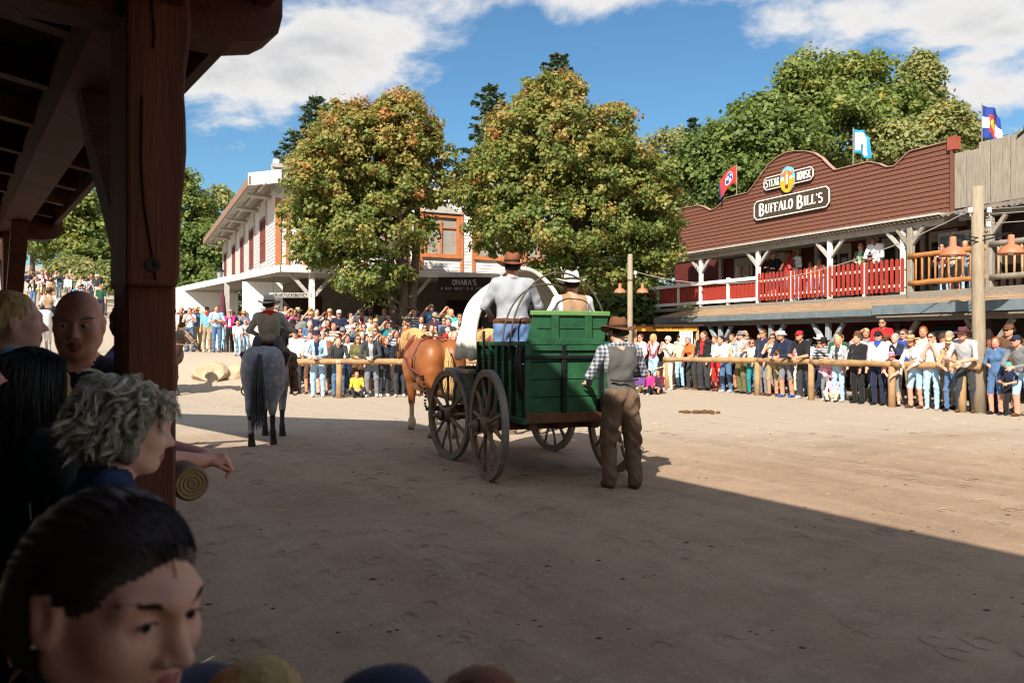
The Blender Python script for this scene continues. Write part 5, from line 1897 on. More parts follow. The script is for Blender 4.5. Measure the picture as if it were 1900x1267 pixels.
Ym = 26.2
tb_ = at(748, 600, Ym)
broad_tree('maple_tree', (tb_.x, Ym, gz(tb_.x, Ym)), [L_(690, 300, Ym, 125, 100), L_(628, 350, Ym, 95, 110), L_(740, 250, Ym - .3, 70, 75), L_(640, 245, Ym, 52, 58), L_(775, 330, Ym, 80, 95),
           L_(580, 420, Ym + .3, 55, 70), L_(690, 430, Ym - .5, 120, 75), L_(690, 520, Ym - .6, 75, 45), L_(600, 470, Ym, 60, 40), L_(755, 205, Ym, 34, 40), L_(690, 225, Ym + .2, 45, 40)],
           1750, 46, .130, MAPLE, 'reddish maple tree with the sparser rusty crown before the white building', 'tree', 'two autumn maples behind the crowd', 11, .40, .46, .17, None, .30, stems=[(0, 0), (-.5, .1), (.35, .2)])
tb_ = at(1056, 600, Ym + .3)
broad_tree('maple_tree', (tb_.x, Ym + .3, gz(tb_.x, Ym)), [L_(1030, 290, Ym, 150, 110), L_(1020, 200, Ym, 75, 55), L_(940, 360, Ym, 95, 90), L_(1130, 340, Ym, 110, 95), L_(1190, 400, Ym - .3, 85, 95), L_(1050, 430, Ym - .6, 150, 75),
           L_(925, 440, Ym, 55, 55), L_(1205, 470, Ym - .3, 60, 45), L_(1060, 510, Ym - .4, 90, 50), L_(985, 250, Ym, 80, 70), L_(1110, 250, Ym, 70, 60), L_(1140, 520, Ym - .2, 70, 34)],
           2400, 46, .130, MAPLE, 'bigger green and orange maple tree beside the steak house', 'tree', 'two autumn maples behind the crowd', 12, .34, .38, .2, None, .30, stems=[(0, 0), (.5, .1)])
# wood behind the steak house
wood = [
    (1545, 45, [L_(1530, 190, 45, 90, 75), L_(1480, 215, 45, 75, 85), L_(1600, 175, 45, 75, 65), L_(1570, 260, 44, 120, 80), L_(1650, 230, 45, 70, 70), L_(1560, 125, 45, 40, 25), L_(1495, 125, 45, 28, 26), L_(1630, 125, 46, 26, 24)], GREEN, .50, 'tall yellow green tree rising highest behind the red false front'),
    (1390, 40, [L_(1390, 270, 40, 90, 65), L_(1330, 310, 40, 70, 60), L_(1450, 280, 40, 80, 70), L_(1400, 360, 39, 120, 60), L_(1410, 210, 40, 45, 30)], GREEN, .32, 'dark green rounded tree behind the red flag'),
    (1700, 48, [L_(1705, 180, 48, 42, 70), L_(1690, 240, 48, 60, 60), L_(1735, 240, 48, 50, 50), L_(1700, 130, 48, 22, 26)], OLIVE, .55, 'slender feathery birch tree rising beside the tallest tree'),
    (1755, 42, [L_(1740, 250, 42, 60, 42), L_(1680, 290, 42, 70, 40), L_(1790, 275, 42, 30, 35), L_(1640, 280, 42, 60, 50)], OLIVE, .62, 'pale olive willow bush above the red parapet'),
    (1265, 52, [L_(1240, 300, 52, 50, 55), L_(1290, 320, 52, 60, 60), L_(1245, 380, 51, 70, 70), L_(1310, 400, 50, 60, 60)], OLIVE, .55, 'yellowish tree between the maple and the steak house'),
    (1190, 47, [L_(1215, 400, 47, 60, 80), L_(1260, 460, 46, 60, 60), L_(1180, 480, 46, 70, 60)], GREEN, .30, 'shady green tree behind the lamp pole'),
    (1850, 46, [L_(1850, 330, 46, 90, 55), L_(1930, 300, 46, 80, 60)], GREEN, .4, 'green tree mostly hidden behind the grey planks'),
    (1225, 33, [L_(1215, 585, 33, 60, 45), L_(1270, 590, 33, 50, 40), L_(1160, 590, 33, 50, 40), L_(1110, 590, 34, 50, 40)], GREEN, .2, 'dark hedge bush between the kiosk and the white building'),
    # beyond the porch
    (355, 62, [L_(352, 420, 62, 42, 70), L_(330, 480, 60, 50, 55), L_(385, 470, 60, 45, 60), L_(345, 345, 62, 16, 30)], GREEN, .45, 'thin roadside tree beyond the white eave'),
    (400, 70, [L_(410, 400, 70, 40, 40), L_(380, 480, 68, 60, 60), L_(430, 470, 68, 50, 60)], OLIVE, .5, 'yellow green tree behind the white building eave'),
    (150, 66, [L_(150, 420, 66, 60, 65), L_(100, 430, 66, 60, 60), L_(175, 490, 64, 55, 50), L_(120, 370, 66, 60, 50)], GREEN, .55, 'bushy yellow green tree above the hill crowd'),
    (60, 70, [L_(60, 420, 70, 60, 70), L_(20, 420, 70, 60, 70), L_(70, 380, 70, 50, 50), L_(215, 450, 70, 60, 80), L_(270, 440, 72, 60, 90)], GREEN, .42, 'deep green tree at the top of the slope'),
    (180, 60, [L_(170, 520, 60, 45, 30), L_(215, 530, 60, 50, 35), L_(130, 505, 61, 30, 25)], OLIVE, .5, 'low olive bush edging the hill path'),
    (345, 55, [L_(340, 520, 55, 50, 40), L_(300, 510, 55, 50, 50), L_(380, 540, 54, 45, 35), L_(330, 570, 52, 50, 25)], GREEN, .35, 'green shrub under the canopy edge'),
]
for k, (px, Y, lb, mm, t0, lab) in enumerate(wood):
    q = at(px, 633, Y)
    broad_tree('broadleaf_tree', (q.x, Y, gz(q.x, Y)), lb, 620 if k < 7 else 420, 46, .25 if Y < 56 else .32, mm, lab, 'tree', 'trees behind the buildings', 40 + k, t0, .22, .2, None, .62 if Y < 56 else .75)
for px, pt, Y, r, lab in ((1035, 88, 44, 5.6, 'tall dark spruce whose tip shows over the bigger maple'), (912, 146, 43, 4.6, 'spruce standing in the gap between the two maples'), (588, 168, 44, 4.6, 'dark spruce rising over the white building corner'),
                          (1285, 210, 62, 3.4, 'thin distant spruce beyond the yellowish tree'), (545, 232, 50, 3.8, 'shorter spruce beside the white cornice')):
    q = at(px, pt, Y)
    conifer((q.x, Y, gz(q.x, Y)), q.z - gz(q.x, Y), r, lab, int(px), group='spruces over the roofs')
# ------------------------------------------------------------------ the porch the camera stands under
AX = Vector((-.579, .815, 0)); NX = Vector((.815, .579, 0))
RZP = math.atan2(NX.y, NX.x)
MP = Matrix.Rotation(RZP, 3, 'Z')         # local x = NX, y = AX
PW = mat('stained porch timber', sl(98, 54, 34), .75, .32, 4, .4, 30, stretch=(3, 3, .35))
PWH = mat('stained porch beam', sl(86, 48, 32), .75, .32, 4, .4, 30, stretch=(3, .35, 3))
PWR = mat('porch roof boards', sl(84, 58, 40), .85, .3, 3, .4, 30)
BOARD_GAP = mat('porch wall boards', sl(92, 60, 42), .85, .25, 4, .4, 30)


def pq(s, c, z): 
    v = AX * s + NX * c
    return Vector((v.x, v.y, z))


def post_s(px, c):
    r = (px - CX) / FPX
    Y = c / (.815 * r + .579)
    return Vector((r * Y, Y, 0)).dot(AX)


porch = empty('porch_building', pq(2.6, -1, 0), 0, 'dark timber porch with carved posts and log rail sheltering the onlookers', 'building')
CPOST = .523
for k, px in enumerate((268, 22)):
    s = post_s(px, CPOST)
    pst = put(MB().box(pq(s, CPOST, 1.25)[:], (.150, .21, 2.5), MP, 0, .012).build('post', PW), porch)
    # carved upper cheek with a swelling outline
    po = [(-.078, 1.67), (.070, 1.67), (.076, 1.72), (.080, 1.90), (.092, 2.02), (.097, 2.10), (.095, 2.20), (.090, 2.28), (.096, 2.36), (.108, 2.45), (.110, 2.52), (.102, 2.60), (-.078, 2.60)]
    ck = MB().prism(po, AX * s + NX * CPOST, NX, UP, AX, .30).build('carved_cheek', PW)
    ck.parent = pst; ck.matrix_parent_inverse = pst.matrix_basis.inverted()
    md = ck.modifiers.new('soft', 'BEVEL'); md.width = .012; md.segments = 2; md.limit_method = 'ANGLE'
    # knot and drying cracks
    for (n0, z0, n1, z1) in ((-.035, 2.25, -.038, 2.05), (-.038, 2.05, -.030, 1.92), (-.030, 1.92, -.012, 1.80), (-.012, 1.80, .004, 1.69), (-.01, 2.58, .0, 2.44), (.0, 2.44, -.004, 2.40)):
        ob = MB().bar(pq(s - .152, CPOST + n0, z0), pq(s - .152, CPOST + n1, z1), .0045, .006, 0, AX).build('crack', mat('crack dark', (.004, .003, .003), .9, .1)); ob.parent = pst; ob.matrix_parent_inverse = pst.matrix_basis.inverted()
    ob = MB().lathe([(.022, 0), (.022, .004), (.012, .004), (.0, -.002)], pq(s - .152, CPOST - .004, 1.735), 14, 0, Matrix((NX, UP, -AX)).transposed()).build('knot', DARK_WOOD)
    ob.parent = pst; ob.matrix_parent_inverse = pst.matrix_basis.inverted()
    # cantilever beam with a chamfered nose
    po = [(-2.0, 2.50), (.26, 2.50), (.36, 2.525), (.41, 2.56), (.425, 2.62), (.425, 2.76), (-2.0, 2.76)]
    put(MB().prism(po, AX * s + NX * CPOST, NX, UP, AX, .17).build('cantilever_beam', PWH), porch)
    # knee braces along the street
    for q in ((1,) if k == 0 else (-1, 1)):
        pts = [pq(s + q * .10, CPOST, 1.78), pq(s + q * .35, CPOST + .0, 1.98), pq(s + q * .75, CPOST, 2.28), pq(s + q * 1.05, CPOST, 2.56)]
        br = MB()
        for a, b_ in zip(pts, pts[1:]): br.bar(a, b_ + (b_ - a).normalized() * .02, .10, .13, 0, NX)
        put(br.build('knee_brace', PWH), porch)
put(MB().bar(pq(-4, CPOST - .02, 2.66), pq(9.6, CPOST - .02, 2.66), .20, .22, 0, UP).build('eave_beam', PWH), porch)
# roof: rafters, boards, eave edge
for k in range(-4, 13):
    s = k * .82 + .35
    put(MB().bar(pq(s, .82, 2.72), pq(s, -2.4, 3.24), .09, .13, 0, UP).build('rafter', PWH if k % 3 else mat('paler rafter', sl(140, 104, 72), .8, .2)), porch)
nb = 14
for k in range(nb):
    c0, c1 = .86 - (3.3 / nb) * k, .86 - (3.3 / nb) * (k + 1)
    z0, z1 = 2.72 + (.86 - c0) * .16, 2.72 + (.86 - c1) * .16
    put(MB().bar(pq(-4.2, (c0 + c1) / 2, (z0 + z1) / 2 + .085), pq(9.4, (c0 + c1) / 2, (z0 + z1) / 2 + .085), (c0 - c1) * .985, .028, 0, (UP + NX * .16).normalized()).build('roof_board', PWR), porch)
put(MB().bar(pq(-4.2, .875, 2.71), pq(9.4, .875, 2.71), .045, .14, 0, UP).build('eave_board', PWH), porch)
# shingles hanging over the eave edge
sh = MB().box((0, 0, 0), (.012, .19, .22)).mesh('shingle'); sh.materials.append(PWR)
rnd = random.Random(6)
for k in range(70):
    put(shared('shingle', sh, None, pq(-4.1 + k * .195, .905 + rnd.random() * .008, 2.80 + rnd.uniform(-.015, .015)), (0, rnd.uniform(-.12, .02), RZP)), porch)
# back wall of the porch and the storey above, which throws the long shadow over the street
for k in range(26):
    put(MB().box(pq(-4 + k * .5 + .25, -2.45 + .01 * (k % 2), 1.6)[:], (.03, .49, 3.2), MP).build('wall_board', BOARD_GAP), porch)
FD = Vector((-.51, .86, 0)); FN = Vector((.86, .51, 0))
PE = Vector((-4.62, 8.0, 0)) - FN * .12
up_ = MB().prism([(0, 2.98), (0, 5.92), (-18, 5.92), (-18, 2.98)], PE, FD, UP, FN, .12)
put(up_.build('false_front', BOARD_GAP), porch)
put(MB().prism([(-13.3, 0), (-13.3, 2.97), (-18, 2.97), (-18, 0)], PE, FD, UP, FN, .11).build('sun_stop_wall', BOARD_GAP), porch)  # unseen wall added to block sunlight from behind the porch
Q2 = Vector((-8.4, 12.7, 0))
dd = (Q2 - PE); L2 = dd.length; dd.normalize()
put(MB().prism([(0.05, 3.05), (L2, 2.6), (L2, 3.2), (0.05, 5.9)], PE, dd, UP, Vector((-dd.y, dd.x, 0)), .10).build('shadow_gable', BOARD_GAP), porch)  # unseen wall, shaped so that its shadow edge slants across the street
# unseen end boards and roof deck, added to stop sun leaking under the porch
for k in range(8):
    put(MB().box(pq(-4.25 + .01 * (k % 2), -2.3 + k * .45, 1.6)[:], (.44, .03, 3.2), MP).build('sun_stop_board', BOARD_GAP), porch)
put(MB().bar(pq(-4.6, -.72, 3.13), pq(9.4, -.72, 3.13), 3.4, .04, 0, (UP + NX * .16).normalized()).build('sun_stop_deck', PWR), porch)
# log hand rail outside the posts, its sawn end towards the camera
LOGEND = mat('sawn log end', sl(150, 122, 86), .85, .3, 22, .4, 40)
re_ = at(356, 897, 3.0)
rl = MB()
a = Vector((re_.x, re_.y, re_.z)); d_ = AX
pts = [a, a + d_ * .02, a + d_ * .5, a + d_ * 2.5, a + d_ * 5.8]
rl.tube(pts, [.060, .069, .070, .07, .068], 18)
put(rl.build('hand_rail', mat('grey rail log', sl(128, 104, 78), .8, .3, 5, .5, 30), None, True), porch)
rg_ = MB()
for r_ in (.056, .042, .028, .013):
    rg_.tube([a - d_ * .002 + (NX * math.cos(t) + UP * math.sin(t)) * r_ for t in [2 * math.pi * i / 18 for i in range(19)]], .004, 4, 0, False)
rg_.lathe([(0, 0), (.059, 0)], a - d_ * .001, 18, 0, Matrix((NX, UP, -AX)).transposed())
put(rg_.build('sawn_end', LOGEND), porch)
# ------------------------------------------------------------------ the green covered wagon
WH = R(19.9)
WO = Vector((.445, 8.895, 0))
wag = empty('covered_wagon', WO, WH, 'green wooden wagon with bare hoops and a bunched white canvas', 'wagon')
GREENP = mat('worn green paint', sl(40, 92, 56), .55, .30, 5, .35, 50, spec=.35, col2=sl(24, 62, 40))
GREEND = mat('dark green paint', sl(32, 78, 50), .6, .3, 6, .25, 50)
GREENL = mat('bleached green rail', sl(96, 134, 74), .6, .25, 6, .3, 50)
WHEELW = mat('grey wheel wood', sl(124, 104, 84), .8, .3, 8, .4, 50)
TYRE = mat('worn iron tyre', sl(112, 106, 100), .5, .25, 8, .1, 50, metal=.2)
SILL = mat('brown wagon timber', sl(98, 66, 42), .75, .3, 6, .4, 40)
HOOP = mat('bent hoop', sl(86, 72, 60), .6, .2, 8)
CANVAS = mat('white canvas', sl(228, 222, 206), .9, .10, 3, .3, 90)


def wheel(x, y, r, turn=0.0, spin=0.0, n=12):
    out = -1 if x < 0 else 1
    fe = MB()
    prof = [(r - .075, -.028), (r - .075, .028), (r - .014, .030), (r - .014, -.030), (r - .075, -.028)]
    MX = Matrix(((0, 0, 1), (1, 0, 0), (0, 1, 0)))      # lathe axis z -> x
    fe.lathe(prof, (0, 0, 0), 48, 0, MX)
    w = fe.build('wheel', WHEELW, wag, False, (x, y, r), (spin, 0, turn))
    MB().lathe([(r - .014, -.034), (r, -.034), (r, .034), (r - .014, .034), (r - .014, -.034)], (0, 0, 0), 48, 0, MX).build('tyre', TYRE, w)
    hb = MB().lathe([(.0, -.16), (.055, -.16), (.06, -.13), (.085, -.07), (.10, -.03), (.10, .03), (.085, .07), (.06, .13), (.055, .16), (.03, .165), (.028, .21), (0, .21)], (0, 0, 0), 20, 0, MX)
    if out < 0: hb.v = [(-p[0], p[1], p[2]) for p in hb.v]
    hb.build('hub', WHEELW, w, True)
    for q in (-.12, .12):
        MB().lathe([(.068, q - .015), (.074, q - .015), (.074, q + .015), (.068, q + .015), (.068, q - .015)], (0, 0, 0), 20, 0, MX).build('hub_band', IRON, w)
    for k in range(n):
        a = 2 * math.pi * k / n
        d = Vector((0, math.cos(a), math.sin(a)))
        o_ = Vector((out * .02 * (1 if k % 2 else -1), 0, 0))
        MB().tube([d * .07 + o_, d * .2 + o_, d * (r - .2), d * (r - .055)], [.030, .028, .021, .024], 8, 0, True, .75).build('spoke', WHEELW, w, True)
    # joints of the rim felloes
    j = MB()
    for k in range(n // 2):
        a = 2 * math.pi * (k + .25) / (n // 2)
        d = Vector((0, math.cos(a), math.sin(a)))
        j.bar(d * (r - .078) , d * (r - .013), .064, .004, 0, Vector((1, 0, 0)))
    j.build('rim_joint', IRON, w)
    return w


TF = R(11)
fc_ = Vector((0.03, 1.775, 0))
wheel(-.75, 0, .598, 0, .2)
wheel(.75, 0, .598, 0, .35)
for s_ in (-1, 1):
    v = Matrix.Rotation(TF, 3, 'Z') @ Vector((s_ * .78, 0, 0)) + fc_
    wheel(v.x, v.y, .568, TF, .1 + s_ * .2)
rot_f = Matrix.Rotation(TF, 3, 'Z')
MB().box((0, 0, .598), (1.36, .11, .12)).build('rear_axle', SILL, wag)
MB().box((fc_.x, fc_.y, .568), (1.40, .11, .12), rot_f).build('front_axle', SILL, wag)
MB().box((fc_.x, fc_.y, .70), (1.0, .13, .13), rot_f).build('bolster', SILL, wag)
MB().bar((0, -.25, .60), (0, 1.9, .60), .09, .10).build('reach_pole', SILL, wag)
td = rot_f @ Vector((0, 1, 0))
MB().bar(fc_ + Vector((0, 0, .55)), fc_ + td * 2.9 + Vector((0, 0, .78)), .08, .09).build('draught_pole', SILL, wag)
sb = fc_ + td * .62 + Vector((0, 0, .60))
MB().bar(sb - rot_f @ Vector((.78, 0, 0)), sb + rot_f @ Vector((.78, 0, 0)), .07, .07, 0, UP, .01).build('splinter_bar', SILL, wag)
ch_ = MB()
e0 = sb - rot_f @ Vector((.74, 0, 0))
for k in range(15):
    p0 = e0 + Vector((-.05 - .01 * math.sin(k), .03 * k * .5, -.16 * math.sin(k / 14 * math.pi) + .38 * k / 14))
    ch_.lathe([(.014, -.012), (.02, 0), (.014, .012)], p0, 6)
ch_.build('trace_chain', IRON, wag)
# body
Y0, Y1, HX, ZB0, ZS = -.37, 1.16, .47, .70, 1.45
MB().box((0, (Y0 + Y1) / 2 + .1, .665), (.98, Y1 - Y0 + .2, .05)).build('floor', SILL, wag)
for x in (-.36, .36): MB().box((x, .75, .60), (.09, 2.2, .08)).build('sill_beam', SILL, wag)
bh_ = (ZS - ZB0) / 4
for s_ in (-1, 1):
    for k in range(4):
        MB().box((s_ * HX, (Y0 + Y1) / 2, ZB0 + bh_ * (k + .5)), (.026, Y1 - Y0, bh_ - .008), None, 0, .004).build('side_board', GREEND if s_ < 0 else GREENP, wag)
    for k in range(7):
        y = Y0 + .05 + k * .238
        MB().box((s_ * (HX + .034), y, (ZB0 + ZS) / 2 + .01), (.042, .06, ZS - ZB0 + .02), None, 0, .006).build('side_rib', GREEND, wag)
        if s_ < 0 and k < 6:
            for q in range(14):
                MB().box((s_ * (HX + .019), y + .119, ZB0 + .1 + q * .046), (.012, .165, .010)).build('louver_slat', GREENP, wag)
    MB().box((s_ * (HX + .02), (Y0 + Y1) / 2, ZS + .025), (.085, Y1 - Y0 + .06, .05), None, 0, .008).build('top_rail', GREEND, wag)
    MB().box((s_ * (HX + .06), .2, ZB0 - .03), (.05, 1.5, .06), None, 0, .006).build('bottom_rail', GREEND, wag)
# tail gate
for k in range(4):
    MB().box((0, Y0, ZB0 + .02 + bh_ * (k + .5)), (2 * HX - .03, .028, bh_ - .007), None, 0, .004).build('tail_board', GREENP, wag)
for x in (-HX + .03, HX - .03): MB().box((x, Y0 - .024, (ZB0 + ZS) / 2), (.075, .03, ZS - ZB0 + .06), None, 0, .005).build('tail_stile', GREENP, wag)
MB().box((0, Y0 - .026, ZB0 - .01), (2 * HX, .05, .11), None, 0, .008).build('tail_sill', SILL, wag)
MB().box((0, Y0 - .03, ZS - .02), (2 * HX - .1, .03, .06), None, 0, .005).build('tail_rail', GREENP, wag)
for x, m_ in ((-.03, IRON), (HX - .06, IRON)):
    MB().box((x, Y0 - .034, 1.07), (.055, .03, .80), None, 0, .006).build('iron_strap', m_, wag)
    for z in (.75, .95, 1.2, 1.4): MB().lathe([(.012, 0), (.01, .012), (0, .014)], (x, Y0 - .05, z), 8, 0, Matrix.Rotation(R(90), 3, 'X')).build('bolt', IRON, wag)
MB().box((.0, Y0 - .05, 1.335), (2 * HX + .06, .02, .035), None, 0, .005).build('cross_strap', IRON, wag)
MB().box((0, Y0 + .03, (ZB0 + ZS) / 2), (2 * HX - .06, .015, ZS - ZB0)).build('gap_backing', GREEND, wag)  # added panel that keeps light from showing between the tail boards
# raised head board
UB = [(-HX + .02, ZS + .01), (HX - .02, ZS + .01), (HX + .04, 1.79), (-HX + .10, 1.79)]
MB().prism(UB, (0, Y0, 0), (1, 0, 0), (0, 0, 1), (0, 1, 0), .028).build('head_board', GREENP, wag)
for x in (-.13, .26): MB().box((x, Y0 - .026, (ZS + 1.79) / 2), (.085, .028, 1.79 - ZS - .02), None, 0, .005).build('head_stile', GREENP, wag)
MB().box((.06, Y0 - .01, 1.80), (2 * HX - .02, .07, .055), None, 0, .010).build('head_rail', GREENL, wag)
MB().box((.0, Y0 - .028, ZS + .05), (2 * HX - .06, .03, .07), None, 0, .006).build('head_lower_rail', GREENP, wag)
MB().box((.06, Y0 - .018, 1.645), (2 * HX - .16, .012, .012)).build('panel_moulding', GREEND, wag)
# rope bundle at the corner
rnd = random.Random(3)
rp_ = MB()
for k in range(9):
    rp_.tube([Vector((-HX - .05 + rnd.gauss(0, .015), Y0 + .02 + rnd.gauss(0, .02), ZS + .05 - rnd.random() * .05)), Vector((-HX - .09 + rnd.gauss(0, .02), Y0 - .02, 1.28 + rnd.gauss(0, .05))), Vector((-HX - .05 + rnd.gauss(0, .02), Y0 - .03, 1.02 + rnd.gauss(0, .08)))], .012, 6)
rp_.build('rope_bundle', DARK_LEATHER, wag, True)
# hoops
for y, w, tilt, hgt in ((-.10, .60, .0, .86), (.18, .585, .10, .76)):
    pts = []
    for k in range(25):
        t = math.pi * k / 24
        pts.append(Vector((-w * math.cos(t) + .06, y + tilt * math.sin(t), ZS - .15 + (hgt + .10) * math.sin(t) ** .85)))
    MB().tube(pts, .012, 7, 0, True, .8).build('hoop', HOOP, wag, True)
pts = [Vector((-.48, .02 + .02 * k, ZS - .1)) for k in range(1)]
# bunched canvas over the front hoops
nu, nv = 40, 26
vs = []
for j in range(nv + 1):
    v = j / nv
    for i in range(nu + 1):
        u = i / nu
        th = math.pi * (u * 1.08 - .02)
        yy = .98 + .66 * v
        ph = math.sin(th)
        wid = .60 + .05 * math.sin(v * 3.1) + .018 * math.sin(v * 26 + u * 5) + .03 * math.sin(u * 17 + v * 4) * v
        x = -wid * math.cos(th)
        z = 1.36 + (1.02 - .10 * v) * max(-.05, ph) ** .9 if ph > 0 else 1.36 + ph
        if u < .35:                      # hangs out over the near side
            k = (.35 - u) / .35
            x -= .07 * k * math.sin(v * math.pi) ; z -= .07 * k * (.5 + .5 * math.sin(v * 19)) * .5
        yy += .05 * math.sin(th * 4 + v * 2) * (1 - v) - .10 * ph * (1 - v)
        vs.append((x, yy, z))
cv = MB()
cv.add(vs, [(j * (nu + 1) + i, j * (nu + 1) + i + 1, (j + 1) * (nu + 1) + i + 1, (j + 1) * (nu + 1) + i) for j in range(nv) for i in range(nu)])
cvo = cv.build('canvas', CANVAS, wag, True)
md = cvo.modifiers.new('thick', 'SOLIDIFY'); md.thickness = .02
# rolled hem of the canvas mouth
hem = MB()
hem.tube([Vector(vs[i]) + Vector((0, -.01, 0)) for i in range(0, nu + 1)], .030, 8)
hem.build('canvas_hem', CANVAS, wag, True)
MB().box((0, 1.75, .74), (.98, 1.1, .05)).build('front_floor', SILL, wag)
MB().box((0, 1.62, 1.16), (1.15, .32, .05), None, 0, .008).build('driver_bench', SILL, wag)
for x in (-.52, .52): MB().box((x, 1.65, .95), (.05, .9, .42), None, 0, .008).build('front_side', GREEND, wag)
MB().box((-.62, 1.55, 1.13), (.10, 1.1, .05), None, 0, .008).build('running_board', GREY_WOOD_H, wag)
MB().box((.25, .32, 1.38), (.7, .28, .045), None, 0, .006).build('bench_plank', SILL, wag)
MB().tube([Vector((-.58, .55, .72)), Vector((-.62, .5, 1.2)), Vector((-.60, .62, 1.62))], .016, 6).build('brake_lever', IRON, wag, True)

# ------------------------------------------------------------------ horses of the scene
CHEST = mat('chestnut coat', sl(142, 82, 40), .45, .2, 3, .12, 300, spec=.45)
PALE = mat('pale stocking', sl(196, 176, 148), .7, .15, 8)
DARKP = mat('dark points', sl(46, 42, 44), .6, .2, 8)
BROWNC = mat('dark bay coat', sl(66, 44, 34), .4, .2, 3, .12, 300, spec=.45)
WHITEC = mat('white coat', sl(222, 220, 214), .6, .1, 3, .12, 300)
HARN = mat('red brown harness', sl(112, 50, 38), .55, .25, 8)


def world_of(v):
    M_ = Matrix.Translation(WO) @ Matrix.Rotation(WH, 4, 'Z')
    return M_ @ Vector(v)


draft_me, dpoll, ddn = horse_body('draught_horse', .02, ((.04, 0), (-.10, 0)), ((.06, 0), (-.06, 0)), (-.12, 1.22, 1.62), 1.18, 3, True)
hz = WH + R(1)
hdir = Vector((-math.sin(hz), math.cos(hz), 0))
h1 = Vector((-1.06, 12.35, 0)) + hdir * .78
h2 = Vector((.22, 12.95, 0)) + hdir * .78
for k, (hp_, lab) in enumerate(((h1, 'golden chestnut draught horse harnessed on the open side of the wagon'), (h2, 'chestnut draught horse hidden behind the green wagon body'))):
    if k == 0:
        o = place_horse(hp_, hz, draft_me, lab, 'draught horses pulling the wagon', [CHEST, CHEST, HOOF_PALE, PALE])
    else:
        o = bpy.data.objects.new('horse', draft_me); o.location = hp_; o.rotation_euler = (0, 0, hz); link(o); tag(o, lab, 'horse', 'draught horses pulling the wagon')
    mane_mesh(dpoll, 5 + k, 190, .34, o, HAIRM['blond'], True)
    strand_tail('tail', (0, -.98, 1.40), (.02, -1.06, .62), 110, .055, HAIRM['blond'], o, 7 + k, .09)
    hn = MB()
    ring = []
    for i in range(25):      # collar
        t = 2 * math.pi * i / 24
        ring.append(Vector((math.cos(t) * .25, .66 - .12 * math.sin(t), 1.27 + .34 * math.sin(t))))
    hn.tube(ring, .045, 8, 0, False)
    hn.build('collar', HARN, o, True)
    bt = MB()
    for s_ in (-1, 1):
        bt.tube([(s_ * .30, .6, 1.25), (s_ * .385, .0, 1.12), (s_ * .40, -.5, 1.04), (s_ * .36, -.85, .98)], .020, 6)
        bt.tube([(s_ * .06, .3, 1.58), (s_ * .06, -.3, 1.575), (s_ * .03, -.75, 1.56)], .014, 6)
        bt.tube([(s_ * .02, -.2, 1.575), (s_ * .25, -.3, 1.50), (s_ * .385, -.33, 1.25), (s_ * .385, -.3, 1.05)], .016, 6)
    bt.build('harness_straps', HARN, o, True)
    tack(o, dpoll, ddn, LEATHER, False)

dp_me, ppoll, pdn = horse_body('riding_horse', .018, ((-.02, 0), (.16, .0)), ((.10, 0), (-.02, 0)), (.05, 1.14, 1.80), 1.0, 1)
HG = R(9)
gpos = Vector((-3.70, 12.12, 0))
gh = place_horse(gpos, HG, dp_me, 'dapple grey riding horse with a long dark tail walking away', 'saddle horses', [dapple_mat(), DARKP, HOOF, PALE])
gh.scale = (.93, .93, .93)
mane_mesh(ppoll, 3, 150, .28, gh, HAIRM['dark'])
strand_tail('tail', (0, -.95, 1.42), (-.03, -1.02, .30), 150, .062, mat('charcoal tail hair', sl(66, 64, 66), .6, .4, 30), gh, 5, .10)
tack(gh, ppoll, pdn, LEATHER)


def saddle(parent):
    S = SDF()
    S.ell((0, .12, 1.53), (.17, .26, .06), 0, .05)
    S.cap((-.16, -.14, 1.60), (.16, -.14, 1.60), .035, .035, 0, .05)
    S.cap((0, .36, 1.56), (0, .40, 1.66), .05, .035, 0, .04)
    for s_ in (-1, 1):
        S.cap((s_ * .15, .1, 1.50), (s_ * .31, .1, 1.22), .10, .09, 0, .05, (.5, 1, 1))
        S.cap((s_ * .31, .12, 1.22), (s_ * .345, .14, .86), .05, .04, 0, .04, (.5, 1, 1))
    me = S.mesh('saddle', .016); me.materials.append(LEATHER)
    o = bpy.data.objects.new('saddle', me); link(o, parent)
    S = SDF()
    for s_ in (-1, 1):
        S.cap((s_ * .10, -.1, 1.50), (s_ * .30, -.05, 1.22), .22, .20, 0, .05, (.32, 1.2, 1))
    me = S.mesh('saddle_blanket', .02); me.materials.append(cloth('charcoal'))
    link(bpy.data.objects.new('saddle_blanket', me), parent)
    for s_ in (-1, 1):
        b = MB()
        c = Vector((s_ * .40, .16, .80))
        b.tube([c + Vector((math.cos(t) * .06, 0, math.sin(t) * .075)) for t in [2 * math.pi * i / 12 for i in range(13)]], .012, 6, 0, False)
        b.build('stirrup', LEATHER, parent, True)
    for s_ in (-1, 1):      # saddle bags behind the cantle
        b = MB().box((s_ * .30, -.30, 1.34), (.12, .26, .24), Matrix.Rotation(s_ * .35, 3, 'Y'), 0, .03)
        b.build('saddle_bag', DARK_LEATHER, parent)


saddle(gh)
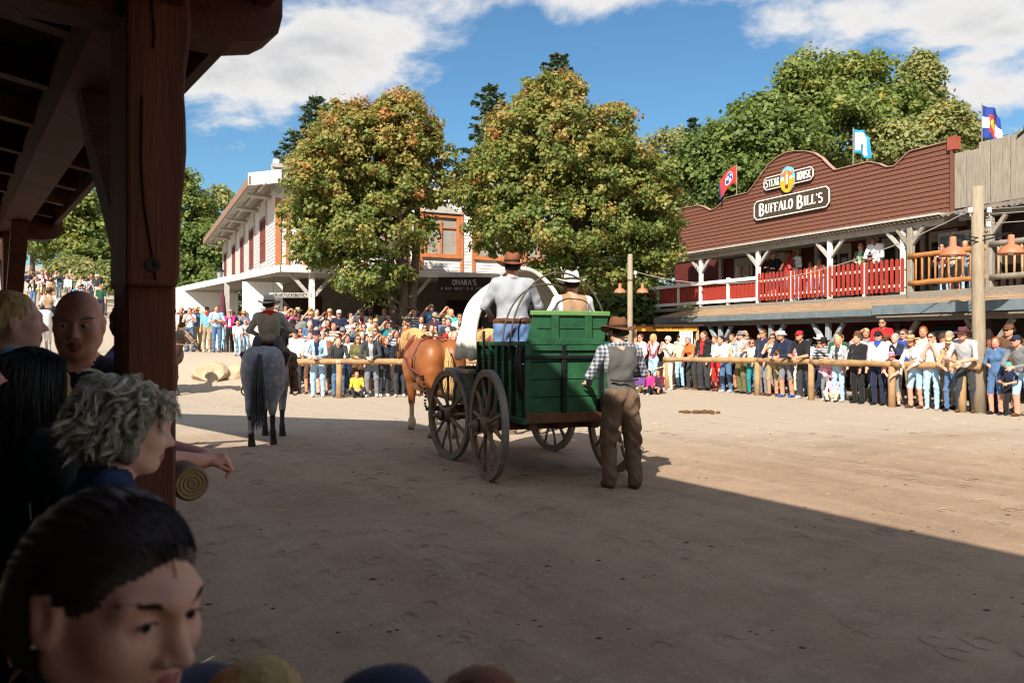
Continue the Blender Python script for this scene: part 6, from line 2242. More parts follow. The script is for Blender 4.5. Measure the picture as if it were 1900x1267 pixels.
# dark horse half hidden by the porch post, white horse farther up the street
bq = at(322, 733, 22.3)
bm_, bpoll, bdn = horse_body('bay_horse', .022, ((.0, 0), (.08, 0)), ((.02, 0), (-.04, 0)), (.06, 1.02, 1.72), 1.0, 1)
bh_o = place_horse(Vector((bq.x - .40, 22.1, 0)), R(-104), bm_, 'dark bay saddle horse standing sideways at the street mouth', 'saddle horses', [BROWNC, DARKP, HOOF, PALE])
mane_mesh(bpoll, 3, 110, .26, bh_o, HAIRM['dark'])
strand_tail('tail', (0, -.95, 1.42), (0, -1.02, .40), 60, .06, HAIRM['dark'], bh_o, 5, .1)
tack(bh_o, bpoll, bdn, mat('pale rein', sl(196, 170, 130), .7))
saddle(bh_o)
wq = at(72, 650, 27)
wm_, wpoll, wdn = horse_body('white_horse', .024, draft=1.05, points=0)
wh_o = place_horse(Vector((wq.x, 27.6, gz(wq.x, 27.6))), R(12), wm_, 'white saddle horse seen from behind up the street', 'saddle horses', [WHITEC, mat('grey points', sl(150, 146, 142), .6), HOOF, PALE])
strand_tail('tail', (0, -.95, 1.42), (0, -1.02, .40), 70, .07, HAIRM['white-haired'], wh_o, 5, .1)
saddle(wh_o)
# ------------------------------------------------------------------ crowd bodies (shared meshes, own colours per person)
BODY = {}


def body(key, P, **k):
    BODY[key] = make_body(key, P, fold=.0065, **k)
    me = BODY[key][0]
    for _ in range(9): me.materials.append(SKINS[0])


body('stand', Pose(yaw=.15))
body('stand_b', Pose(yaw=-.3, girth=1.12, belly=.03, feet=[(-.13, .02), (.12, -.03)], baggy=.01, R=[(.25, .02, 1.13), (.17, .16, .98)]))
body('lean', Pose(lean=.32, yaw=-.2, L=[(-.25, .20, 1.17), (-.06, .38, 1.17)], R=[(.26, .20, 1.17), (.06, .38, 1.17)], feet=[(-.12, -.06), (.12, .0)], baggy=.008))
body('lean_b', Pose(lean=.24, yaw=.35, female=True, L=[(-.25, .16, 1.15), (-.20, .36, 1.10)], R=[(.25, .16, 1.15), (.06, .35, 1.12)], feet=[(-.09, -.04), (.12, .05)]))
body('woman', Pose(female=True, yaw=.25, L=[(-.22, -.02, 1.13), (-.20, .10, .93)], R=[(.23, .02, 1.14), (.08, .20, 1.12)]))
body('phone', Pose(female=True, L=[(-.22, .18, 1.22), (-.06, .28, 1.47)], R=[(.22, .18, 1.22), (.06, .28, 1.47)]))
body('crossed', Pose(girth=1.06, yaw=-.15, belly=.02, L=[(-.27, .06, 1.16), (.06, .2, 1.2)], R=[(.27, .06, 1.14), (-.06, .18, 1.16)], baggy=.008))
body('brow', Pose(yaw=.2, R=[(.32, .16, 1.38), (.10, .14, 1.64)], L=[(-.22, -.02, 1.13), (-.20, .12, .93)]))
body('hands_face', Pose(female=True, yaw=-.3, L=[(-.18, .20, 1.14), (-.05, .16, 1.42)], R=[(.18, .20, 1.14), (.05, .16, 1.42)]))
body('sit', Pose(sit=.14, L=[(-.23, .16, 1.1), (-.10, .30, 1.07)], R=[(.23, .16, 1.1), (.10, .30, 1.07)]))
HAIRK = {k: hair_mesh(k) for k in ('short_hair', 'long_hair', 'bob_hair', 'bun_hair')}
for m_ in HAIRK.values(): m_.materials.append(HAIRM['brown'])
HATK = {k: sharp_hat(k) for k in ('cowboy_hat', 'cap', 'bucket_hat')}
for m_ in HATK.values():
    m_.materials.append(HATM['straw']); m_.materials.append(BAND)
    m_.polygons.foreach_set('use_smooth', [True] * len(m_.polygons))
GLM = glasses_mesh(); GLM.materials.append(GLASS)
BANDANA = MB()
BANDANA.tube([Vector((math.cos(t) * .075, math.sin(t) * .075 - .01, -.13 + .01 * math.sin(t))) for t in [2 * math.pi * i / 14 for i in range(15)]], .022, 6, 0, False)
BANDANA.add([(-.09, .07, -.12), (.09, .07, -.12), (0, .10, -.27), (-.08, .055, -.12), (.08, .055, -.12), (0, .085, -.27)], [(0, 1, 2), (5, 4, 3), (0, 2, 5, 3), (1, 4, 5, 2), (0, 3, 4, 1)])
BANDANA = BANDANA.mesh('bandana'); BANDANA.materials.append(cloth('red'))


def oset(o, i, m):
    o.material_slots[i].link = 'OBJECT'; o.material_slots[i].material = m


USED = set()


def deco(o, M, hair=None, hairc='brown', hat=None, hatc='straw', shades=False, bandana=None):
    def child(name, me, ms):
        c = bpy.data.objects.new(name, me)
        link(c, o); c.matrix_local = M
        for i, m in enumerate(ms): oset(c, i, m)
        return c
    if hair: child(hair, HAIRK[hair], [HAIRM[hairc]])
    if hat: child(hat, HATK[hat], [HATM[hatc], BAND] if hatc != 'black' else [HATM['black'], HATM['black']])
    if shades: child('sunglasses', GLM, [GLASS])
    if bandana: child('bandana', BANDANA, [cloth(bandana)])


def person(x, y, z, face, H, var, top, legs, hair, hairc, hat, hatc, skin, sleeves, shorts, shoes, shades, label, group, pattern='plain', bandana=None, front=None):
    me, M = BODY[var]
    o = bpy.data.objects.new('person', me)
    o.location = (x, y, z); o.rotation_euler = (0, 0, face)
    s = H / 1.75
    o.scale = (s, s, s)
    link(o)
    tag(o, label, 'person', group)
    sk = SKINS[skin]; tp = cloth(top, pattern); lg = cloth(legs)
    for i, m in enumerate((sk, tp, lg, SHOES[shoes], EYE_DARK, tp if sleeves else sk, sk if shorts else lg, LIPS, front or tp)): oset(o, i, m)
    deco(o, M, hair, hairc, hat, hatc, shades, bandana)
    return o


def facing(d): return math.atan2(-d[0], d[1])


def head_words(hair, hairc, hat, hatc, shades):
    if hat: w = '%s %s' % (hatc, {'cowboy_hat': 'cowboy hat', 'cap': 'cap', 'bucket_hat': 'sun hat'}[hat])
    else:
        w = {'short_hair': 'short %s hair', 'long_hair': 'long %s hair', 'bob_hair': '%s bob', 'bun_hair': '%s bun'}[hair] % hairc.replace('white-haired', 'white')
    return w + (' and sunglasses' if shades else '')


def make_label(top, legs, pattern, shorts, hw, place, kid=False, sit=False, sleeves=False, n=0):
    full = '%s%s in %s%s %s, %s %s, %s, %s' % ('small ' if kid else '', 'person', pattern + ' ' if pattern != 'plain' else '', top, 'jumper' if sleeves else 'shirt', legs, 'shorts' if shorts else 'trousers', hw, place)
    if len(full.split()) <= 16: return full
    return '%sperson in %s%s %s, %s, %s' % ('small ' if kid else '', pattern + ' ' if pattern != 'plain' else '', top, 'jumper' if sleeves else 'shirt', hw, place)


rc = random.Random(2024)
TOPS = list(COL) + ['white', 'black', 'navy', 'charcoal', 'grey', 'light grey', 'black', 'navy', 'white', 'denim blue', 'charcoal', 'cream'] * 2
LEGS = ['denim blue', 'navy', 'charcoal', 'black', 'khaki', 'grey', 'light blue', 'royal blue', 'olive', 'brown', 'cream']
VARS_M = ['stand', 'stand_b', 'crossed', 'brow', 'stand']
VARS_F = ['woman', 'phone', 'hands_face', 'woman', 'phone']


def spot(px, Y, spec, place, group, face=None, H=None, z=None):
    """spec: dict of choices; anything missing is drawn at random, until the description is unlike all others"""
    for tries in range(200):
        f = spec.get('female', rc.random() < .48)
        kid = spec.get('kid', False)
        var = spec.get('var') or rc.choice(VARS_F if f else VARS_M)
        top = spec.get('top') or rc.choice(TOPS)
        legs = spec.get('legs') or rc.choice(LEGS)
        pat = spec.get('pat') or rc.choice(['plain'] * 7 + ['striped', 'plaid'])
        hairc = spec.get('hairc') or rc.choice(['brown', 'brown', 'dark', 'blond', 'auburn', 'grey', 'dark'])
        hair = spec.get('hair') or (rc.choice(['long_hair', 'long_hair', 'bob_hair', 'bun_hair']) if f else 'short_hair')
        hat, hatc = spec.get('hat', None), spec.get('hatc', None)
        if 'hat' not in spec and rc.random() < .26:
            hat = rc.choice(['cowboy_hat', 'cowboy_hat', 'cap', 'cap', 'bucket_hat']); hatc = rc.choice(['straw', 'brown', 'black', 'white', 'tan', 'grey', 'navy', 'red'])
        shades = spec.get('shades', rc.random() < .35)
        sleeves = spec.get('sleeves', rc.random() < .4)
        shorts = spec.get('shorts', rc.random() < .15)
        lab = make_label(top, legs, pat, shorts, head_words(hair, hairc, hat, hatc, shades), place, kid, False, sleeves)
        if lab not in USED: break
    USED.add(lab)
    x = (px - CX) / FPX * Y
    zz = gz(x, Y) if z is None else z
    Hh = H or ((rc.uniform(1.56, 1.72) if f else rc.uniform(1.66, 1.86)) if not kid else rc.uniform(1.0, 1.3))
    return person(x, Y, zz, face, Hh, var, top, legs, hair, hairc, hat, hatc, spec.get('skin', rc.choice([0, 0, 2, 2, 1, 1, 3] if rc.random() < .4 else [0, 2, 1])), sleeves, shorts, spec.get('shoes', rc.randrange(3)), shades, lab, group, pat, spec.get('bandana'), cloth(rc.choice(['white', 'light grey', 'charcoal', 'cream', 'navy', 'red', 'mint'])) if (sleeves and pat == 'plain' and rc.random() < .5) else None)


def S_(**k): return k


# --- along the steak house rail
GR = 'spectators behind the steak house rail'
def railY(px, c): return bb(px, c)[1]


def fr(px=0): return facing(((-.72 + rc.uniform(-.3, .3)), -.62 + rc.uniform(-.15, .3)))


PR = 'steak house rail'
front = [
    (1189, S_(female=True, var='woman', top='white', legs='navy', hairc='brown', hat=None, shades=True)), (1212, S_(female=True, var='hands_face', top='pink', legs='light blue', hairc='blond', hat=None, hair='long_hair')),
    (1240, S_(female=True, var='phone', top='white', legs='cream', hat='cap', hatc='white', hairc='blond')), (1262, S_(var='stand', top='cream', legs='light blue', hat='cap', hatc='black', female=False, shades=True)),
    (1284, S_(female=True, var='lean_b', top='orange', legs='charcoal', hairc='grey', hair='bob_hair', hat=None)), (1306, S_(var='stand_b', female=False, top='black', legs='charcoal', hat=None, hairc='brown')),
    (1328, S_(kid=True, var='stand', top='red', legs='red', hat=None, hairc='brown', female=False)), (1347, S_(var='lean', female=False, top='white', legs='denim blue', hat=None, hairc='dark')),
    (1376, S_(var='stand_b', female=False, top='light grey', legs='olive', hat='bucket_hat', hatc='grey', sleeves=True)), (1396, S_(female=True, var='brow', top='cream', legs='teal', hat=None, hairc='auburn', hair='long_hair')),
    (1416, S_(var='stand', female=False, top='navy', legs='grey', sleeves=True, hat=None, hairc='brown')), (1434, S_(female=True, var='phone', top='peach', legs='khaki', shorts=True, hat=None, hairc='dark')),
    (1459, S_(var='lean', female=False, top='navy', sleeves=True, legs='grey', shorts=True, shoes=3, hat='bucket_hat', hatc='white', shades=True)), (1492, S_(var='lean', female=False, top='black', legs='charcoal', hat='cap', hatc='red', shades=True)),
    (1532, S_(kid=True, female=True, var='woman', top='pink', legs='grey', hat=None, hairc='blond')), (1556, S_(female=True, var='woman', top='light grey', legs='light blue', hat=None, hairc='blond', hair='long_hair')),
    (1592, S_(var='stand_b', female=False, top='black', sleeves=True, legs='black', hat=None, hairc='brown')), (1630, S_(var='stand', female=False, top='white', legs='navy', hat='cap', hatc='black', bandana='royal blue', shades=True)),
    (1661, S_(kid=True, female=True, var='lean_b', top='pink', legs='grey', hat='cowboy_hat', hatc='pink', hairc='blond')), (1700, S_(female=True, var='lean_b', top='white', legs='light blue', hat='cowboy_hat', hatc='tan', hairc='auburn', hair='long_hair')),
    (1729, S_(female=True, var='hands_face', top='white', legs='light blue', hat=None, hairc='dark', shades=True)), (1768, S_(female=True, var='lean_b', top='tan', legs='denim blue', hat='cowboy_hat', hatc='straw', hairc='blond', hair='long_hair')),
    (1793, S_(var='lean', female=False, top='light grey', legs='charcoal', hat='cowboy_hat', hatc='plum')), (1848, S_(female=True, var='woman', top='denim blue', sleeves=True, legs='denim blue', hairc='auburn', hair='bob_hair', hat=None)),
    (1876, S_(kid=True, female=False, var='lean', top='navy', legs='black', hat='cap', hatc='turquoise')), (1898, S_(var='lean', female=False, top='grey', legs='light blue', shorts=True, hat='cap', hatc='navy', shades=True)),
]
for px, sp in front:
    Y = railY(px, 15.25 if px < 1250 else 15.95)
    if px < 1250: Y = 24.0
    if px > 1830: Y = railY(px, 16.05)
    spot(px, Y, dict(pat=sp.get('pat', 'plain'), **sp), PR, GR, fr(px))
for row, c in enumerate((16.55, 17.15)):
    px = 1176 + row * 9
    while px < 1905:
        Y = railY(px, c)
        if abs(px - 1817) > 10: spot(px + rc.uniform(-5, 5), Y + rc.uniform(-.12, .12), S_(), ('second row, steak house', 'third row, steak house')[row], GR, fr(px), None, 0)
        px += rc.uniform(.46, .74) * FPX / Y * .86
spot(1637, railY(1637, 17.3), S_(var='stand_b', female=False, top='red', legs='navy', hat=None, hairc='dark', shades=True, pat='plain', sleeves=True), 'raised above the rail', GR, facing((-.4, -.9)), 1.8, .30)
tb_s = railY(1637, 17.3)
tag(MB().box(((1637 - CX) / FPX * tb_s, tb_s, .148), (.9, .5, .29), None, 0, .01).build('wooden_crate', GREY_WOOD), 'grey wooden crate someone in red stands on', 'crate')
for px, py, sp in ((1173, 712, S_(top='rust', legs='royal blue')), (1187, 715, S_(top='purple', legs='olive')), (1204, 715, S_(top='magenta', legs='black')), (1222, 714, S_(top='maroon', legs='navy')), (1547, 742, S_(top='pink', legs='cream', hat='cowboy_hat', hatc='pink'))):
    sp = dict(sp, kid=True, var='sit', pat='plain', female=True); sp.setdefault('hat', None)
    Yk = CAM_H * FPX / (py + 17 - CY) if px < 1500 else 20.0
    spot(px, Yk, sp, 'sitting by the rail', 'children sitting by the rails', facing((-.6, -.8)), 1.25)

# --- below the white building
GL = 'spectators below the white building'
fl = lambda px: facing((rc.uniform(-.1, .5), -1))
front = [
    (548, 22.6, S_(female=False, var='stand', top='white', legs='charcoal', hat='cap', hatc='black')), (590, 21.55, S_(female=False, var='lean', top='light blue', sleeves=True, legs='light blue', hat='cap', hatc='navy', shoes=1)),
    (628, 21.6, S_(female=False, var='lean', top='charcoal', sleeves=True, legs='denim blue', hat=None, hairc='brown')), (664, 21.65, S_(female=True, var='woman', top='olive', legs='brown', hat=None, hairc='brown', shades=True)),
    (690, 21.55, S_(female=False, var='lean', top='charcoal', sleeves=True, legs='grey', hat=None, hairc='grey', shades=True, shoes=1)), (713, 21.75, S_(female=True, var='lean_b', top='navy', sleeves=True, legs='charcoal', hat=None, hairc='auburn', hair='bob_hair')),
    (743, 21.6, S_(female=True, var='lean_b', top='black', sleeves=True, legs='charcoal', hat=None, hairc='brown', hair='bob_hair')), (770, 21.9, S_()), (795, 22.0, S_()),
    (553, 27.2, S_(female=False, var='phone', top='sky blue', legs='denim blue', hat='cowboy_hat', hatc='straw')), (588, 26.9, S_(female=False, var='stand', top='royal blue', pat='plaid', legs='navy', hat=None, hairc='dark')),
    (612, 26.8, S_(female=True, var='phone', top='peach', legs='cream', hat=None, hairc='blond', hair='long_hair')), (629, 26.2, S_(female=False, var='crossed', top='navy', legs='charcoal', hat='cap', hatc='white')),
    (650, 26.5, S_(female=True, var='woman', top='black', pat='striped', legs='black', hat=None, hairc='dark')), (675, 24.6, S_(female=False, var='stand_b', top='mint', legs='khaki', hat=None, hairc='brown', shades=True)),
    (758, 25.2, S_(female=False, var='crossed', top='navy', legs='khaki', hat='cap', hatc='black', sleeves=False)), (808, 25.0, S_(female=True, var='hands_face', top='black', legs='black', hat=None, hairc='dark', shades=True)), (832, 24.8, S_(female=False, var='crossed', top='charcoal', legs='black', hat=None, hairc='brown')),
]
for px, Y, sp in front: spot(px, Y, dict(pat=sp.get('pat', 'plain'), **{k: v for k, v in sp.items() if k != 'pat'}), 'white building rail' if Y < 23 else 'high crowd, white building', GL, fl(px))
tk = [(p_[0], p_[1]) for p_ in front]
for row in range(8):
    Y = 22.5 + row * .62
    px = 540 + (row % 2) * 12
    while px < 872:
        if all(abs(px - a) > 12 or abs(Y - b_) > .35 for a, b_ in tk):
            spot(px + rc.uniform(-5, 5), Y + rc.uniform(-.15, .15), S_(), 'row %s, white building' % ('two', 'three', 'four', 'five', 'six', 'seven', 'eight', 'nine')[row], GL, fl(px))
        px += rc.uniform(.42, .70) * FPX / Y
spot(662, 21.5, S_(kid=True, var='sit', top='yellow', legs='charcoal', hat=None, pat='plain'), 'crouching under the log rail', 'children sitting by the rails', facing((.3, -1)), 1.3)
for px in (876, 892, 908, 960, 985, 1140, 1155):
    spot(px, 22.8 + rc.random(), S_(kid=rc.random() < .3), 'beyond the wagon', 'spectators beyond the wagon', facing((0, -1)))
# --- by the boulders
GB = 'spectators by the boulders'
for px, Y, sp in ((322, 31, S_(top='white')), (336, 31.5, S_(top='brown', var='stand_b', female=False)), (352, 30.5, S_(top='white', var='phone')), (366, 31, S_(female=False, var='brow', top='denim blue', hat='cowboy_hat', hatc='straw')),
                  (384, 29.8, S_(female=False, var='stand', top='sky blue', legs='khaki', bandana='red', hat='cap', hatc='black')), (402, 29, S_(female=False, var='crossed', top='light blue', legs='denim blue', hat=None, hairc='brown')),
                  (427, 30, S_(female=True, var='hands_face', top='magenta', legs='black', hat=None, shades=True)), (441, 27.4, S_(kid=True, var='stand', top='white', legs='light blue', hat=None)), (452, 30.6, S_(hat='cowboy_hat', hatc='straw', top='denim blue')),
                  (455, 27.6, S_(kid=True, var='woman', top='light grey', legs='light blue', hat=None)), (470, 31, S_(hat='cowboy_hat', hatc='brown')), (487, 31, S_(hat='cowboy_hat', hatc='white')), (345, 33, S_()), (374, 33.5, S_()), (393, 33, S_()), (413, 32.6, S_()), (432, 33, S_()), (410, 31, S_()),
                  (500, 29.5, S_()), (515, 29, S_()), (530, 28, S_()), (360, 35, S_()), (385, 35.5, S_()), (420, 35, S_()), (445, 34, S_()), (332, 34, S_())):
    spot(px, Y, dict(pat='plain', **sp), 'by the boulders', GB, facing((rc.uniform(-.1, .7), -1)))
# --- up the hill path
GH = 'spectators on the hill path'
k = 0
while k < 34:
    px = rc.uniform(45, 200); Y = rc.uniform(44, 56)
    spot(px, Y, S_(), 'on the hill path', GH, facing((rc.uniform(.2, 1), -1)))
    k += 1
# --- on the balconies
GBAL = 'onlookers on the balconies'
for px, c, sp, H in ((1435, 19.6, S_(top='black', shades=True, hat=None), 1.75), (1463, 19.5, S_(top='red', pat='plain', hat=None, female=True), 1.65), (1474, 19.7, S_(top='white', pat='plain', hat='cap', hatc='grey'), 1.75), (1504, 19.6, S_(kid=True, top='cream'), 1.25), (1521, 19.5, S_(kid=True, top='tan'), 1.3),
                     (1598, 19.45, S_(female=True, var='woman', top='olive', pat='plain', sleeves=True, hair='bob_hair', hairc='auburn', hat=None), 1.62), (1630, 19.45, S_(female=False, var='lean', top='white', pat='plain', sleeves=True, hat=None, hairc='grey'), 1.8),
                     (1752, 19.35, S_(female=True, var='lean_b', top='pink', hairc='dark', hat=None, legs='light blue'), 1.3), (1772, 19.35, S_(female=False, var='lean', top='cream', hairc='brown', hat=None, legs='denim blue'), 1.35), (1795, 19.35, S_(female=True, var='lean_b', top='light grey', hairc='blond', hat=None, legs='light blue'), 1.3)):
    t, Y = bb(px, c)
    spot(px, Y, sp, 'on the balcony', GBAL, facing((-.8, -.6)), H, ZF + .01)
# ------------------------------------------------------------------ the people of the show and the onlookers under the porch
PLAID = cloth('white', 'plaid')
BANDANA_BACK = BANDANA.copy()
for _v in BANDANA_BACK.vertices: _v.co = (-_v.co.x * 1.25, -_v.co.y * 1.25 - .012, _v.co.z * 1.02)


def hero(name_lab, loc, rz, P, mats_, s=1.0, h=.0105, fold=.006, group=None, hairk=None, hairc='dark', hatk=None, hatm=None, bandana=None, vest=False, extra=None, shades=False, collar=False):
    me, M = make_body('person_body', P, h, fold, (1, 2, 5, 6, 8), True, vest, collar, extra)
    for m in mats_: me.materials.append(m)
    o = bpy.data.objects.new('person', me)
    o.location = loc; o.rotation_euler = (0, 0, rz); o.scale = (s, s, s)
    link(o); tag(o, name_lab, 'person', group)
    deco(o, M, hairk, hairc, None, None, shades, None)
    if bandana:
        c = bpy.data.objects.new('bandana', BANDANA_BACK); link(c, o); c.matrix_local = M; oset(c, 0, cloth(bandana))
    if hatk:
        c = bpy.data.objects.new(hatk, HATK[hatk]); link(c, o); c.matrix_local = M @ Matrix.Diagonal((1.08, 1.08, 1.08, 1))
        oset(c, 0, hatm); oset(c, 1, BAND)
    return o, M


BROWN_TR = mat('brown drill trousers', sl(108, 86, 68), .9, .25, 5, .5, 160)
VESTM = mat('grey waistcoat', sl(84, 82, 78), .85, .18, 8, .4, 160)
FINE_PLAID = cloth('light grey', 'plaid')
GSHIRT = mat('grey work shirt', sl(158, 162, 168), .85, .12, 5, .4, 160)
JEANS = mat('worn blue jeans', sl(96, 124, 168), .85, .25, 5, .4, 160)
TANV = mat('tan leather waistcoat', sl(156, 124, 94), .7, .18, 6, .3, 100)
DUST = mat('dusty waistcoat', sl(146, 132, 114), .85, .2, 6, .4, 120)
LGREY = mat('pale grey shirt', sl(150, 146, 138), .85, .15, 6, .4, 120)
SK = SKINS[2]
GS = 'show riders and wagon crew'


def belt_extra(S, up):
    pts = [(.158 * math.cos(t) * 1.28, .118 * math.sin(t) * 1.25, 1.01) for t in [2 * math.pi * i / 16 for i in range(17)]]
    for a, b_ in zip(pts, pts[1:]): S.cap(up(a), up(b_), .026, .026, 8, .008)


# man pushing at the tail board
p_ = rp(1152, 905)
hero('person in brown hat, grey waistcoat and brown trousers pushing the wagon tail board', (p_[0], p_[1], 0), R(14), Pose(lean=.10, yaw=.12, pitch=-.05, girth=1.02, baggy=.026, fine=True, feet=[(-.12, .02), (.13, -.05)],
     L=[(-.30, .10, 1.17), (-.22, .34, 1.10)], R=[(.31, .10, 1.20), (.22, .34, 1.18)], handdir=Vector((.05, 1, .25)), hand_up=Vector((0, -.3, 1))),
     [SK, FINE_PLAID, BROWN_TR, SHOES[2], EYE_DARK, FINE_PLAID, BROWN_TR, LIPS, VESTM], .985, .0085, .013, GS, 'short_hair', 'dark', 'cowboy_hat', HATM['brown'], None, True, None, False, True)
mo = [q_ for q_ in coll.objects if q_.get('label', '').startswith('person in brown hat, grey waistcoat')][0]
cs_ = MB()
cs_.tube([Vector((-.15, -.085, 1.13)), Vector((-.07, -.135, 1.12)), Vector((.07, -.135, 1.12)), Vector((.15, -.085, 1.13))], .010, 6)
cs_.box((0, -.142, 1.12), (.035, .012, .03), None, 0, .003)
cs_.build('waistcoat_cinch', mat('dark cinch', sl(46, 44, 42), .7), mo, True)
# driver standing in the wagon
w_ = world_of((-.25, .60, .69))
hero('person in brown hat, grey shirt and jeans standing in the wagon', w_, WH - R(8), Pose(yaw=-.1, girth=1.24, belly=.05, fine=True, baggy=.02, L=[(-.31, .04, 1.18), (-.22, .26, 1.10)], R=[(.32, .06, 1.18), (.20, .28, 1.16)]),
     [SK, GSHIRT, JEANS, SHOES[2], EYE_DARK, GSHIRT, JEANS, LIPS, LEATHER], 1.04, .0095, .012, GS, 'short_hair', 'dark', 'cowboy_hat', mat('rust felt hat', sl(120, 70, 46), .85, .2, 12), None, False, belt_extra, False, True)
w_ = world_of((.36, .25, .70))
hero('person in white hat and tan waistcoat seated on the wagon bench', w_, WH - R(4), Pose(yaw=-.25, girth=1.05, sit=.80, L=[(-.32, .06, 1.18), (-.30, .26, 1.06)], R=[(.30, .06, 1.18), (.26, .28, 1.06)], legs=[((-.13, .42, .74), (-.13, .42, .12)), ((.13, .42, .74), (.13, .42, .12))]),
     [SK, mat('white shirt cloth', sl(222, 222, 226), .85, .06, 6, .3, 160), JEANS, SHOES[2], EYE_DARK, MATS['white shirt cloth'], JEANS, LIPS, TANV], .98, .011, .006, GS, 'short_hair', 'dark', 'cowboy_hat', HATM['white'], None, True)
# rider of the grey horse
hr = gpos + Vector((-math.sin(HG), math.cos(HG), 0)) * .05
LG = [((-.33, .22, .70), (-.40, .10, .22)), ((.33, .22, .70), (.40, .10, .22))]
hero('person in grey hat, dusty waistcoat and red neckerchief riding the grey horse', (hr.x, hr.y, .60), HG - R(4), Pose(yaw=-.12, girth=1.14, belly=.03, sit=.88, fine=True, baggy=.012, legs=LG, L=[(-.33, .05, 1.20), (-.14, .26, 1.06)], R=[(.33, .05, 1.20), (.14, .26, 1.06)]),
     [SK, LGREY, BROWN_TR, SHOES[2], EYE_DARK, LGREY, LEATHER, LIPS, DUST], .93, .0105, .011, GS, 'short_hair', 'dark', 'cowboy_hat', mat('pale grey felt', sl(178, 172, 164), .85, .15, 12), 'red', True)
hr = Vector((bq.x - .48, 22.1, 0))
hero('person in brown shirt riding the dark bay horse', (hr.x, hr.y, .66), R(-104), Pose(sit=.88, legs=LG, L=[(-.30, .05, 1.20), (-.12, .26, 1.06)], R=[(.30, .05, 1.20), (.12, .26, 1.06)]),
     [SK, cloth('brown'), cloth('khaki'), SHOES[2], EYE_DARK, cloth('brown'), cloth('khaki'), LIPS, cloth('brown')], .97, .016, .005, GS, 'short_hair', 'dark', 'cowboy_hat', HATM['black'], None)
hr = Vector(wh_o.location)
hero('person in tan waistcoat riding the white horse', (hr.x, hr.y, hr.z + .66), R(12), Pose(sit=.88, legs=LG, L=[(-.30, .05, 1.20), (-.12, .26, 1.06)], R=[(.30, .05, 1.20), (.12, .26, 1.06)]),
     [SK, cloth('white'), cloth('denim blue'), SHOES[2], EYE_DARK, cloth('white'), cloth('denim blue'), LIPS, TANV], .97, .018, .005, GS, 'short_hair', 'dark', 'cowboy_hat', HATM['brown'], None, True)

# ------------------------------------------------------------------ onlookers under the porch, close to the camera
GF = 'onlookers under the porch'
EYEW = mat('eye white', sl(214, 206, 200), .2, .03, spec=.6)
IRIS = mat('iris', sl(62, 46, 34), .2, .2, 60, spec=.6)


def eye_balls(o, M, look=(0, 1, 0)):
    lk = Vector(look).normalized()
    for x in (-1, 1):
        c = Vector((x * .031, .0725, .001))
        b = MB(); prof = []
        q = lk.to_track_quat('Z', 'Y').to_matrix()
        b.lathe([(.0128 * math.sin(R(a)), .0128 * math.cos(R(a))) for a in range(0, 181, 15)], c, 16, 0, q)
        e = b.build('eyeball', EYEW, o, True); e.matrix_local = M
        b = MB(); b.lathe([(0, .01305), (.0026, .0130), (.0058, .0119)], c, 14, 0, q)
        e2 = b.build('iris', IRIS, o, True); e2.matrix_local = M
        b = MB(); b.lathe([(0, .0133), (.0026, .0131)], c, 12, 0, q)
        e3 = b.build('pupil', mat('pupil', (.004, .004, .004), .1), o, True); e3.matrix_local = M


def brows(o, M, m, thick=.0045):
    rnd = random.Random(5)
    for x in (-1, 1):
        b = MB()
        for k in range(130):
            t = k / 129
            p0 = Vector((x * (.013 + .041 * t), .0925 - .022 * t * t - .005 * t, .0205 + .006 * math.sin(t * 2.2) + rnd.uniform(-.0030, .0030)))
            b.tube([p0, p0 + Vector((x * .007, -.001, .003 - .004 * t))], [.0013, .0004], 4)
        e = b.build('eyebrow', m, o); e.matrix_local = M


def hair_strands(o, M, name, m, n, seed, fn, r=.0011, seg=9):
    rnd = random.Random(seed); b = MB()
    for k in range(n):
        pts = fn(rnd, k)
        b.tube(pts, [r] * (len(pts) - 2) + [r * .8, r * .3], 3, 0, False)
    e = b.build(name, m, o, True); e.matrix_local = M
    return e


def close_person(label, loc, rz, P, mats_, s=1.0, h=.012, hairk=None, hairc='dark', extra=None):
    return hero(label, loc, rz, P, mats_, s, h, .005, GF, hairk, hairc, None, None, None, False, extra)


def cmats(top, legs='charcoal', skin=None, sleeves=True):
    sk = skin or SKINS[2]; t = cloth(top) if isinstance(top, str) else top
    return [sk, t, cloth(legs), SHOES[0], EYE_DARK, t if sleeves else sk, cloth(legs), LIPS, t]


def head_at(px, py, Y, hz):
    """base position so that the head centre (hz above the feet) projects to px, py at depth Y"""
    q = at(px, py, Y)
    return (q.x, q.y, q.z - hz)


# bald man with a black jumper, head turned towards the street
SKD = mat('weathered skin', sl(220, 156, 128), .5, .14, 18, .2, 250, sss=.1)
q = at(158, 600, 2.85)
o, M = close_person('bald smiling person in a black jumper behind the carved post', (q.x - .02, q.y, q.z - 1.63), R(205), Pose(yaw=-.10, pitch=-.12, fine=True, eye=.0027, girth=1.08, lean=.05, L=[(-.26, .04, 1.16), (-.2, .2, 1.0)], R=[(.26, .04, 1.16), (.2, .2, 1.0)]), cmats('black', skin=SKD), 1.0, .0075)
eye_balls(o, M, (.15, 1, -.1)); brows(o, M, HAIRM['grey'])
# boy at the edge of the picture
q = at(16, 596, 3.05)
o, M = close_person('fair-haired person in a light blue shirt seen from behind', (q.x, q.y, q.z - 1.63 * .97), R(-38), Pose(yaw=-.3, fine=True), cmats('sky blue', skin=SKINS[0]), .97, .009, 'short_hair', 'blond')
# long black hair, seen from behind
q = at(58, 715, 2.35)
o, M = close_person('person with long straight black hair seen from behind', (q.x, q.y, q.z - 1.63 * .92), R(-30), Pose(yaw=0, female=True), cmats('black', skin=SKINS[1]), .92, .011, None)


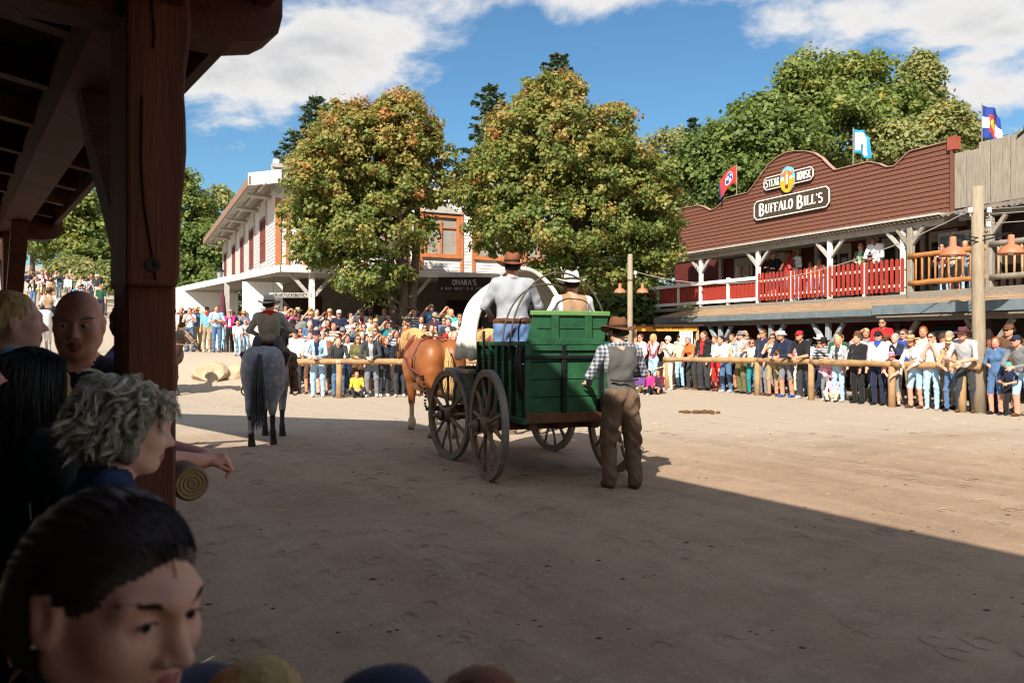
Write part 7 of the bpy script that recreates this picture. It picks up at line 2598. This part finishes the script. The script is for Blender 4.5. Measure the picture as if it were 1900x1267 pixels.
def long_black(rnd, k):
    a = rnd.uniform(-2.5, 2.5) + math.pi * 1.5
    el_ = rnd.uniform(.1, 1.5)
    d = Vector((math.cos(a) * math.cos(el_), math.sin(a) * math.cos(el_), math.sin(el_)))
    if d.y > .35: d.y *= -.3
    p0 = Vector((d.x * .086, d.y * .105 - .02, d.z * .096 + .03))
    pts = [p0]
    v = Vector((d.x * .4, d.y * .5 - .2, -.3))
    for j in range(8):
        p1 = pts[-1] + Vector((v.x * .03, v.y * .03, -.035 - .006 * j))
        v *= .6
        rr = math.hypot(p1.x / .092, (p1.y + .025) / .11)
        if rr < 1 and p1.z > -.1: p1.x /= max(rr, .3); p1.y = (p1.y + .025) / max(rr, .3) - .025
        pts.append(p1 + Vector((rnd.gauss(0, .002), rnd.gauss(0, .002), 0)))
    return pts


hm = hair_mesh('long_hair', .01); hm.materials.append(HAIRM['dark'])
c = bpy.data.objects.new('long_hair', hm); link(c, o); c.matrix_local = M
hair_strands(o, M, 'hair_strands', mat('black hair', sl(22, 19, 19), .4, .3, 40, spec=.5), 900, 4, long_black, .0014)
# teal shirt at the very edge
q = at(-92, 690, 2.15)
o, M = close_person('person in a teal shirt half out of view by the grey-haired one', (q.x, q.y, q.z - 1.63 * .93), R(-60), Pose(yaw=.1, fine=True), cmats('teal', skin=SKINS[2], sleeves=True), .93, .012, 'short_hair', 'brown')

# grey curly-haired woman in a denim jacket
DENIM = mat('dark denim jacket', sl(40, 58, 92), .85, .25, 6, .5, 180)
q = at(162, 792, 1.98)


def jacket(S, up):
    S.cap(up((-.09, -.04, 1.49)), up((.09, -.04, 1.49)), .035, .035, 1, .02)
    for x in (-1, 1): S.cap(up((x * .09, -.04, 1.49)), up((x * .05, .08, 1.42)), .03, .025, 1, .02)


o, M = close_person('person with grey curly hair in a dark denim jacket', (q.x, q.y, q.z - 1.63 * .95), R(-52), Pose(yaw=-.15, pitch=-.18, fine=True, female=True, lean=.12), cmats(DENIM, 'navy', skin=SKINS[0]), .95, .0085, None, 'grey', jacket)
hm = hair_mesh('bob_hair', .009, .004); hm.materials.append(mat('grey hair base', sl(132, 124, 112), .6, .4, 30, .6, 120))
c = bpy.data.objects.new('hair_base', hm); link(c, o); c.matrix_local = M


LOCK = {}


def curls(rnd, k):
    """locks: a handful of hairs share one springy path"""
    if k % 11 == 0:
        while True:
            d = Vector((rnd.gauss(0, 1), rnd.gauss(0, 1), rnd.gauss(0, 1))).normalized()
            if d.z < -.4 and d.y > -.2: continue
            if d.y > .5 and d.z < .45: continue
            break
        p = Vector((d.x * .084, d.y * .100 - .022, d.z * .092 + .032))
        flow = (Vector((d.x * .5, -.35 + d.y * .4, -.75)) + d * .25 + Vector((rnd.gauss(0, .35), rnd.gauss(0, .35), rnd.gauss(0, .2))))
        flow = (flow - d * flow.dot(d) * .75).normalized()
        s1 = flow.cross(d).normalized()
        LOCK['v'] = (p, flow, s1, d, rnd.random() * 6.28, rnd.uniform(.010, .017), rnd.uniform(.055, .10), rnd.uniform(4.0, 7.5) * rnd.choice((-1, 1)))
    p, flow, s1, s2, ph, w, L__, tw = LOCK['v']
    o1 = Vector((rnd.gauss(0, .0035), rnd.gauss(0, .0035), rnd.gauss(0, .0035)))
    w = w * rnd.uniform(.85, 1.1); L__ = L__ * rnd.uniform(.85, 1.1); ph = ph + rnd.gauss(0, .12)
    return [p + o1 * (1 - .5 * j / 10) + flow * (L__ * j / 10) + (s1 * math.cos(ph + tw * j / 10) + s2 * (math.sin(ph + tw * j / 10) + .9)) * w * min(1, .25 + j / 6) for j in range(11)]


hair_strands(o, M, 'curls', mat('silver hair', sl(212, 202, 182), .4, .45, 60, spec=.5), 3300, 8, curls, .0012)
st = MB()
for x in (-1, 1):
    pts = [Vector((x * (.02 + .13 * t), -.125 + .012 * t, 1.40 + .03 * math.sin(t * 3)) ) for t in [i / 8 for i in range(9)]]
    st.tube(pts, .0016, 4)
st.build('seam_stitching', mat('pale stitching', sl(150, 158, 170), .8), o)

# the girl close to the lens
q = at(192, 1108, .88)
GSK = mat('girl skin', sl(216, 162, 138), .5, .06, 16, .12, 260, sss=.12)
o, M = close_person('dark-haired girl with a stud earring close to the rail', (q.x, q.y, q.z - 1.63 * .96), R(246), Pose(yaw=-.0, pitch=-.16, roll=-.07, fine=True, female=True, eye=.0056), cmats('navy', 'navy', skin=GSK), .96, .0042, None)
eye_balls(o, M, (.25, 1, .12)); brows(o, M, mat('brow hair', sl(44, 28, 22), .6))
S = SDF()
S.ell((0, -.020, .034), (.0815, .0985, .0905), 0, .02)
S.ell((0, -.075, -.02), (.075, .06, .09), 0, .04)
S.ell((0, .112, -.040), (.072, .078, .088), 0, .03, None, True)
for x in (-1, 1): S.ell((x * .086, .012, -.058), (.030, .058, .058), 0, .014, None, True)
for x in (-1, 1): S.ell((x * .088, -.012, -.008), (.02, .026, .038), 0, .006, None, True)
S.cap((0, .08, .13), (0, -.04, .145), .018, .014, 0, .02, None, True)


def sleek(V, mi):
    a = np.arctan2(V[:, 0], V[:, 2] - .0)
    r = .0012 * np.sin(a * 46 + V[:, 1] * 18) + .0009 * np.sin(a * 83 - V[:, 1] * 30)
    C = V.copy(); C[:, 0] += r * np.sin(a); C[:, 2] += r * np.cos(a)
    return C


hm = S.mesh('hair', .0040, sleek); HB = mat('dark brown hair', sl(58, 42, 35), .42, .35, 30, .5, 140, stretch=(6, .5, 6), spec=.5); hm.materials.append(HB)
c = bpy.data.objects.new('hair', hm); link(c, o); c.matrix_local = M


def combed(rnd, k):
    """hairs combed back from the hair line to the nape"""
    a = rnd.uniform(-1.75, 1.75)
    u0 = rnd.random() ** 2 * .5
    hl = .061 - .040 * (abs(a) / 1.6) ** 1.6
    pts = []
    lift = rnd.uniform(-.001, .0025)
    hl += rnd.gauss(.004, .006)
    for j in range(11):
        t = u0 + (1 - u0) * j / 10
        y = hl - (hl + .112) * t
        kk = math.sqrt(max(.03, 1 - ((y + .018) / .1) ** 2))
        aa = a * (1 + .15 * t)
        drop = .05 * t * t
        pts.append(Vector((math.sin(aa) * (.0825 + lift) * kk, y, .033 + math.cos(aa) * (.0915 + lift) * kk - drop)))
    return pts


hair_strands(o, M, 'hair_strands', HB, 3400, 3, combed, .0009)


def temple(rnd, k):
    x = 1 if k % 3 else -1
    p = Vector((x * rnd.uniform(.035, .07), rnd.uniform(.055, .078), rnd.uniform(.075, .10)))
    b_ = rnd.uniform(.4, 1.2)
    return [p + Vector((x * (.004 * j * b_ - .0003 * j * j), .0025 * j - .0003 * j * j, -.0085 * j + .0002 * j * j)) for j in range(9)]



for x in (-1, 1):
    b = MB()
    b.tube([Vector((x * .031 + .0138 * math.cos(R(t_)), .0868 - .0022 * abs(math.cos(R(t_))) ** 2 * 2, .0008 + .0062 * math.sin(R(t_)))) for t_ in range(0, 181, 20)], [.0004] + [.0012] * 8 + [.0006], 5)
    e = b.build('lash_line', mat('lash', (.008, .006, .005), .6), o, True); e.matrix_local = M
b = MB().lathe([(0, .003), (.0025, .002), (.003, 0)], (-.083, -.016, -.036), 8); e = b.build('earring', mat('pearl stud', sl(230, 228, 224), .2), o, True); e.matrix_local = M
b = MB().lathe([(0, .003), (.0025, .002), (.003, 0)], (.083, -.016, -.036), 8); e = b.build('earring', MATS['pearl stud'], o, True); e.matrix_local = M

# arms of someone leaning on the log rail behind the post
q = at(300, 760, 3.05)
S = None
q = at(172, 690, 3.10)
o, M = close_person('person in a blue shirt leaning on the log rail with clasped hands', (q.x - .05, q.y + .05, .075), R(-72), Pose(fine=True, yaw=.1, lean=.28, L=[(-.20, .20, 1.12), (.005, .42, 1.155)], R=[(.20, .20, 1.12), (.035, .44, 1.135)], curl=1.0, handdir=Vector((0, 1, -.05)), hand_up=Vector((0, .1, 1))), cmats('royal blue', 'navy', skin=SKINS[2], sleeves=False), .93, .0065, 'short_hair', 'brown')
# heads just below the lens: a navy cap and two fair-haired children
for px, py, Y, hc_, hat_, lab in ((690, 1436, .80, 'brown', ('cap', 'navy'), 'child in a navy cap at the rail'), (470, 1352, .95, 'blond', None, 'blond child with short hair at the rail'), (890, 1372, .95, 'auburn', None, 'auburn-haired child at the rail beside the navy cap')):
    q = at(px, py, Y)
    o, M = close_person(lab, (q.x, q.y, q.z - 1.63 * .68), R(-10), Pose(), cmats('grey', 'navy', skin=SKINS[0]), .68, .014, 'short_hair', hc_)
    if hat_:
        c = bpy.data.objects.new('cap', HATK['cap']); link(c, o); c.matrix_local = M @ Matrix.Rotation(math.pi * .9, 4, 'Z') @ Matrix.Diagonal((1.05, 1.05, 1.05, 1))
        oset(c, 0, HATM['navy']); oset(c, 1, BAND)
